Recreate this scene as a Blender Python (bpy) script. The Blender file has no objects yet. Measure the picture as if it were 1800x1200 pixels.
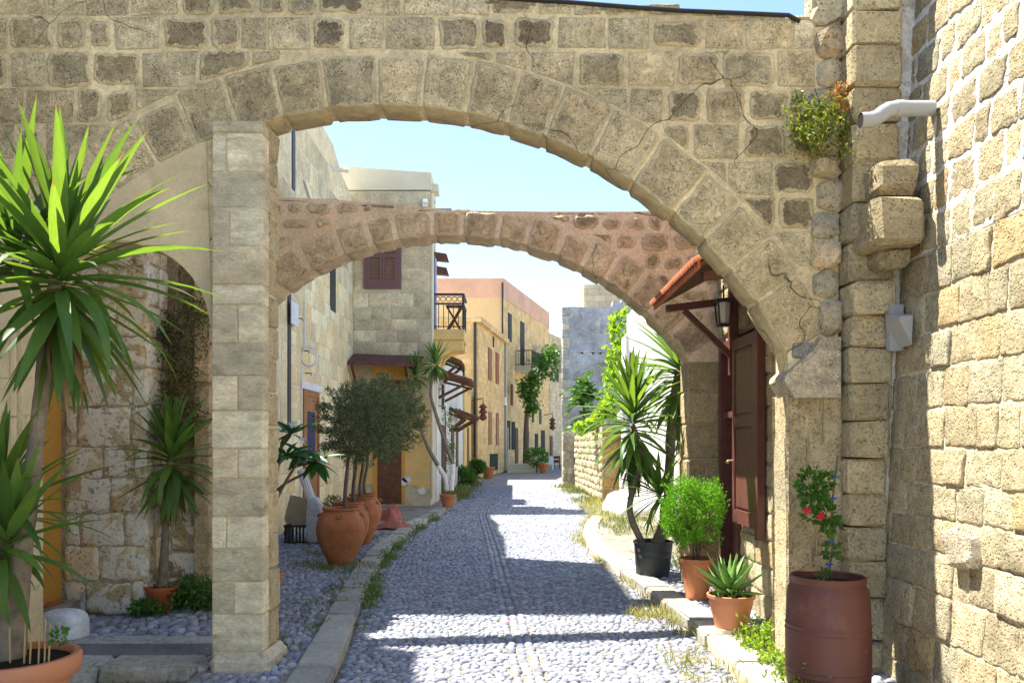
import bpy, bmesh, math, random
import numpy as np
from mathutils import Vector, Matrix
from mathutils.geometry import tessellate_polygon

SC = bpy.context.scene
COL = SC.collection
R = random.Random(7)
R_ = math.radians

# ------------------------------------------------------------------ camera
H = 1.8                     # eye height
FPX = 1400.0                # focal length in photograph pixels (1800 wide)
HOR = 780.0                 # horizon row in the photograph
cam_d = bpy.data.cameras.new('camera')
cam_d.sensor_width = 36.0
cam_d.lens = 36.0 * FPX / 1800.0
cam_d.shift_y = (HOR - 600.0) / 1800.0
cam_d.clip_start = 0.05
cam_d.clip_end = 2000
cam = bpy.data.objects.new('camera', cam_d)
COL.objects.link(cam)
cam.location = (0, 0, H)
cam.rotation_euler = (R_(90), 0, 0)
SC.camera = cam

# ------------------------------------------------------------------ light
SUNDIR = Vector((0.45, -0.20, -1.0)).normalized()     # way the sunlight travels
w = bpy.data.worlds.new('World')
SC.world = w
w.use_nodes = True
wn = w.node_tree
bg = wn.nodes['Background']
sky = wn.nodes.new('ShaderNodeTexSky')
sky.sky_type = 'NISHITA'
sky.sun_disc = False
sky.sun_elevation = math.asin(-SUNDIR.z)
sky.sun_rotation = math.atan2(-SUNDIR.x, -SUNDIR.y)
sky.altitude = 0
sky.air_density = 1.0
sky.dust_density = 0.1
sky.ozone_density = 1.6
wn.links.new(sky.outputs[0], bg.inputs[0])
bg.inputs[1].default_value = 0.081
sun_d = bpy.data.lights.new('sun', 'SUN')
sun_d.energy = 3.4
sun_d.angle = R_(0.5)
sun_d.color = (1.0, 0.94, 0.83)
sun = bpy.data.objects.new('sun', sun_d)
COL.objects.link(sun)
sun.location = (-20, 10, 40)
sun.rotation_euler = SUNDIR.to_track_quat('-Z', 'Y').to_euler()
SC.view_settings.view_transform = 'Standard'
SC.view_settings.look = 'None'
SC.view_settings.gamma = 1.0
SC.view_settings.exposure = 2.18
SC.render.engine = 'CYCLES'
SC.cycles.use_denoising = True
SC.cycles.max_bounces = 6
SC.cycles.diffuse_bounces = 4
SC.cycles.transparent_max_bounces = 6


def P(px, py, d):
    return Vector(((px - 900) * d / FPX, d, H + (HOR - py) * d / FPX))


# ------------------------------------------------------------------ node helpers
class G:
    def __init__(s, name):
        s.m = bpy.data.materials.new(name)
        s.m.use_nodes = True
        s.t = s.m.node_tree
        s.b = s.t.nodes['Principled BSDF']
        s.out = s.t.nodes['Material Output']

    def n(s, typ, **kw):
        nd = s.t.nodes.new('ShaderNode' + typ)
        for k, v in kw.items():
            setattr(nd, k, v)
        return nd

    def set(s, sock, v):
        if isinstance(v, bpy.types.NodeSocket):
            s.t.links.new(v, sock)
        elif isinstance(v, (tuple, list)):
            if len(v) == 3 and len(sock.default_value) == 4:
                v = (*v, 1)
            sock.default_value = v
        else:
            sock.default_value = v

    def noise(s, vec, scale, detail=4, rough=0.6, dist=0.0):
        nd = s.n('TexNoise')
        s.set(nd.inputs['Vector'], vec)
        nd.inputs['Scale'].default_value = scale
        nd.inputs['Detail'].default_value = detail
        nd.inputs['Roughness'].default_value = rough
        nd.inputs['Distortion'].default_value = dist
        return nd.outputs['Fac']

    def noise3(s, vec, scale):
        nd = s.n('TexNoise')
        s.set(nd.inputs['Vector'], vec)
        nd.inputs['Scale'].default_value = scale
        nd.inputs['Detail'].default_value = 2
        return nd.outputs['Color']

    def voro(s, vec, scale, feature='F1'):
        nd = s.n('TexVoronoi', feature=feature)
        s.set(nd.inputs['Vector'], vec)
        nd.inputs['Scale'].default_value = scale
        return nd.outputs['Distance']

    def mr(s, v, a, b, c, d, smooth=False):
        nd = s.n('MapRange')
        if smooth:
            nd.interpolation_type = 'SMOOTHSTEP'
        s.set(nd.inputs[0], v)
        for i, x in enumerate((a, b, c, d)):
            nd.inputs[i + 1].default_value = x
        return nd.outputs[0]

    def math(s, op, a, b=0.0):
        nd = s.n('Math', operation=op)
        s.set(nd.inputs[0], a)
        s.set(nd.inputs[1], b)
        return nd.outputs[0]

    def vscale(s, col, f):
        nd = s.n('VectorMath', operation='SCALE')
        s.set(nd.inputs[0], col)
        s.set(nd.inputs['Scale'], f)
        return nd.outputs[0]

    def vadd(s, a, b):
        nd = s.n('VectorMath', operation='ADD')
        s.set(nd.inputs[0], a)
        s.set(nd.inputs[1], b)
        return nd.outputs[0]

    def vmul(s, a, b):
        nd = s.n('VectorMath', operation='MULTIPLY')
        s.set(nd.inputs[0], a)
        s.set(nd.inputs[1], b)
        return nd.outputs[0]

    def mix(s, f, a, b):
        nd = s.n('Mix', data_type='RGBA')
        s.set(nd.inputs[0], f)
        s.set(nd.inputs[6], a)
        s.set(nd.inputs[7], b)
        return nd.outputs[2]

    def bump(s, h, strength, dist):
        nd = s.n('Bump')
        nd.inputs['Strength'].default_value = strength
        nd.inputs['Distance'].default_value = dist
        s.set(nd.inputs['Height'], h)
        s.t.links.new(nd.outputs[0], s.b.inputs['Normal'])
        return nd

    def fin(s, col, rough=0.9, spec=0.2):
        s.set(s.b.inputs['Base Color'], col)
        s.b.inputs['Roughness'].default_value = rough
        s.b.inputs['Specular IOR Level'].default_value = spec
        return s.m


def rock(name, base=None, var=0.25, n1=3.0, n2=28.0, pit=55.0, pitd=0.55, bump=0.6, dist=0.012, rough=0.95,
         patches=(), attr=False, zst=1.0, fine=0.22, wst=0.0, crack=0.0, lap=None):
    """eroded stone, mortar, plaster: colour variation, pits, stains with a shape of their own"""
    g = G(name)
    tc = g.n('TexCoord').outputs['Object']
    raw = tc
    if base is None and not attr:
        oi = g.n('ObjectInfo')
        tc = g.vadd(tc, g.vscale((37.0, 17.0, 53.0), oi.outputs['Random']))
        col = oi.outputs['Color']
    elif attr:
        a = g.n('Attribute')
        a.attribute_name = 'Col'
        col = a.outputs['Color']
    else:
        col = base
    if zst != 1.0:
        tc = g.vmul(tc, (1, 1, zst))
    L = g.noise(tc, n1, 5, 0.6, 0.3)
    F = g.noise(tc, n2, 5, 0.72)
    col = g.vscale(col, g.mr(L, 0.3, 0.7, 1 - var, 1 + var))
    col = g.vscale(col, g.mr(F, 0.3, 0.7, 1 - fine, 1 + fine))
    for (pc, ps, lo, hi, am) in patches:
        pn = g.noise(tc, ps, 6, 0.65, 0.6)
        col = g.mix(g.mr(pn, lo, hi, 0, am, True), col, pc)
    h = g.math('MULTIPLY', F, 0.7)
    if pit:
        wv = g.vadd(tc, g.vscale(g.noise3(tc, pit * 0.6), 0.6 / pit))
        v = g.voro(wv, pit)
        msk = g.mr(g.noise(tc, n1 * 2.3, 3, 0.6), 0.42, 0.62, 0.25, 1.0)
        pm = g.math('MULTIPLY', g.mr(v, 0.18, 0.42, 1, 0, True), msk)
        col = g.vscale(col, g.mr(pm, 0, 1, 1.0, pitd))
        h = g.math('SUBTRACT', h, g.math('MULTIPLY', pm, 0.5))
        h = g.math('ADD', h, g.math('MULTIPLY', g.noise(tc, n2 * 0.45, 3, 0.6), 0.8))
        gr = g.noise(tc, n2 * 5, 3, 0.7)
        col = g.vscale(col, g.mr(gr, 0.3, 0.7, 1 - fine * 0.8, 1 + fine * 0.8))
        h = g.math('ADD', h, g.math('MULTIPLY', gr, 0.25))
    h = g.math('ADD', h, g.math('MULTIPLY', L, 0.9))
    if lap:         # mortar smeared over the rim of each stone
        ea = g.n('Attribute')
        ea.attribute_name = 'Edge'
        en = g.math('ADD', ea.outputs['Fac'], g.math('MULTIPLY', g.math('SUBTRACT', g.noise(raw, 17, 4, 0.65), 0.5), 1.9))
        em = g.mr(en, 0.50, 0.72, 0, 1, True)
        lc = g.vscale(lap, g.mr(g.noise(raw, 9, 4, 0.6), 0.3, 0.7, 0.82, 1.15))
        col = g.mix(em, col, lc)
        h = g.math('ADD', h, g.math('MULTIPLY', em, 0.35))
    if wst:
        W = g.noise(raw, 0.9, 6, 0.7, 0.8)
        col = g.vscale(col, g.mr(W, 0.32, 0.68, 1 - wst, 1 + wst * 0.7))
        W2 = g.noise(g.vmul(raw, (1, 1, 0.35)), 3.1, 5, 0.7, 0.4)
        col = g.mix(g.mr(W2, 0.56, 0.74, 0, wst * 1.3, True), col, (0.17, 0.14, 0.10))
    if crack:
        cv = g.vadd(raw, g.vscale(g.noise3(raw, 2.2), 0.55))
        cd = g.voro(cv, 0.75, 'DISTANCE_TO_EDGE')
        ck = g.math('MULTIPLY', g.mr(cd, 0.0012, 0.004, 1, 0), g.mr(g.noise(raw, 0.8, 2), 0.50, 0.56, 0, crack))
        col = g.mix(ck, col, (0.09, 0.07, 0.05))
        h = g.math('SUBTRACT', h, g.math('MULTIPLY', ck, 0.6))
    g.bump(h, bump, dist)
    return g.fin(col, rough, 0.12)


def simple(name, col, rough=0.6, spec=0.4, var=0.12, n1=6, bump=0.15, n2=60, metal=0.0, stains=()):
    g = G(name)
    tc = g.n('TexCoord').outputs['Object']
    if col is None:
        col = g.n('ObjectInfo').outputs['Color']
    L = g.noise(tc, n1, 5, 0.6)
    c = g.vscale(col, g.mr(L, 0.3, 0.7, 1 - var, 1 + var))
    for (pc, ps, lo, hi, am) in stains:
        pn = g.noise(tc, ps, 6, 0.65, 0.5)
        c = g.mix(g.mr(pn, lo, hi, 0, am, True), c, pc)
    F = g.noise(tc, n2, 4, 0.7)
    g.bump(g.math('ADD', F, g.math('MULTIPLY', L, 0.6)), bump, 0.006)
    g.b.inputs['Metallic'].default_value = metal
    return g.fin(c, rough, spec)


def leafmat(name, c1, c2, trans=0.35, rough=0.45, attr=True, tcol=None, tip=False):
    g = G(name)
    if attr:
        a = g.n('Attribute')
        a.attribute_name = 'Col'
        f = a.outputs['Fac']
    else:
        f = g.n('ObjectInfo').outputs['Random']
    tc = g.n('TexCoord').outputs['Object']
    L = g.noise(tc, 9, 3)
    col = g.mix(f, c1, c2)
    col = g.vscale(col, g.mr(L, 0.3, 0.7, 0.85, 1.15))
    if tip:
        sx = g.n('SeparateXYZ')
        g.set(sx.inputs[0], tc)
        e = g.math('ADD', sx.outputs[0], g.math('MULTIPLY', g.math('SUBTRACT', f, 0.6), 0.12))
        col = g.mix(g.mr(e, 0.94, 0.99, 0, 0.85), col, (0.11, 0.075, 0.035))
        col = g.vscale(col, g.mr(g.noise(g.vmul(tc, (1.5, 60, 1)), 3, 2), 0.3, 0.7, 0.85, 1.15))
    g.fin(col, rough, 0.35)
    tr = g.n('BsdfTranslucent')
    g.set(tr.inputs[0], g.vmul(col, tcol or (2.2, 2.0, 0.8)))
    mx = g.n('MixShader')
    mx.inputs[0].default_value = trans
    g.t.links.new(g.b.outputs[0], mx.inputs[1])
    g.t.links.new(tr.outputs[0], mx.inputs[2])
    g.t.links.new(mx.outputs[0], g.out.inputs[0])
    return g.m


def blocks_far(name, base, mortar, bw, bh, var=0.2, patches=()):
    """coursed stone too far off to pick apart"""
    g = G(name)
    tc = g.n('TexCoord').outputs['Object']
    sp = g.n('SeparateXYZ')
    g.set(sp.inputs[0], tc)
    cb = g.n('CombineXYZ')
    g.set(cb.inputs[0], g.math('ADD', sp.outputs[0], sp.outputs[1]))
    g.set(cb.inputs[1], sp.outputs[2])
    br = g.n('TexBrick')
    g.set(br.inputs['Vector'], cb.outputs[0])
    br.inputs['Color1'].default_value = (*[c * 1.12 for c in base], 1)
    br.inputs['Color2'].default_value = (*[c * 0.84 for c in base], 1)
    br.inputs['Mortar'].default_value = (*mortar, 1)
    br.inputs['Scale'].default_value = 1.0
    br.inputs['Mortar Size'].default_value = 0.012
    br.inputs['Brick Width'].default_value = bw
    br.inputs['Row Height'].default_value = bh
    L = g.noise(tc, 1.2, 6, 0.65)
    F = g.noise(tc, 14, 4, 0.7)
    c = g.vscale(br.outputs['Color'], g.mr(L, 0.3, 0.7, 1 - var, 1 + var))
    c = g.vscale(c, g.mr(F, 0.3, 0.7, 0.86, 1.14))
    for (pc, ps, lo, hi, am) in patches:
        pn = g.noise(tc, ps, 6, 0.65, 0.5)
        c = g.mix(g.mr(pn, lo, hi, 0, am, True), c, pc)
    g.bump(g.math('ADD', F, g.math('MULTIPLY', br.outputs['Fac'], -0.8)), 0.5, 0.03)
    return g.fin(c, 0.95, 0.1)


# ------------------------------------------------------------------ object helpers
def link(name, me, mat, parent=None, col=None, smooth=False):
    o = bpy.data.objects.new(name, me)
    COL.objects.link(o)
    if mat is not None and not me.materials:
        me.materials.append(mat)
    if smooth and len(me.polygons):
        me.polygons.foreach_set('use_smooth', [True] * len(me.polygons))
    if col is not None:
        o.color = (*col[:3], 1)
    if parent is not None:
        o.parent = parent
        o.matrix_parent_inverse = Matrix.Translation(-wloc(parent))
    return o


WLOC = {}


def wloc(o):
    return WLOC.get(o.name, Vector((0, 0, 0)))


def tag(o, label, cat=None, group=None, kind=None):
    o['label'] = label
    if cat:
        o['category'] = cat
    if group:
        o['group'] = group
    if kind:
        o['kind'] = kind
    return o


def thing(name, label, cat, loc=(0, 0, 0), group=None):
    o = bpy.data.objects.new(name, None)
    COL.objects.link(o)
    o.empty_display_size = 0.1
    o.location = loc
    WLOC[o.name] = Vector(loc)
    return tag(o, label, cat, group)


def struct(o, label=None, kind='structure'):
    o['kind'] = kind
    if label:
        o['label'] = label
    return o


def struct_part(o):
    o['kind'] = 'stuff'
    return o


class MB:
    """collects shapes that become one mesh"""
    def __init__(s):
        s.v = []
        s.f = []

    def add(s, vs, fs):
        k = len(s.v)
        s.v += [tuple(x) for x in vs]
        s.f += [tuple(i + k for i in f) for f in fs]
        return s

    def box(s, x0, x1, y0, y1, z0, z1, M=None):
        vs = [Vector((x, y, z)) for z in (z0, z1) for y in (y0, y1) for x in (x0, x1)]
        if M is not None:
            vs = [M @ q for q in vs]
        return s.add(vs, [(0, 2, 3, 1), (4, 5, 7, 6), (0, 1, 5, 4), (2, 6, 7, 3), (0, 4, 6, 2), (1, 3, 7, 5)])

    def beam(s, a, b, wx, wz, up=(0, 0, 1)):
        a, b = Vector(a), Vector(b)
        d = (b - a).normalized()
        u = Vector(up)
        r = d.cross(u)
        if r.length < 1e-4:
            r = d.cross(Vector((1, 0, 0)))
        r.normalize()
        q = r.cross(d)
        vs = []
        for p in (a, b):
            for i, j in ((-1, -1), (1, -1), (1, 1), (-1, 1)):
                vs.append(p + r * wx * 0.5 * i + q * wz * 0.5 * j)
        return s.add(vs, [(0, 3, 2, 1), (4, 5, 6, 7), (0, 1, 5, 4), (1, 2, 6, 5), (2, 3, 7, 6), (3, 0, 4, 7)])

    def tube(s, pts, rad, n=8, cap=True):
        pts = [Vector(p) for p in pts]
        m = len(pts)
        rad = rad if isinstance(rad, (list, tuple)) else [rad] * m
        vs, fs = [], []
        pr = None
        for i, p in enumerate(pts):
            d = (pts[min(i + 1, m - 1)] - pts[max(i - 1, 0)])
            d = d.normalized() if d.length > 1e-6 else Vector((0, 0, 1))
            if pr is None:
                a = d.cross(Vector((0.13, 0.31, 0.94)) if abs(d.z) < 0.9 else Vector((1, 0.2, 0)))
            else:
                a = pr - d * pr.dot(d)
            a.normalize()
            pr = a
            b = d.cross(a)
            for k in range(n):
                t = 2 * math.pi * k / n
                vs.append(p + (a * math.cos(t) + b * math.sin(t)) * rad[i])
        for i in range(m - 1):
            for k in range(n):
                k2 = (k + 1) % n
                fs.append((i * n + k, i * n + k2, (i + 1) * n + k2, (i + 1) * n + k))
        if cap:
            fs.append(tuple(range(n - 1, -1, -1)))
            fs.append(tuple((m - 1) * n + k for k in range(n)))
        return s.add(vs, fs)

    def lathe(s, prof, c, n=28, wob=0.0):
        c = Vector(c)
        vs, fs = [], []
        for (r, z) in prof:
            for k in range(n):
                t = 2 * math.pi * k / n
                rr = r * (1 + wob * math.sin(3 * t + z * 5))
                vs.append((c.x + rr * math.cos(t), c.y + rr * math.sin(t), c.z + z))
        m = len(prof)
        for i in range(m - 1):
            for k in range(n):
                k2 = (k + 1) % n
                fs.append((i * n + k, i * n + k2, (i + 1) * n + k2, (i + 1) * n + k))
        if prof[0][0] > 1e-4:
            fs.append(tuple(range(n - 1, -1, -1)))
        if prof[-1][0] > 1e-4:
            fs.append(tuple((m - 1) * n + k for k in range(n)))
        return s.add(vs, fs)

    def me(s, name='m'):
        me = bpy.data.meshes.new(name)
        me.from_pydata(s.v, [], s.f)
        me.update()
        return me

    def build(s, name, mat, parent=None, col=None, smooth=False):
        return link(name, s.me(name), mat, parent, col, smooth)


def sharp(o, ang=40):
    me = o.data
    me.polygons.foreach_set('use_smooth', [True] * len(me.polygons))
    try:
        me.set_sharp_from_angle(angle=R_(ang))
    except Exception:
        pass
    return o


def npmesh(name, V, F, mat, parent=None, cols=None, smooth=False):
    """V (n,3); F (m,k) all faces alike; cols (n,4)"""
    me = bpy.data.meshes.new(name)
    V = np.asarray(V, np.float32)
    F = np.asarray(F, np.int32)
    me.vertices.add(len(V))
    me.vertices.foreach_set('co', V.ravel())
    me.loops.add(F.size)
    me.loops.foreach_set('vertex_index', F.ravel())
    me.polygons.add(len(F))
    k = F.shape[1]
    me.polygons.foreach_set('loop_start', np.arange(len(F), dtype=np.int32) * k)
    me.polygons.foreach_set('loop_total', np.full(len(F), k, np.int32))
    me.update(calc_edges=True)
    if smooth:
        me.polygons.foreach_set('use_smooth', np.ones(len(F), bool))
    if cols is not None:
        at = me.attributes.new('Col', 'FLOAT_COLOR', 'POINT')
        at.data.foreach_set('color', np.asarray(cols, np.float32).ravel())
    return link(name, me, mat, parent)


def rblock(x0, x1, y0, y1, z0, z1, bev=0.012, jit=0.006, rnd=R):
    """a squared stone block with worn edges, as a mesh"""
    bm = bmesh.new()
    bmesh.ops.create_cube(bm, size=1)
    for v in bm.verts:
        v.co = Vector(((x0 + x1) / 2 + v.co.x * (x1 - x0), (y0 + y1) / 2 + v.co.y * (y1 - y0),
                       (z0 + z1) / 2 + v.co.z * (z1 - z0)))
    bmesh.ops.bevel(bm, geom=bm.edges[:], offset=bev, segments=1, affect='EDGES')
    for v in bm.verts:
        v.co += Vector((rnd.uniform(-jit, jit), rnd.uniform(-jit, jit), rnd.uniform(-jit, jit)))
    me = bpy.data.meshes.new('block')
    bm.to_mesh(me)
    bm.free()
    return me


def outline_slab(pts, F, n0, n1, name, mat, parent=None, col=None):
    """a slab with the 2-D outline pts (u,v), from depth n0 to n1 along its frame"""
    tris = tessellate_polygon([[Vector((u, v, 0)) for u, v in pts]])
    k = len(pts)
    mb = MB()
    vs = [F(u, v, n0) for u, v in pts] + [F(u, v, n1) for u, v in pts]
    fs = [tuple(t) for t in tris] + [tuple(i + k for i in reversed(t)) for t in tris]
    fs += [(i, (i + 1) % k, (i + 1) % k + k, i + k) for i in range(k)]
    mb.add(vs, fs)
    return mb.build(name, mat, parent, col)


# ------------------------------------------------------------------ stone laying
def clip(poly, a, b, c):
    out = []
    m = len(poly)
    for i in range(m):
        p, q = poly[i], poly[(i + 1) % m]
        dp, dq = a * p[0] + b * p[1] - c, a * q[0] + b * q[1] - c
        if dp >= 0:
            out.append(p)
        if dp * dq < 0:
            t = dp / (dp - dq)
            out.append((p[0] + (q[0] - p[0]) * t, p[1] + (q[1] - p[1]) * t))
    return out


def area(poly):
    return 0.5 * sum(poly[i][0] * poly[(i + 1) % len(poly)][1] - poly[(i + 1) % len(poly)][0] * poly[i][1]
                     for i in range(len(poly)))


def out_circle(poly, cx, cz, rad):
    mx = sum(p[0] for p in poly) / len(poly)
    mz = sum(p[1] for p in poly) / len(poly)
    n = Vector((mx - cx, mz - cz))
    if n.length < 1e-6:
        return []
    n.normalize()
    return clip(poly, n.x, n.y, n.x * cx + n.y * cz + rad)


def inset(poly, d):
    m = len(poly)
    cx = sum(p[0] for p in poly) / m
    cz = sum(p[1] for p in poly) / m
    out = []
    for p in poly:
        v = Vector((cx - p[0], cz - p[1]))
        L = v.length
        if L < 1e-6:
            out.append(p)
            continue
        v *= min(d, 0.45 * L) / L
        out.append((p[0] + v.x, p[1] + v.y))
    return out


def stone_me(poly, F, protr, back, bev=0.014, rnd=0.008, seg=0.16, cr=0.02, bulge=0.004, cap=False, rg=R):
    if area(poly) < 0:
        poly = poly[::-1]
    m = len(poly)
    pts = []
    for i in range(m):
        a, p, b = poly[i - 1], poly[i], poly[(i + 1) % m]
        va = Vector((a[0] - p[0], a[1] - p[1]))
        vb = Vector((b[0] - p[0], b[1] - p[1]))
        la, lb = va.length, vb.length
        if la < 1e-5 or lb < 1e-5:
            continue
        c1 = min(cr * rg.uniform(0.5, 1.5), la * 0.35)
        c2 = min(cr * rg.uniform(0.5, 1.5), lb * 0.35)
        pts.append((p[0] + va.x / la * c1, p[1] + va.y / la * c1))
        pts.append((p[0] + vb.x / lb * c2, p[1] + vb.y / lb * c2))
        ns = int((lb - 2 * cr) / seg)
        for k in range(ns):
            t = (k + 1) / (ns + 1)
            nx, nz = -vb.y / lb, vb.x / lb
            j = rg.uniform(-0.7, 0.9) * rnd
            pts.append((p[0] + vb.x * t + nx * j, p[1] + vb.y * t + nz * j))
    k = len(pts)
    i1 = inset(pts, bev)
    i2 = inset(pts, bev * 3.2)
    vs = [F(u, v, -back) for u, v in pts]
    vs += [F(u, v, protr * 0.45 + rg.uniform(-1, 1) * bulge * 0.3) for u, v in pts]
    vs += [F(u, v, protr + rg.uniform(-1, 0.4) * bulge) for u, v in i1]
    vs += [F(u, v, protr + rg.uniform(-0.6, 1) * bulge) for u, v in i2]
    cx = sum(p[0] for p in pts) / k
    cz = sum(p[1] for p in pts) / k
    vs.append(F(cx, cz, protr + rg.uniform(-0.5, 1.2) * bulge))
    fs = []
    for r in range(3):
        for i in range(k):
            j = (i + 1) % k
            fs.append((r * k + i, r * k + j, (r + 1) * k + j, (r + 1) * k + i))
    for i in range(k):
        fs.append((3 * k + i, 3 * k + (i + 1) % k, 4 * k))
    if cap:
        fs.append(tuple(range(k - 1, -1, -1)))
    me = bpy.data.meshes.new('stone')
    me.from_pydata([tuple(x) for x in vs], [], fs)
    me.polygons.foreach_set('use_smooth', [True] * len(me.polygons))
    at = me.attributes.new('Edge', 'FLOAT', 'POINT')
    at.data.foreach_set('value', [1.0] * (2 * k) + [rg.uniform(0.7, 1.0) for _ in range(k)] + [rg.uniform(0.0, 0.35) for _ in range(k)] + [0.0])
    return me


def rows(v0, v1, h0, h1, rg=R):
    out = [v0]
    while out[-1] < v1 - h0 * 0.6:
        out.append(out[-1] + rg.uniform(h0, h1))
    s = (v1 - v0) / (out[-1] - v0)
    return [v0 + (x - v0) * s for x in out]


def courses(u0, u1, vs, l0, l1, joint=0.012, holes=(), wob=0.006, rg=R):
    res = []
    for i in range(len(vs) - 1):
        a, b = vs[i], vs[i + 1]
        mid = (a + b) / 2
        iv = [(u0, u1)]
        for (hu0, hu1, hv0, hv1) in holes:
            if hv0 < mid < hv1:
                nv = []
                for (p, q) in iv:
                    if hu0 > p:
                        nv.append((p, min(q, hu0)))
                    if hu1 < q:
                        nv.append((max(p, hu1), q))
                    if hu0 <= p and hu1 >= q:
                        pass
                iv = [x for x in nv if x[1] - x[0] > 0.03]
        for (p, q) in iv:
            u = p - (rg.uniform(0, l0) if p == u0 and len(holes) == 0 else 0)
            us = [p]
            while True:
                u = u + rg.uniform(l0, l1)
                if u > q - l0 * 0.45:
                    break
                if u > p + l0 * 0.3:
                    us.append(u)
            us.append(q)
            for k in range(len(us) - 1):
                c, d = us[k] + joint / 2, us[k + 1] - joint / 2
                e = joint / 2
                wv = lambda: rg.uniform(-wob, wob)
                res.append([(c + wv(), a + e + wv()), (d + wv(), a + e + wv()), (d + wv(), b - e + wv()), (c + wv(), b - e + wv())])
    return res


def shade(c, f=0.14, rg=R):
    k = 1 + rg.uniform(-f, f)
    t = rg.uniform(-0.03, 0.03)
    return (c[0] * k * (1 + t), c[1] * k * 0.985, c[2] * k * (1 - t) * 0.9)


def pick(pal, rg=R):
    tot = sum(p[1] for p in pal)
    x = rg.uniform(0, tot)
    for c, wgt in pal:
        x -= wgt
        if x <= 0:
            return c
    return pal[-1][0]


def lay(polys, F, mat, parent, pal, protr=(0.006, 0.02), back=0.03, name='stone', **kw):
    for p in polys:
        if len(p) < 3 or abs(area(p)) < 0.0025:
            continue
        me = stone_me(p, F, R.uniform(*protr), back, **kw)
        link(name, me, mat, parent, shade(pick(pal)))


def front(y0):
    return lambda u, v, n: Vector((u, y0 - n, v))


def faceR(x0):       # wall that looks to +X
    return lambda u, v, n: Vector((x0 + n, u, v))


def faceL(x0, bat=0.0):       # wall that looks to -X (bat: lean per metre of height)
    return lambda u, v, n: Vector((x0 + bat * v - n, u, v))


# ------------------------------------------------------------------ materials
M_STONE = rock('weathered_stone', None, wst=0.22, crack=0.7, var=0.32, n1=5, n2=26, pit=62, pitd=0.6, bump=0.9, dist=0.025, fine=0.3,
               patches=(((0.16, 0.13, 0.09), 7, 0.55, 0.70, 0.55), ((0.62, 0.53, 0.37), 8, 0.58, 0.68, 0.5), ((0.14, 0.115, 0.08), 19, 0.60, 0.68, 0.45)))
M_STONEL = rock('lapped_stone', None, lap=(0.63, 0.515, 0.31), wst=0.22, crack=0.7, var=0.32, n1=5, n2=26, pit=62, pitd=0.6, bump=0.9, dist=0.025, fine=0.3,
               patches=(((0.16, 0.13, 0.09), 7, 0.55, 0.70, 0.55), ((0.62, 0.53, 0.37), 8, 0.58, 0.68, 0.5), ((0.14, 0.115, 0.08), 19, 0.60, 0.68, 0.45)))
M_STONEP = rock('pink_lapped_stone', None, lap=(0.68, 0.53, 0.36), wst=0.22, crack=0.7, var=0.32, n1=5, n2=26, pit=62, pitd=0.6, bump=0.9, dist=0.025, fine=0.3,
               patches=(((0.16, 0.13, 0.09), 7, 0.55, 0.70, 0.55), ((0.62, 0.53, 0.37), 8, 0.58, 0.68, 0.5), ((0.14, 0.115, 0.08), 19, 0.60, 0.68, 0.45)))
M_BLOCK = rock('squared_pillar_stone', None, wst=0.12, var=0.26, n1=5, n2=30, pit=80, pitd=0.7, bump=0.5, dist=0.01, zst=2.2,
               patches=(((0.19, 0.16, 0.115), 3.0, 0.54, 0.72, 0.55), ((0.64, 0.55, 0.38), 6, 0.64, 0.72, 0.5)))
M_SUNSTONE = rock('pitted_sandstone', None, wst=0.1, var=0.2, n1=7, n2=34, pit=46, pitd=0.68, bump=1.0, dist=0.035,
                  patches=(((0.36, 0.25, 0.12), 4, 0.58, 0.75, 0.4), ((0.70, 0.62, 0.46), 5, 0.58, 0.72, 0.5)))
M_MORTAR = rock('lime_mortar', (0.65, 0.53, 0.315), wst=0.22, crack=1.0, var=0.22, n1=1.7, n2=22, pit=50, pitd=0.8, bump=0.5, dist=0.01,
                patches=(((0.26, 0.215, 0.145), 2.2, 0.54, 0.74, 0.6), ((0.68, 0.60, 0.44), 3.3, 0.6, 0.75, 0.5)))
M_PMORTAR = rock('yellow_mortar', (0.60, 0.50, 0.32), var=0.2, n1=4, n2=30, pit=60, pitd=0.8, bump=0.5, dist=0.01)
M_PINKM = rock('pink_mortar', (0.69, 0.54, 0.38), wst=0.15, var=0.2, n1=2, n2=26, pit=50, pitd=0.85, bump=0.5, dist=0.01,
               patches=(((0.66, 0.42, 0.26), 0.9, 0.55, 0.7, 0.4),))
M_WHITEM = rock('white_mortar', (0.76, 0.73, 0.67), var=0.25, n1=3, n2=30, pit=36, pitd=0.7, bump=0.8, dist=0.02,
                patches=(((0.52, 0.45, 0.33), 2.2, 0.48, 0.6, 0.8),))
M_DUSTM = rock('earth_mortar', (0.46, 0.385, 0.27), var=0.3, n1=3, n2=30, pit=36, pitd=0.7, bump=0.8, dist=0.02)
M_PLASTER = rock('beige_plaster', (0.66, 0.535, 0.33), wst=0.15, var=0.16, n1=1.6, n2=40, pit=0, bump=0.25, dist=0.006,
                 patches=(((0.40, 0.32, 0.20), 1.7, 0.50, 0.72, 0.65), ((0.74, 0.66, 0.48), 4, 0.60, 0.72, 0.5)), fine=0.1)
M_PEEL = rock('limewashed_stone', None, var=0.2, n1=4, n2=24, pit=20, pitd=0.55, bump=0.7, dist=0.02,
              patches=(((0.82, 0.78, 0.69), 4.2, 0.46, 0.52, 0.85), ((0.30, 0.24, 0.165), 9, 0.60, 0.66, 0.7)))
M_LEFTW = rock('left_house_stone', None, var=0.16, n1=1.6, n2=14, pit=24, pitd=0.8, bump=0.5, dist=0.012)
M_GREYB = rock('grey_house_stone', None, wst=0.25, var=0.25, n1=1.4, n2=14, pit=20, pitd=0.75, bump=0.5, dist=0.014,
               patches=(((0.21, 0.18, 0.135), 1.0, 0.55, 0.75, 0.5),))
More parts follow.
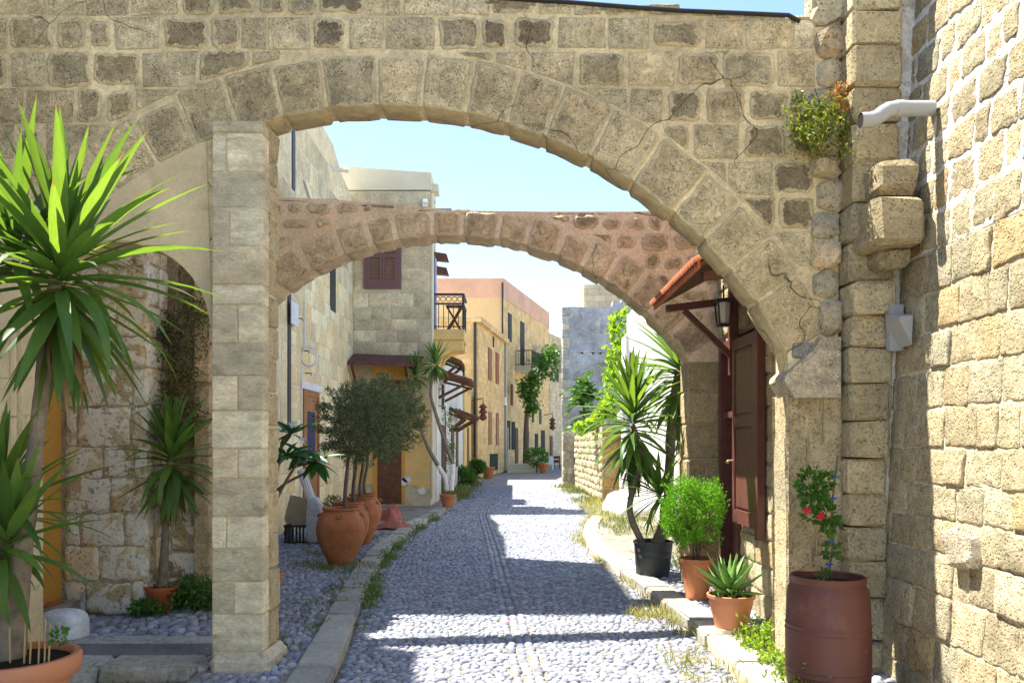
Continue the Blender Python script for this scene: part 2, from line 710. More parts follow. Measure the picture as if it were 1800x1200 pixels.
M_COB = rock('cobble_pebble', None, attr=True, var=0.15, n1=8, n2=40, pit=0, bump=0.3, dist=0.006, rough=0.75, fine=0.14)
M_COBO = rock('single_pebble', None, var=0.15, n1=8, n2=40, pit=0, bump=0.3, dist=0.006, rough=0.75, fine=0.14)
M_SAND = rock('joint_sand', (0.25, 0.225, 0.185), var=0.3, n1=2, n2=30, pit=30, pitd=0.7, bump=0.8, dist=0.015,
              patches=(((0.12, 0.13, 0.06), 1.3, 0.60, 0.72, 0.5),))
M_KERB = rock('kerb_stone', None, var=0.16, n1=2.5, n2=30, pit=60, pitd=0.85, bump=0.4, dist=0.008,
              patches=(((0.28, 0.27, 0.25), 3, 0.58, 0.72, 0.5),))
M_GROUND = rock('dusty_ground', (0.33, 0.29, 0.22), var=0.25, n1=0.6, n2=12, pit=0, bump=0.5, dist=0.03)
M_TERRA = simple('terracotta', (0.42, 0.165, 0.075), 0.72, 0.25, var=0.16, n1=7, bump=0.2,
                 stains=(((0.55, 0.33, 0.22), 4, 0.60, 0.75, 0.35), ((0.25, 0.10, 0.05), 5, 0.6, 0.8, 0.35)))
M_TERRA2 = simple('plastic_terracotta', (0.50, 0.20, 0.10), 0.5, 0.35, var=0.07, n1=3, bump=0.05,
                  stains=(((0.60, 0.44, 0.34), 5, 0.56, 0.74, 0.4), ((0.34, 0.13, 0.07), 3, 0.56, 0.74, 0.35)))
M_POTRED = simple('red_pot_plastic', (0.40, 0.10, 0.045), 0.5, 0.35, var=0.07, bump=0.05)
M_SOIL = simple('potting_soil', (0.03, 0.022, 0.016), 1.0, 0.05, var=0.4, n1=30, bump=1.0, n2=90)
M_BROWN = simple('brown_paint', (0.13, 0.047, 0.04), 0.42, 0.45, var=0.18, n1=9, bump=0.15,
                 stains=(((0.14, 0.07, 0.06), 6, 0.6, 0.8, 0.4),))
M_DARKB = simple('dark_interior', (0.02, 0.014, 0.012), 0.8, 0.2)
M_MAUVE = simple('mauve_paint', (0.16, 0.075, 0.075), 0.55, 0.35, var=0.08)
M_BARREL = simple('maroon_barrel_plastic', (0.125, 0.045, 0.035), 0.5, 0.4, var=0.08, n1=4, bump=0.06,
                  stains=(((0.22, 0.12, 0.095), 2.2, 0.52, 0.72, 0.45), ((0.30, 0.22, 0.17), 7, 0.66, 0.74, 0.4), ((0.08, 0.03, 0.025), 4, 0.6, 0.75, 0.4)))
M_BLACKP = simple('black_pot_plastic', (0.045, 0.05, 0.055), 0.55, 0.4, var=0.2, bump=0.1,
                  stains=(((0.16, 0.16, 0.16), 5, 0.55, 0.75, 0.5),))
M_TILE = simple('clay_roof_tile', (0.42, 0.145, 0.075), 0.85, 0.15, var=0.25, n1=8, bump=0.4)
M_TILE2 = simple('old_roof_tile', (0.15, 0.072, 0.048), 0.9, 0.1, var=0.35, n1=6, bump=0.4)
M_WOOD = simple('varnished_wood', (0.30, 0.125, 0.045), 0.5, 0.35, var=0.2, n1=4, bump=0.1)
M_WOODD = simple('old_brown_wood', (0.13, 0.06, 0.035), 0.75, 0.2, var=0.25, n1=8, bump=0.3)
M_OCHRE = simple('ochre_paint', (0.60, 0.31, 0.06), 0.6, 0.3, var=0.07, n1=2, bump=0.08)
M_WHITE = rock('whitewash', (0.62, 0.61, 0.585), var=0.12, n1=2, n2=20, pit=0, bump=0.4, dist=0.01, fine=0.06,
               patches=(((0.42, 0.40, 0.36), 1.3, 0.56, 0.75, 0.5),))
M_MARBLE = rock('white_marble', (0.66, 0.66, 0.67), var=0.1, n1=5, n2=20, pit=0, bump=0.15, dist=0.004, rough=0.5,
                patches=(((0.42, 0.43, 0.46), 7, 0.58, 0.64, 0.5),))
M_PVC = simple('grey_pvc', (0.36, 0.37, 0.38), 0.35, 0.5, var=0.06, bump=0.03)
M_WHITEP = simple('white_plastic', (0.7, 0.7, 0.7), 0.4, 0.5, var=0.05, bump=0.02)
M_IRON = simple('black_iron', (0.02, 0.019, 0.022), 0.5, 0.5, var=0.1)
M_CABLE = simple('black_cable', (0.018, 0.018, 0.02), 0.55, 0.4)
M_GLASSB = simple('window_glass', (0.05, 0.08, 0.16), 0.08, 0.8, var=0.05, bump=0.0)
M_BLUESH = simple('blue_shutter_paint', (0.12, 0.14, 0.30), 0.5, 0.4)
M_CREAM = rock('cream_render', (0.60, 0.56, 0.43), var=0.08, n1=1, n2=14, pit=0, bump=0.2, dist=0.01, fine=0.06)
M_YELLOW = rock('yellow_plaster', (0.68, 0.47, 0.19), var=0.14, n1=1.3, n2=14, pit=0, bump=0.3, dist=0.01, fine=0.08,
                patches=(((0.50, 0.44, 0.33), 0.9, 0.56, 0.66, 0.8), ((0.30, 0.26, 0.22), 1.6, 0.6, 0.72, 0.6)))
M_PATCH = rock('white_patch_plaster', (0.66, 0.65, 0.64), var=0.15, n1=3, n2=20, pit=0, bump=0.5, dist=0.01)
M_BLUEW = rock('blue_grey_plaster', (0.38, 0.385, 0.41), var=0.3, n1=1.1, n2=9, pit=10, pitd=0.75, bump=0.5, dist=0.03,
               patches=(((0.62, 0.62, 0.62), 1.8, 0.55, 0.68, 0.75), ((0.20, 0.17, 0.13), 0.9, 0.54, 0.68, 0.7)))
M_PINKR = rock('pink_render', (0.60, 0.38, 0.28), var=0.12, n1=0.8, n2=8, pit=0, bump=0.2, dist=0.01, fine=0.06)
M_PALEY = rock('pale_yellow_render', (0.66, 0.50, 0.28), var=0.07, n1=0.5, n2=8, pit=0, bump=0.2, dist=0.01, fine=0.05)
M_FARST = blocks_far('far_stone', (0.66, 0.48, 0.24), (0.54, 0.39, 0.20), 0.55, 0.30,  # yellow deepened to put warm bounce light into the stone colour
                     patches=(((0.72, 0.57, 0.34), 0.3, 0.5, 0.7, 0.6), ((0.42, 0.33, 0.20), 0.5, 0.58, 0.75, 0.6)))
M_FARGR = blocks_far('far_grey_stone', (0.58, 0.48, 0.33), (0.36, 0.31, 0.22), 0.6, 0.32,
                     patches=(((0.28, 0.25, 0.20), 0.4, 0.52, 0.7, 0.6),))
M_RUB = rock('rubble_stone', None, var=0.25, n1=3, n2=20, pit=30, pitd=0.6, bump=0.9, dist=0.03)
M_BARK = simple('yucca_bark', (0.20, 0.165, 0.125), 0.95, 0.1, var=0.35, n1=14, bump=1.0, n2=45)
M_OBARK = simple('olive_bark', (0.14, 0.115, 0.09), 0.95, 0.1, var=0.3, n1=14, bump=0.7, n2=50)
M_WBARK = simple('limewashed_bark', (0.68, 0.66, 0.63), 0.9, 0.1, var=0.15, n1=10, bump=0.6)
M_YUC = leafmat('yucca_leaf', (0.05, 0.115, 0.028), (0.105, 0.20, 0.045), 0.38, 0.46, attr=False, tcol=(2.8, 2.3, 0.8), tip=True)
M_DRY = leafmat('dry_leaf', (0.22, 0.13, 0.06), (0.32, 0.22, 0.11), 0.2, 0.8, attr=False, tcol=(1.2, 1.1, 0.9))
M_ALOE = leafmat('aloe_leaf', (0.15, 0.30, 0.07), (0.22, 0.40, 0.10), 0.2, 0.35, attr=False, tcol=(1.8, 1.6, 0.7))
M_OLIVE = leafmat('olive_leaf', (0.05, 0.075, 0.028), (0.18, 0.21, 0.10), 0.22, 0.5, tcol=(1.3, 1.3, 0.8))
M_THUJA = leafmat('thuja_leaf', (0.07, 0.20, 0.012), (0.18, 0.42, 0.025), 0.35, 0.6, tcol=(1.8, 1.8, 0.8))
M_VINE = leafmat('vine_leaf', (0.13, 0.27, 0.025), (0.28, 0.42, 0.05), 0.5, 0.5, tcol=(1.8, 1.6, 0.6))
M_GREEN = leafmat('mid_green_leaf', (0.04, 0.12, 0.022), (0.10, 0.22, 0.04), 0.35, 0.45, tcol=(2.0, 1.8, 0.7))
M_CAPER = leafmat('bush_leaf', (0.06, 0.14, 0.02), (0.30, 0.30, 0.06), 0.35, 0.5, tcol=(1.6, 1.5, 0.6))
M_DRYB = leafmat('withered_leaf', (0.10, 0.06, 0.03), (0.10, 0.11, 0.03), 0.2, 0.8, tcol=(1.2, 1.2, 0.8))
M_GRASS = leafmat('weed_blade', (0.06, 0.11, 0.02), (0.24, 0.25, 0.09), 0.3, 0.6, tcol=(1.6, 1.5, 0.7))
M_PLUM = leafmat('plumeria_leaf', (0.02, 0.075, 0.02), (0.045, 0.13, 0.03), 0.25, 0.35, attr=False, tcol=(1.8, 1.8, 0.6))
M_RED = simple('red_petal', (0.50, 0.01, 0.03), 0.6, 0.2)
M_PINK = simple('pink_petal', (0.75, 0.08, 0.40), 0.6, 0.2)
M_TIE = simple('blue_tie', (0.02, 0.06, 0.55), 0.5, 0.3)
M_REED = simple('dry_cane', (0.42, 0.29, 0.14), 0.8, 0.2)
M_TARP = simple('red_cloth', (0.34, 0.12, 0.09), 0.85, 0.1, var=0.25, n1=8, bump=0.3)
M_BAG = simple('plastic_bag_film', (0.55, 0.55, 0.58), 0.3, 0.5, var=0.2, n1=12, bump=0.3)
M_CARD = simple('old_cardboard', (0.42, 0.36, 0.25), 0.9, 0.1)
M_BLUEP = simple('blue_bucket_plastic', (0.02, 0.03, 0.16), 0.4, 0.4)
M_LEDGE = rock('worn_ledge_stone', None, var=0.25, n1=3, n2=24, pit=30, pitd=0.65, bump=0.8, dist=0.02,
               patches=(((0.14, 0.13, 0.11), 3, 0.52, 0.66, 0.7), ((0.55, 0.54, 0.52), 4, 0.62, 0.7, 0.6)))
M_ASPH = rock('dark_cement', (0.16, 0.15, 0.145), var=0.25, n1=3, n2=40, pit=0, bump=0.4, dist=0.008)

# ================================================================== SETTING: ground, road, kerbs
def lerp_path(path, y):
    for i in range(len(path) - 1):
        (x0, y0), (x1, y1) = path[i], path[i + 1]
        if y0 <= y <= y1:
            return x0 + (x1 - x0) * (y - y0) / (y1 - y0)
    return path[0][0] if y < path[0][1] else path[-1][0]


KL_IN = [(-1.10, 3.0), (-1.335, 6.0), (-1.68, 9.05), (-1.85, 10.6), (-2.03, 13.0), (-1.98, 17.4), (-1.78, 19.4), (-1.70, 23.5), (-1.68, 33.6), (-1.35, 41), (-0.2, 52), (1.5, 66)]
KL_OUT = [(-1.42, 3.0), (-1.64, 6.0), (-1.96, 9.05), (-2.13, 10.6), (-2.31, 13.0), (-2.28, 17.4), (-2.08, 19.4), (-2.0, 23.5), (-1.98, 33.6), (-1.7, 41), (-0.5, 52), (1.2, 66)]
KR_IN = [(1.78, 3.0), (1.72, 6.0), (1.72, 7.2), (1.68, 8.2), (1.54, 9.8), (1.42, 11.1), (1.27, 13.0), (1.34, 15.2), (1.62, 17.4), (2.05, 19.6)]
KR_OUT = [(2.08, 3.0), (2.02, 6.0), (2.02, 7.2), (1.98, 8.2), (1.84, 9.8), (1.72, 11.1), (1.56, 13.0), (1.60, 14.8), (1.84, 16.9), (2.27, 19.3)]
KZ = 0.12


def strip(name, Lf, Rt, ys, z, mat):
    mb = MB()
    for i in range(len(ys) - 1):
        a, b = ys[i], ys[i + 1]
        mb.add([(lerp_path(Lf, a), a, z), (lerp_path(Rt, a), a, z), (lerp_path(Rt, b), b, z), (lerp_path(Lf, b), b, z)], [(0, 1, 2, 3)])
    return mb.build(name, mat)


gb = MB()
gb.add([(-400, -300, -0.03), (400, -300, -0.03), (400, 700, -0.03), (-400, 700, -0.03)], [(0, 1, 2, 3)])
struct(gb.build('ground', M_GROUND), 'dusty ground under the old town')

M_FARCOB = rock('far_cobbles', (0.27, 0.265, 0.255), var=0.2, n1=2, n2=9, pit=14, pitd=0.6, bump=1.0, dist=0.03, fine=0.3)
ys = [-4 + i * 1.0 for i in range(35)]
road = strip('road', [(-1.15, -5), (-1.2, 3)] + KL_IN[1:], [(2.4, -5), (2.4, 5), (2.6, 13), (2.7, 22), (2.4, 34), (4, 70)], ys, 0.0, M_SAND)
struct(road, 'cobbled lane bed running under the arches')
fr = strip('far_road', KL_IN, [(2.4, -5), (2.4, 5), (2.6, 13), (2.7, 22), (2.4, 33), (6.5, 40), (12, 70)], [30 + i for i in range(37)], 0.004, M_FARCOB)
struct(fr, 'distant stretch of the cobbled lane in the bend')
sw = MB()
for i in range(20):
    a, b = 6.4 + i * 0.95, 7.35 + i * 0.95
    sw.add([(-4.6, a, 0.085), (lerp_path(KL_OUT, a) + 0.02, a, 0.085), (lerp_path(KL_OUT, b) + 0.02, b, 0.085), (-4.6, b, 0.085)], [(0, 1, 2, 3)])
sw.add([(-2.35, 3, 0.085), (lerp_path(KL_OUT, 3) + 0.02, 3, 0.085), (lerp_path(KL_OUT, 6.4) + 0.02, 6.4, 0.085), (-2.35, 6.4, 0.085)], [(0, 1, 2, 3)])
struct(sw.build('pavement', M_SAND), 'raised cobbled pavement left of the lane')
sr = MB()
for i in range(17):
    a, b = 3.0 + i, 4.0 + i
    sr.add([(lerp_path(KR_OUT, a) - 0.02, a, 0.075), (3.6, a, 0.075), (3.6, b, 0.075), (lerp_path(KR_OUT, b) - 0.02, b, 0.075)], [(0, 1, 2, 3)])
struct(sr.build('pavement', M_SAND), 'narrow sunlit pavement right of the lane')


def kerb(name, label, pin, pout, y0, y1, pal):
    k = thing(name, label, None, (pin[0][0], y0, 0))
    k['kind'] = 'structure'
    y = y0
    while y < y1:
        L = R.uniform(0.55, 1.15) * (1 if y < 20 else 2)
        b = min(y + L, y1)
        g = 0.006
        bm = bmesh.new()
        vs = []
        dz = R.uniform(-0.008, 0.008)
        for z in (-0.02, KZ + dz):
            for yy in (y + g, b - g):
                for pth in (pout, pin):
                    vs.append(bm.verts.new((lerp_path(pth, yy) + R.uniform(-0.008, 0.008), yy, z)))
        for f in ((0, 2, 3, 1), (4, 5, 7, 6), (0, 1, 5, 4), (2, 6, 7, 3), (0, 4, 6, 2), (1, 3, 7, 5)):
            bm.faces.new([vs[i] for i in f])
        bmesh.ops.bevel(bm, geom=bm.edges[:], offset=0.018, segments=2, affect='EDGES')
        for v in bm.verts:
            v.co += Vector((R.uniform(-1, 1), R.uniform(-1, 1), R.uniform(-1, 1))) * 0.004
        me = bpy.data.meshes.new('kerb_stone')
        bm.to_mesh(me)
        bm.free()
        link('kerb_stone', me, M_KERB, k, shade(pick(pal), 0.08))
        y = b
    return k


kerb('kerb', 'grey stone kerb edging the left pavement', KL_IN, KL_OUT, 3.0, 40.0, [((0.40, 0.39, 0.37), 1), ((0.34, 0.33, 0.32), 1)])
kerb('kerb', 'pale curving stone kerb edging the right pavement', KR_IN, KR_OUT, 3.0, 19.6, [((0.47, 0.45, 0.41), 1), ((0.42, 0.40, 0.365), 1)])

# pebbles ------------------------------------------------------------
rs = np.random.RandomState(11)


def pebble_proto(n, rings):
    v, f = [], []
    for (r, z) in rings:
        for k in range(n):
            t = 2 * math.pi * k / n
            v.append((r * math.cos(t), r * math.sin(t), z))
    v.append((0, 0, 1.0))
    for i in range(len(rings) - 1):
        for k in range(n):
            f.append((i * n + k, i * n + (k + 1) % n, (i + 1) * n + (k + 1) % n, (i + 1) * n + k))
    tip = len(v) - 1
    b = (len(rings) - 1) * n
    for k in range(n):
        f.append((b + k, b + (k + 1) % n, tip, tip))
    return np.array(v, np.float32), f


PEB_A = pebble_proto(8, [(1.0, -0.15), (0.98, 0.28), (0.62, 0.82)])
PEB_B = pebble_proto(6, [(1.0, -0.1), (0.80, 0.62)])
PCOL = np.array((0.55, 0.58, 0.68)) * np.array([(0.50, 0.49, 0.47), (0.58, 0.57, 0.54), (0.42, 0.42, 0.42), (0.66, 0.64, 0.60), (0.33, 0.34, 0.37), (0.48, 0.43, 0.36), (0.38, 0.39, 0.44)])
PWGT = np.array([0.24, 0.2, 0.18, 0.14, 0.1, 0.06, 0.08])


def in_span(path_l, path_r, y):
    return lerp_path(path_l, y), lerp_path(path_r, y)


def cline(y):     # centre line of the long-laid stones
    return np.interp(y, [3, 6.3, 14, 20, 26, 34], [0.28, 0.12, -0.33, -0.72, -0.72, -0.2])


peb = []      # x, y, z, rx, ry, h, rot, tier
y = 5.2
while y < 31:
    t = max(0.0, (y - 8) / 22)
    sx = 0.070 * (1 + 0.75 * t)
    sy = 0.052 * (1 + 1.0 * t)
    xl, xr = lerp_path(KL_IN, y) + 0.03, lerp_path(KR_IN, y) - 0.03
    if y > 19.6:
        xr = 2.6 - (y - 19.6) * 0.02
    c = cline(y)
    x = xl + rs.uniform(0, sx)
    while x < xr:
        s = sx * rs.uniform(0.7, 1.25)
        if abs(x - c) > 0.135:
            peb.append((x, y + rs.normal(0, 0.010), 0.002, s * 0.50, sy * rs.uniform(0.45, 0.62), rs.uniform(0.011, 0.024) * (1 + 0.4 * t), rs.normal(0, 0.35), 0 if y < 9.5 else 1))
        x += s
    y += sy * 0.93
for side in (-0.085, 0.0, 0.085):       # three long rows down the middle
    y = 5.2
    while y < 31:
        L = rs.uniform(0.09, 0.14)
        big = 0.027 if side else 0.014
        peb.append((cline(y + L / 2) + side + rs.normal(0, 0.006), y + L / 2, 0.002, 0.040, L * 0.52, big * rs.uniform(0.8, 1.15), rs.normal(0, 0.1), 0 if y < 13 else 1))
        y += L
y = 5.3
while y < 15.5:                         # left pavement
    s_y = 0.064
    xl, xr = (-2.25 if y < 6.2 else -2.7 if y < 9 else -3.1 if y < 10.9 else -4.3), lerp_path(KL_OUT, y) - 0.03
    x = xl
    while x < xr:
        s = 0.078 * rs.uniform(0.7, 1.3)
        if not (-2.35 < x < -1.87 and 5.9 < y < 6.5):
            peb.append((x, y + rs.normal(0, 0.012), 0.087, s * 0.5, s_y * rs.uniform(0.45, 0.6), rs.uniform(0.018, 0.036), rs.normal(0, 0.4), 0 if y < 11 else 1))
        x += s
    y += s_y * 0.93
y = 7.05
while y < 9.2:                          # floor of the side passage
    x = -4.55 + rs.uniform(0, 0.05)
    while x < -2.7:
        s = 0.105 * rs.uniform(0.7, 1.3)
        if not (x < -3.62 and y > 7.93) and y < 8.45:
            peb.append((x, y + rs.normal(0, 0.012), 0.087, s * 0.5, 0.048 * rs.uniform(0.8, 1.2), rs.uniform(0.025, 0.045), rs.normal(0, 0.4), 0))
        x += s
    y += 0.08
y = 5.0
while y < 12:                           # right pavement
    xl, xr = lerp_path(KR_OUT, y) + 0.04, (2.75 if y < 6.1 else 2.46 if y < 9.6 else 2.1 if y < 10.1 else 2.5)
    x = xl
    while x < xr:
        s = 0.095 * rs.uniform(0.7, 1.3)
        peb.append((x, y + rs.normal(0, 0.012), 0.077, s * 0.5, 0.04 * rs.uniform(0.9, 1.2), rs.uniform(0.02, 0.035), rs.normal(0, 0.4), 0))
        x += s
    y += 0.075
peb = np.array(peb)
pcol = PCOL[rs.choice(len(PCOL), len(peb), p=PWGT)] * rs.uniform(0.85, 1.15, (len(peb), 1))
# the 300 largest in view get objects of their own
K = FPX
px = 900 + peb[:, 0] / peb[:, 1] * K
py = HOR + (H - peb[:, 2]) / peb[:, 1] * K
vis = (px > 470) & (px < 1400) & (py < 1196) & (peb[:, 2] < 0.05)
score = np.where(vis, (peb[:, 3] * peb[:, 4]) / peb[:, 1] ** 3, 0)
top = set(np.argsort(-score)[:300].tolist())


def pebble_mass(name, idx, proto, mat, parent):
    pv, pf = proto
    n = len(pv)
    Q = peb[idx]
    ca, sa = np.cos(Q[:, 6])[:, None], np.sin(Q[:, 6])[:, None]
    irr = 1 + rs.uniform(-0.14, 0.14, (len(Q), n))
    X = pv[None, :, 0] * Q[:, 3:4] * irr
    Y = pv[None, :, 1] * Q[:, 4:5] * irr
    V = np.stack([Q[:, 0:1] + X * ca - Y * sa, Q[:, 1:2] + X * sa + Y * ca, Q[:, 2:3] + pv[None, :, 2] * Q[:, 5:6]], -1)
    q4 = np.array([f for f in pf if f[2] != f[3]], np.int32)
    t3 = np.array([f[:3] for f in pf if f[2] == f[3]], np.int32)
    tri = np.concatenate([q4[:, [0, 1, 2]], q4[:, [0, 2, 3]], t3])
    F = (tri[None] + (np.arange(len(Q)) * n)[:, None, None]).reshape(-1, 3)
    cols = np.repeat(np.concatenate([pcol[idx], np.ones((len(Q), 1))], 1), n, 0)
    return npmesh(name, V.reshape(-1, 3), F, mat, parent, cols, True)


rest = np.array([i for i in range(len(peb)) if i not in top])
isroad = peb[rest, 2] < 0.05
for nm, sel, proto, lab in (
        ('pebble_paving', rest[isroad & (peb[rest, 7] == 0)], PEB_A, 'pebbles set on edge in the near half of the lane'),
        ('pebble_paving', rest[isroad & (peb[rest, 7] == 1)], PEB_B, 'pebbles set on edge in the far half of the lane'),
        ('pebble_paving', rest[~isroad], PEB_A, 'rounded pebbles of the raised pavements and side passage')):
    struct(pebble_mass(nm, sel, proto, M_COB, None), lab, 'stuff')
protos = []
for k in range(6):
    pv, pf = PEB_A
    irr = 1 + rs.uniform(-0.14, 0.14, len(pv))
    mb = MB()
    mb.add([(a[0] * i, a[1] * i, a[2]) for a, i in zip(pv, irr)], [f if f[2] != f[3] else f[:3] for f in pf])
    me = mb.me('pebble')
    me.materials.append(M_COBO)
    me.polygons.foreach_set('use_smooth', [True] * len(me.polygons))
    protos.append(me)
for i in sorted(top):
    q = peb[i]
    o = bpy.data.objects.new('pebble', protos[i % 6])
    COL.objects.link(o)
    o.parent = road
    o.location = q[:3]
    o.rotation_euler = (0, 0, q[6])
    o.scale = (q[3], q[4], q[5])
    o.color = (*pcol[i], 1)

# ================================================================== NEAR ARCH WALL
YA, YB = 6.15, 6.43
KA = YA / FPX


def ua(px):
    return (px - 900) * KA


def va(py):
    return H + (HOR - py) * KA


CX, CZ, RR = -1.01, 0.896, 3.514
JL, JR = -1.905, 2.13             # jambs of the main opening
Z_SPR = CZ + math.sqrt(RR ** 2 - (JR - CX) ** 2)
OL, OR_, OT, OS = -3.785, ua(373), 3.36, 2.66      # side opening
F1 = front(YA)
wallt = thing('arch_wall', 'tall weathered stone wall with a wide arch across the lane', 'arch wall', (0, YA, 0))
pts = [(-4.72, 0), (-4.72, va(-60)), (ua(500), va(-45)), (ua(840), va(-2)), (ua(1100), va(14)), (ua(1280), va(26)), (ua(1400), va(34)), (2.52, va(40)), (2.52, 0), (JR, 0)]
pts += [(JR, Z_SPR - 0.02)]
a1 = math.asin((JR - CX) / (RR + 0.012))
a0 = math.asin((JL - CX) / (RR + 0.012))
for i in range(41):
    a = a1 + (a0 - a1) * i / 40
    j = R.uniform(-0.006, 0.010)
    pts.append((CX + (RR + 0.012 + j) * math.sin(a), CZ + (RR + 0.012 + j) * math.cos(a)))
pts += [(JL, 0), (OR_, 0), (OR_, OS)]
for i in range(1, 20):
    a = math.pi * i / 20
    pts.append(((OL + OR_) / 2 + (OR_ - OL) / 2 * math.cos(a), OS + (OT - OS) * math.sin(a)))
pts += [(OL, OS), (OL, 0)]
outline_slab(pts, F1, 0.0, YA - YB, 'wall_core', M_MORTAR, wallt)

# voussoirs: real wedge stones through the thickness of the wall
RING = 0.40
a = -0.62
ai = 0
while a < a1 - 0.03:
    b = min(a + R.uniform(0.082, 0.112), a1)
    if a1 - b < 0.05:
        b = a1
    g = 0.0035
    rin = RR + R.uniform(-0.014, 0.006)
    ro = RR + RING + R.uniform(-0.03, 0.03)
    poly = []
    for (aa, rr) in ((a + g, rin), (b - g, rin), (b - g, ro), (a + g, ro)):
        poly.append((CX + rr * math.sin(aa), CZ + rr * math.cos(aa)))
    hid = CX + rin * math.sin(b) < JL       # walled-in left part of the ring: only its face shows
    col = pick([((0.60, 0.49, 0.315), 5), ((0.54, 0.445, 0.29), 4), ((0.47, 0.385, 0.255), 2)])
    me = stone_me(poly, F1, R.uniform(0.005, 0.014), 0.05 if hid else YB - YA + R.uniform(0, 0.012), bev=0.016, rnd=0.010, seg=0.1, cr=0.022, bulge=0.006, cap=not hid)
    link('voussoir', me, M_STONEL, wallt, shade(col))
    a = b
# coursed stones above the ring
vb = [va(y_) for y_ in (470, 405, 345, 282, 218, 154, 89, 29, -44)]
pol = []
for i in range(len(vb) - 1):
    for p in courses(-4.72, 2.34, [vb[i], vb[i + 1]], 0.20, 0.44, joint=0.022, wob=0.012):
        q = out_circle(p, CX, CZ, RR + RING + 0.035)
        # keep below the sloping wall top
        q = clip(q, 0, -1, -va(36)) if q and sum(t[0] for t in q) / len(q) > 1.2 else q
        q = clip(q, 0, -1, -va(8)) if q and 0.2 < sum(t[0] for t in q) / len(q) <= 1.2 else q
        if len(q) < 3 or area(q) < 0.012:
            continue
        mx = sum(t[0] for t in q) / len(q)
        mz = sum(t[1] for t in q) / len(q)
        if mz < va(345) and mx < 1.0:
            continue
        ex = max(t[0] for t in q) - min(t[0] for t in q)
        pol.append(q)
for q in pol:
    mx = sum(t[0] for t in q) / len(q)
    mz = sum(t[1] for t in q) / len(q)
    x = R.random()
    if x < 0.54:       # bare dark stone, mortar lapping over its edges
        col = pick([((0.25, 0.20, 0.135), 1.6), ((0.34, 0.275, 0.18), 3), ((0.44, 0.36, 0.235), 3.5)])
        q = inset(q, R.uniform(0.0, 0.03))
        me = stone_me(q, F1, R.uniform(0.004, 0.014), 0.04, bev=0.018, rnd=0.011, seg=0.045, cr=0.03, bulge=0.006)
    else:              # stone still covered by a skin of mortar, its joint lines struck
        col = pick([((0.60, 0.495, 0.325), 4), ((0.53, 0.435, 0.29), 2.5), ((0.66, 0.56, 0.385), 1.5)])
        me = stone_me(q, F1, R.uniform(0.003, 0.007), 0.04, bev=0.004, rnd=0.004, seg=0.2, cr=0.006, bulge=0.002)
    link('stone', me, M_STONEL, wallt, shade(col, 0.1))
# stones of the thin wall top, uneven
x = -4.7
while x < 2.45:
    L = R.uniform(0.14, 0.34)
    px_ = 900 + x / KA
    yt = np.interp(px_, [-180, 500, 840, 1100, 1280, 1400, 1460], [-60, -45, -2, 14, 26, 34, 40])
    zt = va(yt)
    me = rblock(x, x + L - 0.012, YA - 0.004, YB + 0.01, zt - 0.05, zt + R.uniform(0.0, 0.03), 0.018, 0.01)
    link('coping_stone', me, M_STONE, wallt, shade((0.40, 0.355, 0.26), 0.2))
    x += L
# smooth plaster skin on the walled-in spandrel over the side opening
sp = []
for i in range(15):
    a = -0.33 - 0.45 * i / 14
    sp.append((CX + (RR - 0.004) * math.sin(a), CZ + (RR - 0.004) * math.cos(a)))
sp = [p for p in sp if p[0] <= OR_ + 0.02]
sp += [(-4.0, va(400)), (-4.0, va(560)), (OL - 0.02, OS)]
for i in range(19, 0, -1):
    a = math.pi * i / 20
    sp.append(((OL + OR_) / 2 + ((OR_ - OL) / 2 - 0.012) * math.cos(a), OS + (OT - OS + 0.0) * math.sin(a) + 0.012))
sp += [(OR_ - 0.002, OS + 0.01), (OR_ - 0.002, OS + 0.2)]
outline_slab(sp, F1, 0.008, -0.02, 'plaster_skin', M_PLASTER, wallt)
# smooth ashlar of the left jamb, with its moulded edge
for (z0, z1) in ((0.0, va(1040)), (va(1040), va(900)), (va(900), va(733)), (va(733), va(665)), (va(665), va(560))):
    me = rblock(-4.72, ua(20), YA - 0.012, YA + 0.1, z0 + 0.002, z1 - 0.002, 0.004, 0.001)
    link('jamb_stone', me, M_PLASTER, wallt)
    me = rblock(ua(20) + 0.003, OL - 0.03, YA - 0.03, YA + 0.1, z0 + 0.002, z1 - 0.002, 0.01, 0.001)
    link('jamb_stone', me, M_PLASTER, wallt)
    me = rblock(OL - 0.028, OL + 0.004, YA - 0.006, YB, z0 + 0.002, z1 - 0.002, 0.02, 0.001)
    link('jamb_stone', me, M_PLASTER, wallt)
# right-hand pier below the springing: blocks with a sunlit left side
for i, (yt, yb, sp_) in enumerate(((905, 832, 0.55), (832, 775, 0.4), (775, 700, 0.62), (968, 905, 0.5), (1030, 968, 0.35), (1090, 1030, 0.6), (1150, 1090, 0.45), (1209, 1150, 0.5))):
    z0, z1 = va(yb), va(yt)
    xs = [JR - 0.012, JR + (2.53 - JR) * sp_ + R.uniform(-0.03, 0.03), 2.53]
    for k in range(2):
        me = rblock(xs[k] + 0.004, xs[k + 1] - 0.004, YA - R.uniform(0.012, 0.035), YB + 0.006 if k == 0 else YA + 0.1, z0 + 0.004, z1 - 0.004, 0.018, 0.007)
        link('pier_stone', me, M_SUNSTONE, wallt, shade(pick([((0.62, 0.515, 0.345), 3), ((0.56, 0.475, 0.325), 2), ((0.66, 0.56, 0.385), 1)])))
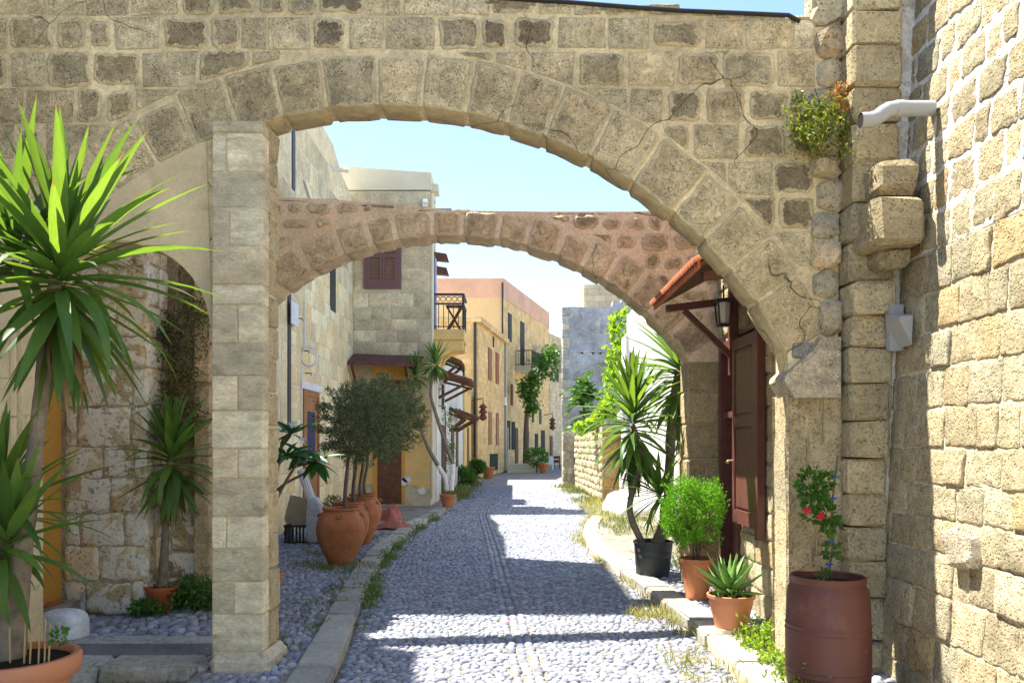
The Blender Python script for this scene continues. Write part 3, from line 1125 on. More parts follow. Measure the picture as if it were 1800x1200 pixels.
# broken impost at the springing: a sloping ledge block
mb = MB()
zi0, zi1 = va(700), va(602)
prof = [(JR + 0.02, zi0), (JR - 0.06, zi0 + 0.13), (JR - 0.05, zi0 + 0.17), (JR + 0.16, zi0 + 0.36), (JR + 0.22, zi1 + 0.02), (2.50, zi1 + 0.03), (2.50, zi0)]
o = outline_slab(prof, F1, 0.10, -0.27, 'impost_stone', M_STONE, wallt, (0.55, 0.475, 0.345))
me = rblock(JR + 0.02, JR + 0.24, YA - 0.012, YA + 0.2, zi0 + 0.30, zi1 + 0.01, 0.02, 0.01)
link('pier_stone', me, M_STONE, wallt, (0.33, 0.31, 0.27))

# rough joint where the arch wall meets the right-hand house: stacked field stones
rub = thing('rubble_joint', 'column of rough field stones between arch wall and right house', 'rubble', (2.42, YA, 0))
z = 2.35
while z < 5.5:
    h = R.uniform(0.16, 0.30)
    big = z > 4.6
    for k in range(2 if R.random() < 0.35 else 1):
        bm = bmesh.new()
        bmesh.ops.create_icosphere(bm, subdivisions=2, radius=1)
        ox = R.uniform(-0.03, 0.03)
        sx_, sy_, sz_ = R.uniform(0.085, 0.125) * (1.3 if big else 1), R.uniform(0.07, 0.13), h * 0.52
        sd = R.uniform(0, 100)
        for v in bm.verts:
            n = v.co.normalized()
            q = max(abs(n.x), abs(n.y), abs(n.z)) ** 0.85
            d = 1 / q * 0.95 + 0.13 * math.sin(n.x * 4 + sd) * math.sin(n.y * 5 + sd * 2) * 1.2 + R.uniform(-0.05, 0.05)
            v.co = Vector((2.44 + ox + (0.02 if big else 0) + n.x * sx_ * d, YA + 0.03 + n.y * sy_ * d, z + h / 2 + n.z * sz_ * d))
        me = bpy.data.meshes.new('field_stone')
        bm.to_mesh(me)
        bm.free()
        link('field_stone', me, M_RUB, rub, shade(pick([((0.50, 0.43, 0.32), 2), ((0.42, 0.37, 0.28), 2), ((0.54, 0.44, 0.31), 1)])), False)
    z += h
MB().box(2.36, 2.52, YA + 0.02, YB, 2.3, 5.4).build('joint_core', M_DUSTM, rub)

# the black pipe lying along the wall top
mb = MB()
pp = [(ua(px_), YA - 0.015, va(py_)) for px_, py_ in ((838, -6), (900, 0), (1000, 6), (1100, 14), (1200, 21), (1320, 26), (1385, 29), (1405, 40))]
mb.tube(pp, 0.016, 8)
tag(sharp(mb.build('black_pipe', M_CABLE)), 'thin black pipe lying along the top of the arch wall', 'pipe')

# ================================================================== PILLAR
pil = thing('stone_pillar', 'square pale stone pillar propping the left end of the near arch', 'pillar', (-2.07, 6.08, 0))
PX0, PX1 = -2.259, -1.877
KP = 6.0 / FPX
MB().box(PX0 + 0.008, PX1 - 0.008, 6.008, YA, -0.02, H + (HOR - 216) * KP).build('pillar_core', M_PMORTAR, pil)
jb = [212, 234, 303, 365, 432, 500, 536, 604, 660, 722, 788, 841, 908, 964, 1022, 1079, 1145]
for i in range(len(jb) - 1):
    z1, z0 = H + (HOR - jb[i]) * KP, H + (HOR - jb[i + 1]) * KP
    cuts = [PX0, PX1]
    if i in (1, 3, 6, 8, 10, 12, 14):
        cuts = [PX0, PX0 + (PX1 - PX0) * R.choice((0.28, 0.33, 0.42, 0.5)), PX1]
    for k in range(len(cuts) - 1):
        dark = R.random() < 0.4 or i in (0, 2)
        me = rblock(cuts[k] + (0.005 if k else 0), cuts[k + 1] - (0.005 if k < len(cuts) - 2 else 0), 6.0 + R.uniform(-0.003, 0.003), YA + 0.002, z0 + 0.005, z1 - 0.005, 0.006, 0.0025)
        link('pillar_block', me, M_BLOCK, pil, shade((0.53, 0.465, 0.355) if dark else (0.68, 0.605, 0.465), 0.1))
me = rblock(PX0 - 0.02, PX1 + 0.05, 5.95, YB + 0.05, -0.02, H + (HOR - 1148) * KP, 0.05, 0.012)
link('base_block', me, M_BLOCK, pil, (0.60, 0.53, 0.40))
# worn inner jamb of the arch, beside the pillar
zz = rows(0.22, CZ + math.sqrt(RR ** 2 - (JL - CX) ** 2) - 0.02, 0.22, 0.36)
for i in range(len(zz) - 1):
    me = rblock(JL - 0.2, JL + R.uniform(0.012, 0.03) + (0.015 if zz[i] < 1.0 else 0), YA + 0.004, YB + 0.008, zz[i] + 0.003, zz[i + 1] - 0.003, 0.022, 0.008)
    link('jamb_stone', me, M_SUNSTONE, wallt, shade((0.62, 0.52, 0.34), 0.1))

# ================================================================== HIGH FLYING ARCH hidden behind the near wall (its shadow crosses the lane)
fly = []
n = 16
for i in range(n + 1):
    t = i / n
    fly.append((-4.3 + 7.1 * t, 5.55 + 0.35 * math.sin(math.pi * t)))
for i in range(n, -1, -1):
    t = i / n
    fly.append((-4.3 + 7.1 * t, 5.25 + 0.32 * math.sin(math.pi * t)))
fo = outline_slab(fly, lambda u, v, n: Vector((u, 8.28 + 0.14 * (u + 2.7) - n, v)), 0.0, -0.24, 'flying_arch', M_MORTAR)
tag(fo, 'slim high flying arch between the houses behind the near arch wall', 'arch')

# ================================================================== SECOND ARCH
YC, YD = 9.62, 10.02
C2X, C2Z, R2 = -0.75, 0.82, 3.50
F2 = front(YC)
K2 = YC / FPX
u2 = lambda px: (px - 900) * K2
v2 = lambda py: H + (HOR - py) * K2
arch2 = thing('second_arch', 'slender pinkish stone arch spanning the lane beyond the near arch', 'arch', (0, YC, 0))
J2 = 2.13
pts = [(2.6, 0.0), (2.6, v2(374)), (u2(1150), v2(372)), (u2(950), v2(372)), (u2(800), v2(370)), (u2(700), v2(360)), (u2(600), v2(352)), (u2(490), v2(346)), (-4.42, v2(335)), (-4.42, 0.6)]
b1 = math.asin((J2 - C2X) / (R2 + 0.01))
for i in range(49):
    a = -math.pi / 2 + (b1 + math.pi / 2) * i / 48
    j = R.uniform(-0.006, 0.006)
    pts.append((C2X + (R2 + 0.012 + j) * math.sin(a), C2Z + (R2 + 0.012 + j) * math.cos(a)))
pts += [(J2, 0.0)]
outline_slab(pts, F2, 0.0, YC - YD, 'wall_core', M_PINKM, arch2)
a = -1.15
R2O = 0.30
while a < b1 - 0.03:
    b = min(a + R.uniform(0.085, 0.13), b1)
    if b1 - b < 0.06:
        b = b1
    g = 0.009
    ri = R2 + R.uniform(-0.012, 0.006)
    rt = R2O + R.uniform(-0.02, 0.05) + (0.06 if a > 0.45 else 0)
    poly = []
    for (aa, rr) in ((a + g, ri), (b - g, ri), (b - g, R2 + rt), (a + g, R2 + rt)):
        poly.append((C2X + rr * math.sin(aa), C2Z + rr * math.cos(aa)))
    top_z = v2(374)
    poly = clip(poly, 0, -1, -top_z)
    if len(poly) >= 3:
        me = stone_me(poly, F2, R.uniform(0.006, 0.02), YD - YC + R.uniform(0, 0.01), bev=0.02, rnd=0.014, seg=0.09, cr=0.03, bulge=0.008, cap=True)
        link('voussoir', me, M_STONEP, arch2, shade(pick([((0.60, 0.46, 0.315), 3), ((0.42, 0.33, 0.235), 1.4), ((0.66, 0.52, 0.365), 2)])))
    a = b
vb = rows(v2(640), v2(352), 0.17, 0.27)
for p in courses(-4.42, 2.6, vb, 0.18, 0.42, joint=0.05, wob=0.025):
    q = out_circle(p, C2X, C2Z, R2 + R2O + 0.10)
    mx = sum(t[0] for t in q) / max(1, len(q)) if q else 0
    tz = np.interp(mx, [-2.8, -2.0, -0.7, 2.6], [v2(348), v2(354), v2(371), v2(373)])
    q = clip(q, 0, -1, -(tz - 0.015)) if q else q
    if len(q) < 3 or area(q) < 0.010:
        continue
    q = inset(q, R.uniform(0.0, 0.03))
    me = stone_me(q, F2, R.uniform(0.004, 0.03), 0.04, bev=0.022, rnd=0.02, seg=0.07, cr=0.04, bulge=0.012)
    link('stone', me, M_STONEP, arch2, shade(pick([((0.55, 0.425, 0.295), 3), ((0.38, 0.30, 0.21), 1.5), ((0.66, 0.52, 0.365), 2)])))
x = -4.4
while x < 2.55:
    L = R.uniform(0.2, 0.5)
    tz = np.interp(x + L / 2, [-4.4, -2.8, -2.0, -0.7, 2.6], [v2(336), v2(348), v2(354), v2(371), v2(373)])
    me = rblock(x, x + L - 0.02, YC - R.uniform(-0.008, 0.006), YD + 0.01, tz - 0.06, tz + R.uniform(-0.01, 0.02), 0.02, 0.014)
    link('coping_stone', me, M_STONE, arch2, shade((0.46, 0.37, 0.27), 0.25))
    x += L
# right pier of the second arch
zs = rows(0.0, C2Z + math.sqrt(R2 ** 2 - (J2 - C2X) ** 2) - 0.01, 0.36, 0.5)
for i in range(len(zs) - 1):
    me = rblock(J2 - 0.016, 2.56, YC - 0.02, YD + 0.012, zs[i] + 0.003, zs[i + 1] - 0.003, 0.02, 0.006)
    link('pier_stone', me, M_SUNSTONE, arch2, shade((0.52, 0.42, 0.275), 0.12))

# ================================================================== RIGHT FOREGROUND WALL
BAT = 0.055
RWX = 2.775
FR = faceL(RWX, BAT)
rw = thing('sandstone_wall', 'sunlit pitted sandstone house wall at the right edge', 'house wall', (2.9, 5.2, 0))
core = MB()
core.add([FR(1.0, -0.1, 0.003), FR(6.2, -0.1, 0.003), FR(6.2, 3.15, 0.003), FR(1.0, 3.15, 0.003), (4.6, 1.0, -0.1), (4.6, 6.2, -0.1), (4.6, 6.2, 3.15), (4.6, 1.0, 3.15)],
         [(0, 1, 2, 3), (4, 7, 6, 5), (1, 5, 6, 2), (0, 3, 7, 4)])
core.build('lower_core', rock('pale_wall_mortar', (0.60, 0.52, 0.38), var=0.25, n1=3, n2=30, pit=36, pitd=0.7, bump=0.8, dist=0.02, patches=(((0.38, 0.31, 0.21), 3, 0.5, 0.65, 0.7),)), rw)
core = MB()
core.add([FR(1.0, 3.15, 0.006), FR(6.2, 3.15, 0.006), FR(6.2, 6.6, 0.006), FR(1.0, 6.6, 0.006), (4.6, 1.0, 3.15), (4.6, 6.2, 3.15), (4.6, 6.2, 6.6), (4.6, 1.0, 6.6)],
         [(0, 1, 2, 3), (4, 7, 6, 5), (1, 5, 6, 2), (0, 3, 7, 4), (3, 2, 6, 7)])
core.build('upper_core', M_WHITEM, rw)
PAL_S = [((0.55, 0.465, 0.32), 4), ((0.51, 0.435, 0.30), 3), ((0.60, 0.52, 0.37), 2.5), ((0.55, 0.425, 0.25), 0.9), ((0.47, 0.415, 0.305), 1.2)]
lo = rows(0.0, 3.15, 0.23, 0.31)
for p in courses(3.4, 6.16, lo, 0.16, 0.40, joint=0.012, wob=0.012):
    big = R.random() < 0.12
    me = stone_me(p, FR, R.uniform(0.006, 0.017) + (0.016 if big else 0), 0.05, bev=0.007, rnd=0.010, seg=0.05, cr=0.012, bulge=0.007)
    link('stone', me, M_SUNSTONE, rw, shade(pick(PAL_S), 0.1))
hi = rows(3.15, 6.6, 0.25, 0.34)
for p in courses(3.4, 6.16, hi, 0.16, 0.36, joint=0.026, wob=0.02):
    me = stone_me(p, FR, R.uniform(0.006, 0.016), 0.05, bev=0.007, rnd=0.016, seg=0.045, cr=0.018, bulge=0.007)
    link('stone', me, M_SUNSTONE, rw, shade(pick(PAL_S), 0.1))
# one loose stone jutting out of the courses
me = rblock(RWX - 0.055, RWX + 0.2, 4.80, 5.06, 1.0, 1.26, 0.045, 0.02)
for v in me.vertices:
    v.co.y += (v.co.z - 1.13) * 0.25
    v.co.z += (v.co.y - 4.93) * -0.18 + (0.03 if v.co.x < RWX else 0)
o = link('stone', me, M_SUNSTONE, rw, (0.66, 0.57, 0.42))
o['label'] = 'loose stone jutting out of the wall'

# buttress of stacked blocks where that wall meets the arch wall
bt = thing('stone_buttress', 'upright stack of large worn blocks between right wall and arch wall', 'buttress', (2.68, 6.0, 0))
zb = rows(0.0, 6.4, 0.24, 0.33)
for i in range(len(zb) - 1):
    z0, z1 = zb[i], zb[i + 1]
    zm = (z0 + z1) / 2
    yf = 5.90 + R.uniform(-0.015, 0.015) if zm > 2.3 else 5.97 + R.uniform(-0.02, 0.02)
    x0 = 2.535 + R.uniform(-0.012, 0.012)
    x1 = 2.80 + 0.035 * zm * 0.6
    if 2.35 < zm < 3.2 and R.random() < 0.5:
        yf += 0.05
    me = rblock(x0, x1, yf, 6.25, z0 + 0.003, z1 - 0.003, 0.022, 0.010)
    link('buttress_stone', me, M_SUNSTONE, bt, shade(pick([((0.62, 0.52, 0.345), 3), ((0.55, 0.46, 0.305), 2), ((0.66, 0.56, 0.375), 2)])))
for (x0, x1, yf, zt, zbm) in ((2.60, 2.90, 5.66, H + 500 * 0.00405, H + 442 * 0.00405), (2.56, 2.91, 5.58, H + 440 * 0.00400, H + 352 * 0.00400), (2.66, 2.90, 5.74, H + 352 * 0.0041, H + 312 * 0.0041)):
    me = rblock(x0, x1, yf, 6.1, zbm + 0.003, zt - 0.003, 0.04, 0.016)
    link('corbel_block', me, M_SUNSTONE, bt, shade((0.52, 0.44, 0.30), 0.1))
MB().box(2.80, 3.2, 6.02, 6.3, 0, 6.5).build('joint_fill', M_WHITEM, bt)

# grey waste pipe spout
mb = MB()
pp = []
for (px_, py_) in ((1512, 212), (1530, 211), (1542, 207), (1552, 199), (1562, 193), (1574, 191), (1592, 191), (1640, 191)):
    d = 5.62
    p = P(px_, py_, d)
    pp.append((p.x, p.y, p.z))
mb.tube(pp, 0.054, 16, cap=False)
pipe = thing('waste_pipe', 'grey plastic pipe spout jutting from the right wall', 'pipe', pp[0])
sharp(mb.build('pipe_bend', M_PVC, pipe), 50)
mb = MB()
mb.tube([(pp[0][0] + 0.003, pp[0][1], pp[0][2]), (pp[0][0] + 0.012, pp[0][1], pp[0][2])], 0.0525, 16)
mb.build('pipe_bore', M_DARKB, pipe)
mb = MB()
mb.tube([pp[5], (pp[5][0] + 0.05, pp[5][1], pp[5][2])], 0.058, 16)
sharp(mb.build('pipe_collar', M_PVC, pipe))
# small pale vent hood lower down
p = P(1576, 575, 5.80)
vh = thing('vent_hood', 'small pale metal vent hood fixed beside the buttress', 'vent', p)
o = MB().add([(p.x - 0.035, p.y - 0.12, p.z + 0.06), (p.x + 0.06, p.y - 0.12, p.z + 0.07), (p.x + 0.06, p.y + 0.1, p.z + 0.12), (p.x - 0.035, p.y + 0.1, p.z + 0.11),
              (p.x - 0.03, p.y - 0.10, p.z + 0.03), (p.x + 0.06, p.y - 0.10, p.z - 0.14), (p.x + 0.06, p.y + 0.1, p.z - 0.14), (p.x - 0.03, p.y + 0.1, p.z + 0.0)],
             [(0, 1, 2, 3), (0, 4, 5, 1), (4, 7, 6, 5), (0, 3, 7, 4), (1, 5, 6, 2), (3, 2, 6, 7)]).build('hood', M_PVC, vh)
MB().box(p.x - 0.01, p.x + 0.09, p.y + 0.08, p.y + 0.14, p.z - 0.16, p.z + 0.18).build('back_plate', M_PVC, vh)

# ================================================================== RIGHT HOUSE BETWEEN THE ARCHES
HX = 2.50
rh = thing('doorway_house', 'stone house front with brown doorway between the two arches', 'house', (2.9, 8.0, 0))
hb = MB()
hb.box(HX, 5.5, YB, 7.95, 0, 5.1)
hb.box(HX, 5.5, 9.46, YC, 0, 5.1)
hb.box(HX, 5.5, 7.95, 9.46, 3.0, 5.1)
hb.box(3.3, 5.5, 7.95, 9.46, 0, 3.0)
hb.box(HX, 3.298, 7.951, 8.66, 0, 0.92)
hb.build('wall_core', M_DUSTM, rh)
for p in courses(YB + 0.01, 9.6, rows(0.0, 5.05, 0.24, 0.34), 0.2, 0.45, joint=0.014, holes=((8.67, 9.47, 0.0, 3.02), (7.93, 8.67, 0.90, 3.02))):
    me = stone_me(p, faceL(HX), R.uniform(0.008, 0.03), 0.03, bev=0.018, rnd=0.012, seg=0.1, cr=0.02, bulge=0.008)
    link('stone', me, M_SUNSTONE, rh, shade(pick(PAL_S), 0.1))
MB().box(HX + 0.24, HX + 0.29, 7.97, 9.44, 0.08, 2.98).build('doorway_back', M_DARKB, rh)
fm = MB()
fm.box(HX - 0.05, HX + 0.22, 9.35, 9.45, 0.08, 2.98)
fm.box(HX - 0.05, HX + 0.22, 8.68, 8.76, 0.08, 2.98)
fm.box(HX - 0.046, HX + 0.216, 8.76, 9.35, 2.86, 2.976)
fm.box(HX - 0.02, HX + 0.2, 8.76, 9.35, 2.10, 2.17)
fm.build('door_frame', M_BROWN, rh)
dl = MB()
dl.box(HX + 0.08, HX + 0.13, 8.77, 9.34, 0.08, 2.10)
dl.build('inner_door', M_BROWN, rh)


def panel_leaf(parent, name, x, y0, y1, z0, z1, rails, mat, th=0.045):
    """a panelled leaf lying in a plane x = const, its face towards -X"""
    leaf = MB()
    leaf.box(x, x + th, y0, y1, z0, z1)
    lo_ = leaf.build(name, mat, parent)
    fr_ = MB()
    st = 0.085
    f0 = x - 0.022
    fr_.box(f0, x - 0.001, y0, y0 + st, z0, z1)
    fr_.box(f0, x - 0.001, y1 - st, y1, z0, z1)
    for (a_, b_) in rails:
        fr_.box(f0, x - 0.001, y0 + st + 0.001, y1 - st - 0.001, a_, b_)
    fr_.build('stile', mat, lo_)
    for i in range(len(rails) - 1):
        a_, b_ = rails[i][1], rails[i + 1][0]
        pm = rblock(x - 0.014, x - 0.002, y0 + st + 0.03, y1 - st - 0.03, a_ + 0.03, b_ - 0.03, 0.006, 0)
        link('raised_panel', pm, mat, lo_)
    return lo_


ds = thing('door_shutter', 'open brown panelled shutter leaf folded back beside the doorway', 'shutter', (HX - 0.1, 8.2, 0.94))
panel_leaf(ds, 'leaf', HX - 0.085, 7.86, 8.66, 0.96, 2.92, ((0.96, 1.10), (1.98, 2.09), (2.80, 2.92)), M_BROWN)
MB().box(HX - 0.11, HX - 0.035, 7.76, 7.85, 0.86, 2.94).build('folded_leaf', M_BROWN, ds)
kn = MB()
kn.tube([(HX - 0.11, 8.62, 1.62), (HX - 0.16, 8.62, 1.62), (HX - 0.175, 8.60, 1.60)], [0.012, 0.012, 0.02], 8)
kn.build('rope_pull', M_REED, ds)

# tiled awning over the doorway, on brown brackets
aw = thing('tiled_awning', 'small clay tiled awning on brown timber brackets above the doorway', 'awning', (2.1, 7.9, 3.3))
EX, EZ, WZ = 1.58, 3.31, 3.78
AY0, AY1 = 6.75, 8.85
bd = MB()
bd.add([(EX + 0.02, AY0, EZ), (EX + 0.02, AY1, EZ), (HX - 0.03, AY1, WZ), (HX - 0.03, AY0, WZ), (EX + 0.02, AY0, EZ + 0.03), (EX + 0.02, AY1, EZ + 0.03), (HX - 0.03, AY1, WZ + 0.03), (HX - 0.03, AY0, WZ + 0.03)],
       [(0, 1, 2, 3), (4, 7, 6, 5), (0, 4, 5, 1), (1, 5, 6, 2), (2, 6, 7, 3), (3, 7, 4, 0)])
bd.build('board_deck', M_WOODD, aw)
yy = AY0
slope = Vector((HX - EX, 0, WZ - EZ))
while yy < AY1:
    tl = MB()
    rr = 0.052
    vs, fs = [], []
    up = Vector((-slope.z, 0, slope.x)).normalized()
    for k, t in enumerate((-0.03, 0.34, 0.67, 0.97)):
        for j in range(7):
            an = math.pi * j / 6
            p = Vector((EX, yy + 0.055, EZ + 0.04)) + slope * t + Vector((0, 1, 0)) * (-math.cos(an) * rr) + up * (math.sin(an) * rr)
            vs.append(p)
    for k in range(3):
        for j in range(6):
            fs.append((k * 7 + j, k * 7 + j + 1, (k + 1) * 7 + j + 1, (k + 1) * 7 + j))
    vs += [Vector((EX - 0.03, yy + 0.055, EZ + 0.02))]
    fs += [(j + 1, j, 28) for j in range(6)]
    tl.add(vs, fs)
    tl.build('roof_tile', M_TILE, aw, None, True)
    yy += 0.108
fa = MB()
fa.beam((EX + 0.005, AY0, EZ + 0.015), (EX + 0.005, AY1, EZ + 0.015), 0.025, 0.07)
fa.build('fascia', M_TILE, aw)
for yb in (AY0 + 0.35, AY1 - 0.06):
    br_ = MB()
    br_.beam((EX + 0.12, yb, EZ - 0.02), (HX - 0.06, yb, EZ + 0.07), 0.07, 0.075)
    br_.beam((EX + 0.32, yb, EZ - 0.04), (HX - 0.07, yb, EZ - 0.55), 0.06, 0.06)
    br_.beam((HX - 0.06, yb, EZ - 0.75), (HX - 0.06, yb, WZ - 0.1), 0.08, 0.09, (1, 0, 0))
    br_.build('bracket', M_BROWN, aw)

# lantern hanging under the awning
p = P(1272, 548, 8.35)
ln = thing('door_lantern', 'small glass lantern hanging under the tiled awning', 'lantern', p)
lm = MB()
for sx_ in (-1, 1):
    for sy_ in (-1, 1):
        lm.beam((p.x + sx_ * 0.055, p.y + sy_ * 0.055, p.z - 0.13), (p.x + sx_ * 0.075, p.y + sy_ * 0.075, p.z + 0.1), 0.012, 0.012)
lm.box(p.x - 0.09, p.x + 0.09, p.y - 0.09, p.y + 0.09, p.z + 0.1, p.z + 0.12)
lm.box(p.x - 0.06, p.x + 0.06, p.y - 0.06, p.y + 0.06, p.z - 0.15, p.z - 0.13)
lm.beam((p.x, p.y, p.z + 0.12), (p.x, p.y, p.z + 0.28), 0.015, 0.015)
lm.build('lantern_frame', M_IRON, ln)
MB().lathe([(0.05, -0.12), (0.066, 0.095)], p, 4).build('lantern_glass', M_WHITEP, ln)

# ================================================================== LEFT: SIDE PASSAGE BEHIND THE ARCH WALL
PEELP = [((0.66, 0.55, 0.38), 4), ((0.50, 0.39, 0.25), 2.2), ((0.72, 0.63, 0.47), 2.5)]
lp = thing('pier_house', 'house corner of limewash-flaked blocks beside the ochre doorway', 'house', (-4.0, 8.0, 0))
MB().box(-8.5, -3.675, 8.02, 8.49, 0, 5.2).build('wall_core', M_DUSTM, lp)
for p in courses(-4.50, -3.665, rows(0.08, 5.1, 0.30, 0.42), 0.30, 0.55, joint=0.012, wob=0.01):
    me = stone_me(p, front(8.02), R.uniform(0.008, 0.03), 0.03, bev=0.02, rnd=0.018, seg=0.08, cr=0.03, bulge=0.01)
    link('stone', me, M_PEEL, lp, shade(pick(PEELP)))
for p in courses(8.0, 8.49, rows(0.08, 5.1, 0.30, 0.42), 0.30, 0.55, joint=0.012):
    me = stone_me(p, faceR(-3.675), R.uniform(0.006, 0.02), 0.03, bev=0.02, rnd=0.012, seg=0.12, cr=0.03, bulge=0.008)
    link('stone', me, M_PEEL, lp, shade(pick(PEELP)))
bw = thing('passage_house', 'shaded block wall closing the side passage behind the yucca', 'house wall', (-3.7, 9.3, 0))
MB().box(-8.5, -3.2, 8.50, 10.75, 0, 4.4).build('wall_core', M_DUSTM, bw)
for p in courses(-3.72, -3.19, rows(0.08, 4.35, 0.26, 0.34), 0.22, 0.42, joint=0.012, wob=0.008):
    me = stone_me(p, front(8.50), R.uniform(0.004, 0.02), 0.03, bev=0.016, rnd=0.012, seg=0.1, cr=0.02, bulge=0.006)
    link('stone', me, M_PEEL if p[0][1] < 1.2 else M_STONE, bw, shade(pick([((0.44, 0.35, 0.225), 3), ((0.35, 0.285, 0.19), 2), ((0.52, 0.41, 0.265), 2)])))
for z0 in rows(0.08, 4.3, 0.3, 0.42)[:-1]:       # squared corner strip
    me = rblock(-3.36, -3.19, 8.40, 8.7, z0 + 0.003, z0 + 0.36, 0.012, 0.003)
    link('corner_stone', me, M_STONE, bw, shade((0.54, 0.42, 0.28), 0.1))

# house on the far left (outside the frame, it shades the yucca pot) with the ochre doorway
ob = thing('ochre_door_house', 'plain house with an ochre doorway at the left edge', 'house', (-5, 7.5, 0))
b_ = MB()
b_.box(-9, -4.73, -6, 5.6, 0, 7.2)
b_.box(-9, -4.73, 5.6, 8.01, 0, 8.9)
b_.box(-9, -4.74, 8.015, 8.6, 5.25, 8.8)
b_.box(-9, -4.75, 8.605, 10.7, 5.25, 7.5)
b_.build('house_wall', M_PLASTER, ob)
od = MB()
od.box(-4.726, -4.52, 7.50, 7.99, 0.25, 2.58)
od.build('door_reveal', M_OCHRE, ob)
MB().box(-4.725, -4.66, 7.3, 7.61, 0.25, 2.6).build('inner_door', M_BROWN, ob)
MB().box(-4.72, -4.32, 7.45, 7.97, 0.09, 0.245).build('door_step', M_LEDGE, ob, (0.40, 0.36, 0.30))
MB().box(-4.66, -4.40, 7.55, 7.85, 0.249, 0.258).build('door_mat', M_TILE, ob)

# low platform in front of the side opening
pf = thing('stone_platform', 'low worn stone platform between the pillar and the big planter', 'platform', (-3.3, 6.6, 0))
x = -4.6
while x < -2.32:
    L = R.uniform(0.5, 1.0)
    xe = min(x + L, -2.30)
    me = rblock(x, xe - 0.008, 5.95 + R.uniform(-0.02, 0.02), 6.32, -0.02, 0.13 + R.uniform(-0.01, 0.01), 0.035, 0.012)
    link('edge_stone', me, M_LEDGE, pf, shade((0.36, 0.35, 0.33)))
    x = xe
MB().box(-4.6, -2.32, 6.34, 6.72, -0.02, 0.118).build('cement_strip', M_ASPH, pf)
x = -4.6
while x < -2.32:
    xe = min(x + R.uniform(0.6, 1.1), -2.30)
    me = rblock(x, xe - 0.006, 6.735, 6.98, -0.02, 0.125, 0.015, 0.005)
    link('edge_stone', me, M_LEDGE, pf, shade((0.40, 0.39, 0.38)))
    x = xe
# rounded marble block by the step
bm = bmesh.new()
bmesh.ops.create_uvsphere(bm, u_segments=20, v_segments=12, radius=1)
for v in bm.verts:
    n_ = v.co
    e = 0.6
    f = lambda t, s_: math.copysign(abs(t) ** e, t) * s_
    v.co = Vector((-3.92 + f(n_.x, 0.20), 6.95 + f(n_.y, 0.16), 0.17 + f(n_.z, 0.19)))
me = bpy.data.meshes.new('marble_block')
bm.to_mesh(me)
bm.free()
tag(link('marble_block', me, M_MARBLE, None, None, True), 'rounded white marble block beside the big planter', 'marble block')
mb = MB()
pp = [P(147, 1040, 7.85), P(143, 1060, 7.85), P(148, 1080, 7.8), P(156, 1092, 7.75), P(158, 1100, 7.7), P(152, 1104, 7.65)]
pp[-1].z = 0.12
mb.tube(pp, 0.021, 8)
tag(sharp(mb.build('drain_pipe', M_PVC)), 'short grey drain pipe at the foot of the flaking corner', 'pipe')
mb = MB()
for k in range(2):
    pts_ = [P(120 + 3 * k, 610 + i * 12, 7.9) for i in range(8)]
    mb.tube(pts_, 0.012, 6)
tag(mb.build('black_cable', M_CABLE), 'black cables running down between ochre doorway and flaking corner', 'cable')

# ================================================================== LEFT HOUSE (long shaded wall)
LX = -4.40
lh = thing('long_stone_house', 'long pale stone house in shade behind the potted olive trees', 'house', (-5, 18, 0))
prof = [(14.5, 0.0), (22.0, 0.0), (22.0, 8.55), (20.6, 8.75), (19.6, 9.15), (18.3, 9.2), (17.0, 9.5), (14.5, 9.6)]
outline_slab(prof, faceR(LX), 0.0, -4.0, 'wall_core', rock('left_mortar', (0.68, 0.58, 0.39), var=0.15, n1=2, n2=20, pit=30, pitd=0.85), lh)
DOOR = (16.75, 18.1)
holes = ((16.68, 18.17, 0.0, 3.05), (19.2, 19.85, 5.0, 6.3), (15.55, 15.85, 2.1, 4.9), (15.85, 16.15, 6.85, 9.0))
st = courses(14.6, 21.98, rows(0.1, 5.9, 0.31, 0.40), 0.32, 0.62, joint=0.012, holes=holes, wob=0.006)
st.sort(key=lambda p: -p[0][0])
for p in st[:210]:
    me = stone_me(p, faceR(LX), R.uniform(0.004, 0.012), 0.02, bev=0.012, rnd=0.008, seg=0.5, cr=0.012, bulge=0.004)
    link('stone', me, M_LEFTW, lh, shade(pick([((0.70, 0.60, 0.40), 4), ((0.64, 0.53, 0.35), 3), ((0.70, 0.55, 0.33), 1.5), ((0.74, 0.65, 0.47), 2)]), 0.08))
st2 = courses(14.6, 21.98, rows(5.9, 8.5, 0.42, 0.5), 0.7, 1.3, joint=0.012, holes=holes, wob=0.006)
for p in st2:
    me = stone_me(p, faceR(LX), R.uniform(0.002, 0.008), 0.02, bev=0.012, rnd=0.02, seg=0.5, cr=0.02, bulge=0.006)
    far = (p[0][0] - 18.0) / 4.0
    link('stone', me, M_GREYB, lh, shade(pick([((0.60, 0.52, 0.38), 3), ((0.66, 0.58, 0.43), 2), ((0.45, 0.41, 0.34), 2 if far > 0 else 0.3)]), 0.1))
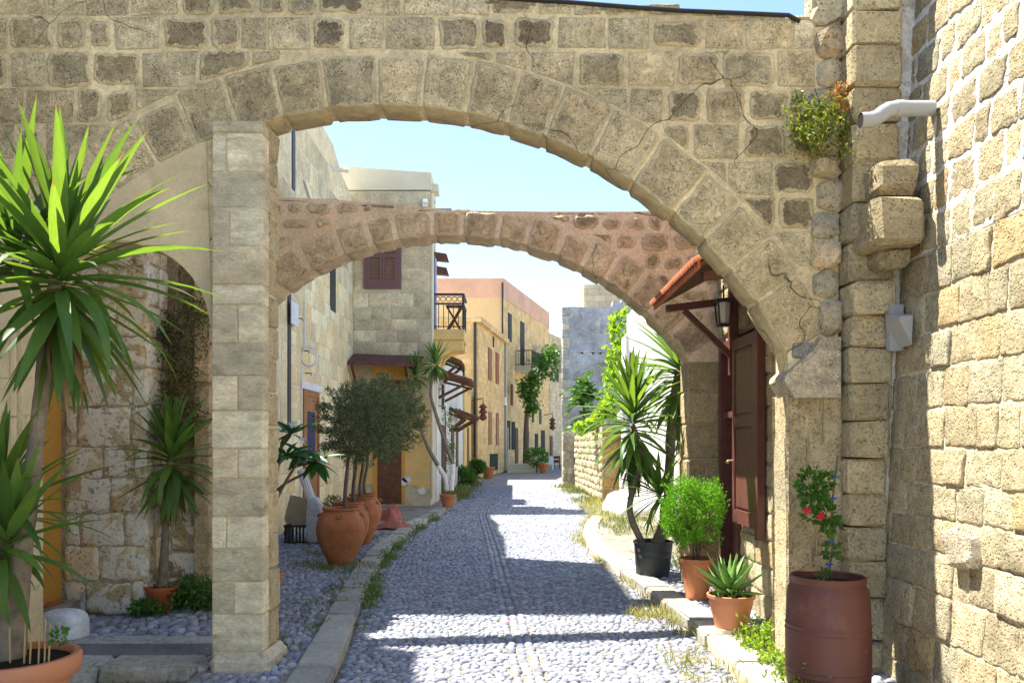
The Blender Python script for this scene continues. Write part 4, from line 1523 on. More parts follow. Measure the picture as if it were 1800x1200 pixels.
# windows and door in it
for (y0, y1, z0, z1, m_) in ((19.25, 19.8, 5.05, 6.2, M_IRON), (15.6, 15.8, 2.15, 4.85, M_IRON), (15.9, 16.1, 6.9, 8.9, M_IRON)):
    o = MB().box(LX - 0.02, LX + 0.022, y0, y1, z0, z1).build('window', m_, lh)
dd = MB()
dd.box(LX - 0.05, LX + 0.03, DOOR[0], DOOR[0] + 0.12, 0.1, 2.95)
dd.box(LX - 0.05, LX + 0.03, DOOR[1] - 0.12, DOOR[1], 0.1, 2.95)
dd.box(LX - 0.05, LX + 0.028, DOOR[0] + 0.121, DOOR[1] - 0.121, 2.83, 2.948)
do = dd.build('door_frame', M_WOOD, lh)
MB().box(LX - 0.05, LX + 0.008, DOOR[0] + 0.121, DOOR[1] - 0.121, 0.1, 2.829).build('door', M_WOOD, lh)
MB().box(LX + 0.0085, LX + 0.013, DOOR[0] + 0.35, DOOR[1] - 0.35, 1.4, 2.5).build('door_pane', M_GLASSB, do)
me = rblock(LX - 0.05, LX + 0.06, DOOR[0] - 0.22, DOOR[1] + 0.15, 2.96, 3.12, 0.012, 0.004)
link('lintel', me, M_MARBLE, lh)
MB().box(LX - 0.05, LX + 0.3, DOOR[0] - 0.1, DOOR[1] + 0.1, 0.06, 0.2).build('door_step', M_LEDGE, lh, (0.45, 0.42, 0.36))
# waste spouts on the roof edge
for (py_, d_, L_, ang) in ((8.5, 19.4, 0.42, -0.12), (9.15, 17.9, 0.4, -0.1)):
    mb = MB()
    mb.tube([(LX - 0.1, d_, py_), (LX + L_, d_, py_ + L_ * ang)], 0.05, 10)
    sharp(mb.build('roof_spout', M_WHITEP, lh))
mb = MB()
mb.tube([(LX + 0.05, 16.75, 7.35), (LX + 0.06, 17.5, 6.95)], 0.035, 8)
mb.build('drain_pipe', M_WHITEP, lh)
mb = MB()
mb.tube([(LX + 0.06, 21.5, 8.3), (LX + 0.06, 21.5, 6.9)], 0.05, 8)
mb.build('drain_pipe', M_WHITEP, lh)
# street plate, hook irons, coiled cable
sg = MB().box(LX + 0.08, LX + 0.10, 15.55, 16.05, 4.15, 4.6).build('street_plate', M_MARBLE)
tag(sg, 'plain pale street plate on the long stone house near the pillar', 'plate')
mb = MB()
for (yy, zz_) in ((16.2, 4.35), (16.7, 3.75), (16.9, 2.9 + 0.4)):
    mb.tube([(LX, yy, zz_), (LX + 0.14, yy, zz_), (LX + 0.14, yy, zz_ - 0.05)], 0.012, 6)
tag(mb.build('iron_hooks', M_IRON), 'short iron hooks in the long stone house wall', 'hooks')
mb = MB()
for k in range(3):
    rr = 0.19 + 0.012 * k
    mb.tube([(LX + 0.16 + rr * math.cos(t * 0.3927) * 0.8, 16.62 + 0.012 * k, 3.62 + rr * math.sin(t * 0.3927)) for t in range(17)], 0.011, 5, False)
mb.tube([(LX + 0.04, 16.75, 3.75), (LX + 0.04, 16.8, 5.4), (LX + 0.04, 16.9, 6.4)], 0.014, 5)
mb.tube([(LX + 0.04, 16.55, 3.4), (LX + 0.04, 16.5, 2.0), (LX + 0.04, 16.45, 0.6)], 0.012, 5)
tag(mb.build('coiled_cable', M_WHITEP), 'white cable coiled on the long house wall above the wooden door', 'cable')
# taller stone house, nearer, hidden by the arch wall; it throws the broad shadow on the lane
th = thing('tall_stone_house', 'tall stone house at the left behind the near arch', 'house', (-6, 12.5, 0))
MB().box(-8.4, LX - 0.004, 10.9, 14.45, 0, 12.9).build('house_wall', M_FARGR, th)

# ================================================================== GREY HOUSE
GY, GX0, GX1 = 22.0, -4.40, -2.25
KG = GY / FPX
ug = lambda px: (px - 900) * KG
vg = lambda py: H + (HOR - py) * KG
gh = thing('grey_stone_house', 'grey stone house with mauve shutters in the middle distance', 'house', (-3.3, 22, 0))
MB().box(-8.3, GX1, GY, 23.5, 0, vg(336)).build('wall_core', rock('grey_mortar', (0.52, 0.455, 0.335), var=0.2, n1=2, n2=20, pit=30, pitd=0.85), gh)
WIN = (ug(640), ug(705), vg(508), vg(415))
gs = courses(GX0 + 0.01, GX1, rows(0.1, vg(338), 0.30, 0.38), 0.42, 0.80, joint=0.010, holes=((WIN[0], WIN[1], WIN[2], WIN[3]), (-4.1, -2.7, 0, 3.55)), wob=0.004)
gs = [p for p in gs if not (p[0][1] < 2.7)]
for p in gs:
    me = stone_me(p, front(GY), R.uniform(0.004, 0.01), 0.02, bev=0.010, rnd=0.008, seg=0.5, cr=0.012, bulge=0.004)
    z = p[0][1]
    mid = (p[0][0] + p[1][0]) / 2
    c = pick([((0.54, 0.455, 0.325), 4), ((0.51, 0.43, 0.31), 3), ((0.58, 0.49, 0.35), 1.5)])
    if 4.6 < z < 6.0 and WIN[0] - 0.1 < mid < WIN[1] + 0.1 and R.random() < 0.5:
        c = (0.64, 0.55, 0.40)
    link('stone', me, M_GREYB, gh, shade(c, 0.08))
# yellow plaster on the lower wall, flaking
pl = []
for i in range(12):
    t = i / 11
    pl.append((GX0 + 0.02 + (GX1 - GX0 - 0.03) * t, 2.75 + R.uniform(-0.25, 0.25)))
pl += [(GX1 - 0.005, 0.55)] + [(GX1 - (GX1 - GX0) * t / 8, 0.62 + R.uniform(-0.2, 0.2)) for t in range(1, 8)] + [(GX0 + 0.02, 0.5)]
outline_slab(pl, front(GY), 0.022, -0.01, 'yellow_plaster', M_YELLOW, gh)
for (cx_, cz_, rx, rz) in ((ug(700), vg(845), 0.26, 0.16), (ug(715), vg(842), 0.15, 0.10), (ug(692), vg(868), 0.16, 0.16), (ug(742), vg(862), 0.12, 0.10)):
    pt = [(cx_ + rx * R.uniform(0.7, 1.15) * math.cos(t * 0.449), cz_ + rz * R.uniform(0.7, 1.15) * math.sin(t * 0.449)) for t in range(14)]
    outline_slab(pt, front(GY), 0.034, 0.0, 'plaster_patch', M_PATCH, gh)
# parapet
pa = [(GX0 - 3.5, vg(336)), (GX1 + 0.02, vg(334)), (GX1 + 0.02, vg(304)), (ug(660), vg(297)), (ug(600), vg(292)), (GX0 - 3.5, vg(290))]
outline_slab(pa, front(GY - 0.03), 0.0, -1.4, 'parapet', M_CREAM, gh)
MB().box(GX1 + 0.021, GX1 + 0.20, GY + 0.1, GY + 0.6, vg(334), vg(321)).build('roof_spout', M_CREAM, gh)
MB().tube([(GX1 + 0.04, GY + 0.05, 0.3), (GX1 + 0.04, GY + 0.05, vg(340))], 0.05, 8).build('corner_pipe', M_CREAM, gh)


def louvre_leaf(parent, x0, x1, y, z0, z1, mat, split=0.0):
    f = MB()
    s = 0.07
    f.box(x0, x0 + s, y - 0.03, y + 0.02, z0, z1)
    f.box(x1 - s, x1, y - 0.03, y + 0.02, z0, z1)
    zs_ = [z0, z0 + (z1 - z0) * split, z1] if split else [z0, z1]
    f.box(x0 + s + 0.001, x1 - s - 0.001, y - 0.03, y + 0.02, z0, z0 + 0.16)
    for q in zs_[1:]:
        f.box(x0 + s + 0.001, x1 - s - 0.001, y - 0.03, y + 0.02, q - 0.10, q)
    lf = f.build('shutter_leaf', mat, parent)
    z = z0 + 0.17
    k = 0
    mb = MB()
    while z < z1 - 0.14:
        M = Matrix.Translation((0, y, z)) @ Matrix.Rotation(R_(38), 4, 'X')
        mb.box(x0 + s, x1 - s, -0.024, 0.024, -0.004, 0.004, M)
        z += 0.048
        k += 1
    mb.box(x0 + s, x1 - s, y + 0.021, y + 0.027, z0 + 0.1, z1 - 0.1)
    o = mb.build('louvre_slats', mat, lf)
    o['kind'] = 'stuff'
    return lf


ws = thing('window_shutters', 'closed mauve louvred window shutters on the grey house', 'shutters', ((WIN[0] + WIN[1]) / 2, GY, WIN[2]))
fm = MB()
fm.box(WIN[0], WIN[0] + 0.11, GY - 0.06, GY + 0.05, WIN[2], WIN[3])
fm.box(WIN[1] - 0.11, WIN[1], GY - 0.06, GY + 0.05, WIN[2], WIN[3])
fm.box(WIN[0] + 0.111, WIN[1] - 0.111, GY - 0.058, GY + 0.05, WIN[2], WIN[2] + 0.10)
fm.box(WIN[0] + 0.111, WIN[1] - 0.111, GY - 0.058, GY + 0.05, WIN[3] - 0.10, WIN[3])
fm.build('window_frame', M_MAUVE, ws)
wm = (WIN[0] + WIN[1]) / 2
louvre_leaf(ws, WIN[0] + 0.112, wm - 0.004, GY - 0.02, WIN[2] + 0.102, WIN[3] - 0.102, M_MAUVE, 0.68)
louvre_leaf(ws, wm + 0.004, WIN[1] - 0.112, GY - 0.02, WIN[2] + 0.102, WIN[3] - 0.102, M_MAUVE, 0.68)
# awning with ochre door surround under it
ga = thing('lean_to_awning', 'reddish lean-to awning over the ochre door of the grey house', 'awning', (-3.5, 21.6, 4))
z0, z1 = vg(646), vg(629)
o = MB().add([(GX0 + 0.03, 21.15, z0), (GX1 - 0.35, 21.15, z0 - 0.05), (GX1 - 0.2, 21.98, z1 - 0.02), (GX0 + 0.03, 21.98, z1 + 0.05),
              (GX0 + 0.03, 21.15, z0 + 0.07), (GX1 - 0.35, 21.15, z0 + 0.02), (GX1 - 0.2, 21.98, z1 + 0.05), (GX0 + 0.03, 21.98, z1 + 0.12)],
             [(0, 3, 2, 1), (4, 5, 6, 7), (0, 1, 5, 4), (1, 2, 6, 5), (2, 3, 7, 6), (3, 0, 4, 7)])
o.build('awning_sheet', simple('rusty_awning', (0.13, 0.06, 0.05), 0.8, 0.2, var=0.4, n1=6, bump=0.4), ga)
fm = MB()
fm.beam((GX0 + 0.12, 21.2, z0), (GX0 + 0.12, 21.95, z0 - 0.5), 0.06, 0.06)
fm.beam((GX1 - 0.6, 21.2, z0 - 0.04), (GX1 - 0.6, 21.95, z0 - 0.5), 0.06, 0.06)
fm.build('bracket', M_WOODD, ga)
MB().box(ug(655), ug(712), GY - 0.03, GY + 0.02, 0.15, vg(640)).build('door_surround', M_OCHRE, gh)
MB().box(ug(664), ug(706), GY - 0.045, GY - 0.031, 0.15, vg(668)).build('door', M_WOODD, gh)
# balcony on its right flank
bc = thing('corner_balcony', 'ochre corbelled balcony with black iron railing on the grey house', 'balcony', (-1.8, 23, 5))
BX = -1.33
bz = 5.02
me = rblock(GX1 + 0.002, BX, 22.35, 23.7, bz - 0.30, bz, 0.02, 0.004)
link('balcony_slab', me, M_YELLOW, bc)
co = [(GX1, bz - 0.31), (BX - 0.05, bz - 0.31), (BX - 0.05, bz - 0.55), (BX - 0.42, bz - 0.60), (BX - 0.62, bz - 0.75), (GX1 + 0.15, bz - 1.15), (GX1, bz - 1.3)]
for yy in (22.4, 23.3):
    outline_slab(co, front(yy), 0.0, -0.3, 'corbel', M_YELLOW, bc)
ra = MB()
for (xa, ya, xb, yb_) in ((GX1 + 0.05, 22.4, BX - 0.04, 22.4), (BX - 0.04, 22.4, BX - 0.04, 23.65)):
    ra.beam((xa, ya, bz + 0.98), (xb, yb_, bz + 0.98), 0.07, 0.06)
    ra.beam((xa, ya, bz + 0.72), (xb, yb_, bz + 0.72), 0.05, 0.05)
    ra.beam((xa, ya, bz + 0.08), (xb, yb_, bz + 0.08), 0.03, 0.03)
    for i in range(7):
        t = i / 6
        x_, y_ = xa + (xb - xa) * t, ya + (yb_ - ya) * t
        ra.beam((x_, y_, bz + 0.02), (x_, y_, bz + 0.72), 0.022, 0.022, (1, 0, 0))
ra.beam((BX - 0.04, 22.4, bz), (BX - 0.04, 22.4, bz + 1.0), 0.06, 0.06, (1, 0, 0))
ra.build('railing', M_IRON, bc)
sc_ = MB()
for i in range(5):
    cx_ = GX1 + 0.15 + 0.16 * i
    sc_.tube([(cx_ + 0.07 * math.cos(t * 0.5), 22.4, bz + 0.85 + 0.07 * math.sin(t * 0.5)) for t in range(13)], 0.012, 5, False)
sc_.build('scroll_band', M_IRON, bc)
fc = thing('folding_table', 'folded brown wooden table on the corner balcony', 'table', (-1.8, 22.7, bz))
fm = MB()
fm.beam((-1.85, 22.6, bz), (-1.45, 22.7, bz + 0.68), 0.04, 0.05)
fm.beam((-1.45, 22.6, bz), (-1.85, 22.7, bz + 0.68), 0.04, 0.05)
fm.beam((-1.85, 22.9, bz), (-1.45, 22.9, bz + 0.68), 0.04, 0.05)
fm.beam((-1.45, 22.95, bz), (-1.85, 22.95, bz + 0.68), 0.04, 0.05)
fm.build('table_legs', M_WOODD, fc)
for i in range(5):
    MB().box(-1.88, -1.40, 22.58 + 0.08 * i, 22.64 + 0.08 * i, bz + 0.69, bz + 0.715).build('table_slat', M_WOODD, fc)
# blue shutters and timber brackets on its flank
bs = thing('side_shutters', 'blue louvred shutters on the flank of the grey house', 'shutters', (GX1, 22.9, 5.1))
mb = MB()
mb.box(GX1 + 0.005, GX1 + 0.06, 22.62, 23.2, 5.06, 7.15)
lf = mb.build('shutter_leaf', M_BLUESH, bs)
for i in range(26):
    MB().box(GX1 + 0.061, GX1 + 0.085, 22.66, 23.16, 5.12 + i * 0.077, 5.15 + i * 0.077).build('louvre', M_WHITEP, lf)  # white slat colour stands in for sunlight striping the louvres
for (zt) in (7.35, 6.95):
    o = MB().add([(GX1, 23.0, zt), (GX1, 23.3, zt), (GX1 + 0.36, 23.3, zt - 0.06), (GX1 + 0.36, 23.0, zt - 0.06), (GX1, 23.0, zt - 0.22), (GX1, 23.3, zt - 0.22), (GX1 + 0.42, 23.3, zt - 0.26), (GX1 + 0.42, 23.0, zt - 0.26)],
                 [(0, 3, 2, 1), (4, 5, 6, 7), (0, 1, 5, 4), (1, 2, 6, 5), (2, 3, 7, 6), (3, 0, 4, 7)])
    o.build('eave_bracket', M_WOODD, gh)
p = P(1190 / 4.45 + 480, 330 + 130 / 4.45, GY - 0.1)
lt = MB()
lt.box(p.x - 0.06, p.x + 0.06, p.y - 0.1, p.y + 0.09, p.z - 0.08, p.z + 0.12)
lt.box(p.x - 0.03, p.x + 0.09, p.y - 0.2, p.y - 0.1, p.z - 0.02, p.z + 0.04)
tag(lt.build('wall_floodlight', M_WHITEP), 'small white floodlight high on the grey house corner', 'floodlight')

# ================================================================== WHITE HOUSE with tiled canopies
WX = -2.22
wh = thing('white_house', 'low whitewashed house with little tiled canopies past the grey house', 'house', (-3, 28, 0))
MB().box(-7.5, WX, 23.52, 35.9, 0, 5.0).build('house_wall', M_WHITE, wh)
for (y0, y1, z0, z1, m_) in ((25.0, 26.2, 0.2, 2.4, M_WOODD), (29.0, 30.2, 1.2, 2.5, M_WOODD), (31.6, 32.6, 0.9, 2.6, M_WOODD)):
    MB().box(WX - 0.02, WX + 0.03, y0, y1, z0, z1).build('window' if z0 > 0.5 else 'door', m_, wh)


def canopy(label, y0, y1, z, out, drop=0.3, x=WX, group=None):
    c = thing('tiled_canopy', label, 'canopy', (x, (y0 + y1) / 2, z))
    b = MB()
    b.add([(x, y0, z), (x, y1, z), (x + out, y1, z - drop), (x + out, y0, z - drop), (x, y0, z + 0.06), (x, y1, z + 0.06), (x + out, y1, z - drop + 0.06), (x + out, y0, z - drop + 0.06)],
          [(0, 1, 2, 3), (4, 7, 6, 5), (0, 4, 5, 1), (1, 5, 6, 2), (2, 6, 7, 3), (3, 7, 4, 0)])
    b.build('deck', M_WOODD, c)
    n_ = max(3, int((y1 - y0) / 0.2))
    for i in range(n_):
        yy = y0 + (i + 0.5) * (y1 - y0) / n_
        t = MB()
        t.tube([(x + 0.02, yy, z + 0.07), (x + out + 0.04, yy, z - drop * 1.05 + 0.07)], (y1 - y0) / n_ * 0.30, 6)
        t.build('roof_tile', M_TILE2, c, None, True)
    for yy in (y0 + 0.15, y1 - 0.15):
        s = MB()
        s.beam((x, yy, z - 0.75), (x + out * 0.85, yy, z - drop - 0.03), 0.08, 0.08)
        s.beam((x, yy, z - 0.12), (x + out * 0.95, yy, z - drop - 0.04), 0.07, 0.07)
        s.build('strut', M_WOODD, c)
    return c


canopy('largest tiled canopy on the white house, nearest the grey house', 24.0, 26.4, 3.95, 0.95)
canopy('tiled canopy on the white house, topmost above the large one', 24.4, 26.0, 4.55, 0.62)
canopy('small lower tiled canopy in the middle of the white house', 28.0, 29.6, 3.0, 0.55)
canopy('small tiled canopy at the far end of the white house', 30.6, 32.4, 3.05, 0.85)
gr = MB()
for i in range(4):
    gr.beam((WX + 0.12, 23.9 + i * 0.2, 2.85), (WX + 0.12, 23.9 + i * 0.2, 3.6), 0.03, 0.03, (1, 0, 0))
for z in (2.95, 3.2, 3.45):
    gr.beam((WX + 0.12, 23.8, z), (WX + 0.12, 24.6, z), 0.03, 0.03)
    gr.beam((WX, 24.0, z), (WX + 0.12, 24.0, z), 0.02, 0.02)
tag(gr.build('window_grille', M_IRON), 'black iron window grille under the largest canopy of the white house', 'grille')
oc = thing('ochre_house', 'narrow ochre house strip between white house and stone house', 'house', (-2.6, 38, 0))
MB().box(-7, -2.14, 35.92, 41.9, 0, 4.3).build('house_wall', M_YELLOW, oc)
MB().box(-2.16, -2.10, 38.0, 39.0, 0.1, 2.6).build('door', M_WOODD, oc)

# ================================================================== STONE HOUSE and PALE HOUSE at the bend


def wall_dir(p0, p1):
    p0, p1 = Vector(p0), Vector(p1)
    d = (p1 - p0)
    L = d.length
    d.normalize()
    nrm = Vector((d.y, -d.x))        # towards +X side
    return lambda u, v, n: Vector((p0.x + d.x * u + nrm.x * n, p0.y + d.y * u + nrm.y * n, v)), L


def prism_house(name, label, corner, far, left, top, mat, parent_mat=None, back=8):
    t = thing(name, label, 'house', (corner[0], corner[1], 0))
    c = Vector(corner)
    f = Vector(far)
    pts_ = [(left, corner[1]), (corner[0], corner[1]), (far[0], far[1]), (left, far[1])]
    mb = MB()
    mb.add([(x, y, 0) for x, y in pts_] + [(x, y, top) for x, y in pts_], [(3, 2, 1, 0), (4, 5, 6, 7), (0, 1, 5, 4), (1, 2, 6, 5), (2, 3, 7, 6), (3, 0, 4, 7)])
    mb.build('house_wall', mat, t)
    return t


def win_on(F, parent, u0, u1, v0, v1, mat, name='window', frame=None, th=0.05):
    mb = MB()
    vs = [F(u, v, n) for n in (-0.05, th) for v in (v0, v1) for u in (u0, u1)]
    mb.add(vs, [(0, 1, 3, 2), (4, 6, 7, 5), (0, 4, 5, 1), (2, 3, 7, 6), (0, 2, 6, 4), (1, 5, 7, 3)])
    o = mb.build(name, mat, parent)
    if frame:
        m2 = MB()
        for (a, b, c, d) in ((u0 - 0.12, u0, v0 - 0.1, v1 + 0.1), (u1, u1 + 0.12, v0 - 0.1, v1 + 0.1), (u0, u1, v1, v1 + 0.12), (u0, u1, v0 - 0.12, v0)):
            vs = [F(u, v, n) for n in (-0.05, th + 0.03) for v in (c, d) for u in (a, b)]
            m2.add(vs, [(0, 1, 3, 2), (4, 6, 7, 5), (0, 4, 5, 1), (2, 3, 7, 6), (0, 2, 6, 4), (1, 5, 7, 3)])
        m2.build('window_frame', frame, o)
    return o


C1, E1 = (-1.80, 42.0), (-0.37, 51.3)
sh = prism_house('corner_stone_house', 'yellow stone house with red-brown shutters at the bend', C1, E1, -9, 8.45, M_FARST)
Fh, Lh = wall_dir(C1, E1)
# cornice
cn = MB()
vs = [Fh(u, v, n) for n in (0.002, 0.22) for v in (8.2, 8.5) for u in (-0.22, Lh)]
cn.add(vs, [(0, 1, 3, 2), (4, 6, 7, 5), (0, 4, 5, 1), (2, 3, 7, 6), (0, 2, 6, 4), (1, 5, 7, 3)])
cn.box(-4.0, C1[0] - 0.002, 41.78, 41.998, 8.2, 8.5)
cn.build('cornice', M_FARST, sh)


def far_u(px_, C, E):
    """distance along a wall C-E at which photo column px_ meets it"""
    C, E = Vector(C), Vector(E)
    d = (E - C).normalized()
    k = (px_ - 900) / FPX
    return (k * C.y - C.x) / (d.x - k * d.y)


def far_z(u, py_, C, E):
    C, E = Vector(C), Vector(E)
    d = (E - C).normalized()
    return H + (HOR - py_) * (C.y + d.y * u) / FPX


M_REDSH = simple('red_brown_shutter', (0.24, 0.085, 0.035), 0.6, 0.3)
M_GRSH = simple('dark_green_shutter', (0.03, 0.045, 0.035), 0.8, 0.1)
M_WINDK = simple('dark_window', (0.02, 0.02, 0.03), 0.6, 0.15)


def far_win(par, C, E, F, px0, px1, py0, py1, mat, name='window', frame=None):
    u0, u1 = far_u(px0, C, E), far_u(px1, C, E)
    z1, z0 = far_z((u0 + u1) / 2, py0, C, E), far_z((u0 + u1) / 2, py1, C, E)
    return win_on(F, par, u0, u1, z0, z1, mat, name, frame)


for (a, b, c, d, m_) in ((858, 863.5, 612, 668, M_REDSH), (871, 876, 620, 674, M_REDSH), (858.5, 864, 724, 781, M_REDSH), (871.5, 876, 726, 782, M_REDSH), (861, 874, 797, 826, M_GRSH)):
    far_win(sh, C1, E1, Fh, a, b, c, d, m_, 'shutter')
far_win(sh, C1, E1, Fh, 866, 867.5, 592, 610, M_WINDK)
win_on(lambda u, v, n: Vector((u, 42.0 - n, v)), sh, -2.9, -2.5, 5.2, 5.9, M_WINDK)
mb = MB()
mb.tube([Vector((-1.95, 41.9, z)) for z in (0.1, 4, 8.2)], 0.08, 6)
mb.build('drain_pipe', M_IRON, sh)
mb = MB()
uu = far_u(887, C1, E1)
mb.tube([Fh(uu, z, 0.08) for z in (0.1, 4, 8.2)], 0.08, 6)
mb.build('drain_pipe', M_PVC, sh)
bx = far_u(885.5, C1, E1)
win_on(Fh, sh, bx - 0.3, bx + 0.3, far_z(bx, 712, C1, E1), far_z(bx, 698, C1, E1), M_WHITEP, 'meter_box', None, 0.15)

C2, E2 = (-0.56, 52.0), (3.05, 65.7)
ph = prism_house('pale_yellow_house', 'pale yellow and pink rendered house with balcony at the bend', C2, E2, -10, 11.9, M_FARST)
Fp, Lp = wall_dir(C2, E2)
pr = MB()
vs = [Fp(u, v, n) for n in (-0.3, 0.04) for v in (11.3, 12.6) for u in (-0.04, Lp)]
pr.add(vs, [(0, 1, 3, 2), (4, 6, 7, 5), (0, 4, 5, 1), (2, 3, 7, 6), (0, 2, 6, 4), (1, 5, 7, 3)])
pr.box(-10, C2[0], 51.94, 52.3, 11.35, 12.6)
pr.build('pink_parapet', M_PINKR, ph)
MB().box(-10, C2[0] - 0.001, 51.96, 51.999, 0, 11.345).build('pale_render', M_PALEY, ph)
MB().box(-10, C2[0] + 0.02, 51.88, 51.958, 9.15, 9.35).build('string_course', M_PALEY, ph)
win_on(lambda u, v, n: Vector((u, 51.96 - n, v)), ph, -2.55, -1.5, 6.6, 8.35, M_GLASSB, 'window', M_IRON)
MB().box(-2.06, -1.99, 51.86, 51.9, 6.6, 8.35).build('glazing_bar', M_IRON, ph)
win_on(lambda u, v, n: Vector((u, 51.96 - n, v)), ph, -5.0, -3.9, 6.6, 8.35, M_GLASSB, 'window', M_IRON)
mb = MB()
mb.tube([Vector((-0.62, 51.85, z)) for z in (3, 7, 12.3)], 0.06, 6)
mb.build('drain_pipe', M_IRON, ph)
for (a, b, c, d, m_, nm) in ((893, 898.5, 551, 600, M_WINDK, 'window'), (914.5, 921, 566, 642, M_WINDK, 'balcony_door'), (890.5, 896, 739, 790, M_GRSH, 'shutter'), (899, 904.5, 741, 790, M_GRSH, 'shutter'),
                             (897.5, 901, 675, 712, M_WOODD, 'niche'), (940, 945, 762, 800, M_GRSH, 'door'), (951, 957, 756, 796, M_GRSH, 'shutter'), (967, 972, 766, 806, M_WOODD, 'door'), (935, 938, 725, 742, M_WINDK, 'window'), (948, 951, 719, 745, M_WINDK, 'window'), (905, 910, 752, 815, M_WOODD, 'door')):
    far_win(ph, C2, E2, Fp, a, b, c, d, m_, nm)
# balcony on the pale house
u0, u1 = far_u(906, C2, E2), far_u(935, C2, E2)
zb_ = far_z(u0, 643, C2, E2)
fb = thing('far_balcony', 'small far balcony with dark railing on the pale yellow house', 'balcony', Fp(u0, zb_, 0))
mb = MB()
vs = [Fp(u, v, n) for n in (0.05, 1.2) for v in (zb_ - 0.35, zb_) for u in (u0, u1)]
mb.add(vs, [(0, 1, 3, 2), (4, 6, 7, 5), (0, 4, 5, 1), (2, 3, 7, 6), (0, 2, 6, 4), (1, 5, 7, 3)])
mb.build('balcony_slab', M_CREAM, fb)
ra = MB()
cor = [Fp(u0, zb_, 0.05), Fp(u0, zb_, 1.15), Fp(u1, zb_, 1.15), Fp(u1, zb_, 0.05)]
for i in range(3):
    a, b = cor[i], cor[i + 1]
    up = Vector((0, 0, 1.05))
    ra.beam(a + up, b + up, 0.06, 0.06)
    ra.beam(a + up * 0.1, b + up * 0.1, 0.04, 0.04)
    n_ = max(4, int((b - a).length / 0.16))
    for k in range(n_ + 1):
        q = a + (b - a) * k / n_
        ra.beam(q, q + up, 0.03, 0.03, (1, 0, 0))
ra.build('railing', M_IRON, fb)
# further house and arch beyond
C3, E3 = (3.1, 66.0), (6.6, 76.0)
fh = prism_house('end_house', 'lower stone house closing the lane beyond the pale house', C3, E3, -6, 11.0, M_FARGR)
F3_, L3 = wall_dir(C3, E3)
far_win(fh, C3, E3, F3_, 969, 972, 651, 668, M_WINDK)
far_win(fh, C3, E3, F3_, 978, 981.5, 651, 671, M_WINDK)
apts = [(0.9, 9.2), (6.0, 9.3), (6.0, 6.0)]
for i in range(12):
    t = i / 11
    apts.append((5.2 - 3.6 * t, 6.0 + 1.9 * math.sin(math.pi * (0.5 * t)) ** 0.8))
fa_ = outline_slab(apts, front(60.0), 0.0, -1.0, 'far_arch', M_FARGR)
tag(fa_, 'dark stone flying arch at the far end beyond the small balcony', 'arch')
# little flight of steps, pole, lanterns, chairs
stp = thing('stone_steps', 'low stone steps below the far green shutters', 'steps', (0.6, 51, 0))
for i in range(3):
    MB().box(-0.3 + i * 0.1, 2.0 - 0.15 * i, 50.0 + i * 0.5, 51.6 + i * 0.5, 0.17 * i + 0.005, 0.17 * (i + 1)).build('step', M_CREAM, stp)
mb = MB()
p = P(893, 828, 48)
mb.tube([(p.x, p.y, 0.0), (p.x, p.y, 2.8)], 0.04, 6)
tag(mb.build('thin_pole', M_PVC), 'thin grey pole standing before the far green shutters', 'pole')


def lantern(label, px_, py_, d, sgn=-1):
    p = P(px_, py_, d)
    t = thing('wall_lantern', label, 'lantern', p)
    m = MB()
    m.tube([(p.x + sgn * 0.6, p.y, p.z + 0.62), (p.x, p.y, p.z + 0.75), (p.x, p.y, p.z + 0.45)], 0.03, 5)
    m.lathe([(0.06, 0.45), (0.22, 0.3), (0.22, 0.26), (0.10, 0.22), (0.22, 0.02), (0.22, -0.02), (0.1, -0.05), (0.22, -0.25), (0.2, -0.3), (0.05, -0.42)], p, 8)
    m.build('lantern_body', M_WOODD, t)


lantern('caged iron lantern hanging on the yellow stone house', 849, 725, 41.5)
lantern('far caged lantern on the wall by the small door', 971, 745, 56)


def chair(label, px_, py_, d, mat):
    p = P(px_, py_, d)
    p.z = 0.0
    t = thing('cafe_chair', label, 'chair', p)
    m = MB()
    for sx_ in (-0.2, 0.2):
        for sy_ in (-0.2, 0.2):
            MB().beam((p.x + sx_, p.y + sy_, 0), (p.x + sx_, p.y + sy_, 0.45), 0.045, 0.045, (1, 0, 0)).build('leg', mat, t)
    MB().box(p.x - 0.23, p.x + 0.23, p.y - 0.23, p.y + 0.23, 0.451, 0.5).build('seat', mat, t)
    MB().box(p.x - 0.23, p.x + 0.23, p.y + 0.17, p.y + 0.22, 0.501, 0.95).build('backrest', mat, t)


chair('white cafe chair at the far end of the lane', 966, 825, 55.5, M_WHITEP)
chair('brown cafe chair beside the white one at the lane end', 979, 825, 57, M_WOODD)
tt = thing('cafe_table', 'small pale cafe table between the far chairs', 'table', (2.9, 56.3, 0))
MB().tube([(2.9, 56.3, 0), (2.9, 56.3, 0.7)], 0.05, 8).build('table_leg', M_WHITEP, tt)
MB().lathe([(0.4, 0.7), (0.4, 0.74)], (2.9, 56.3, 0), 14).build('table_top', M_WHITEP, tt)

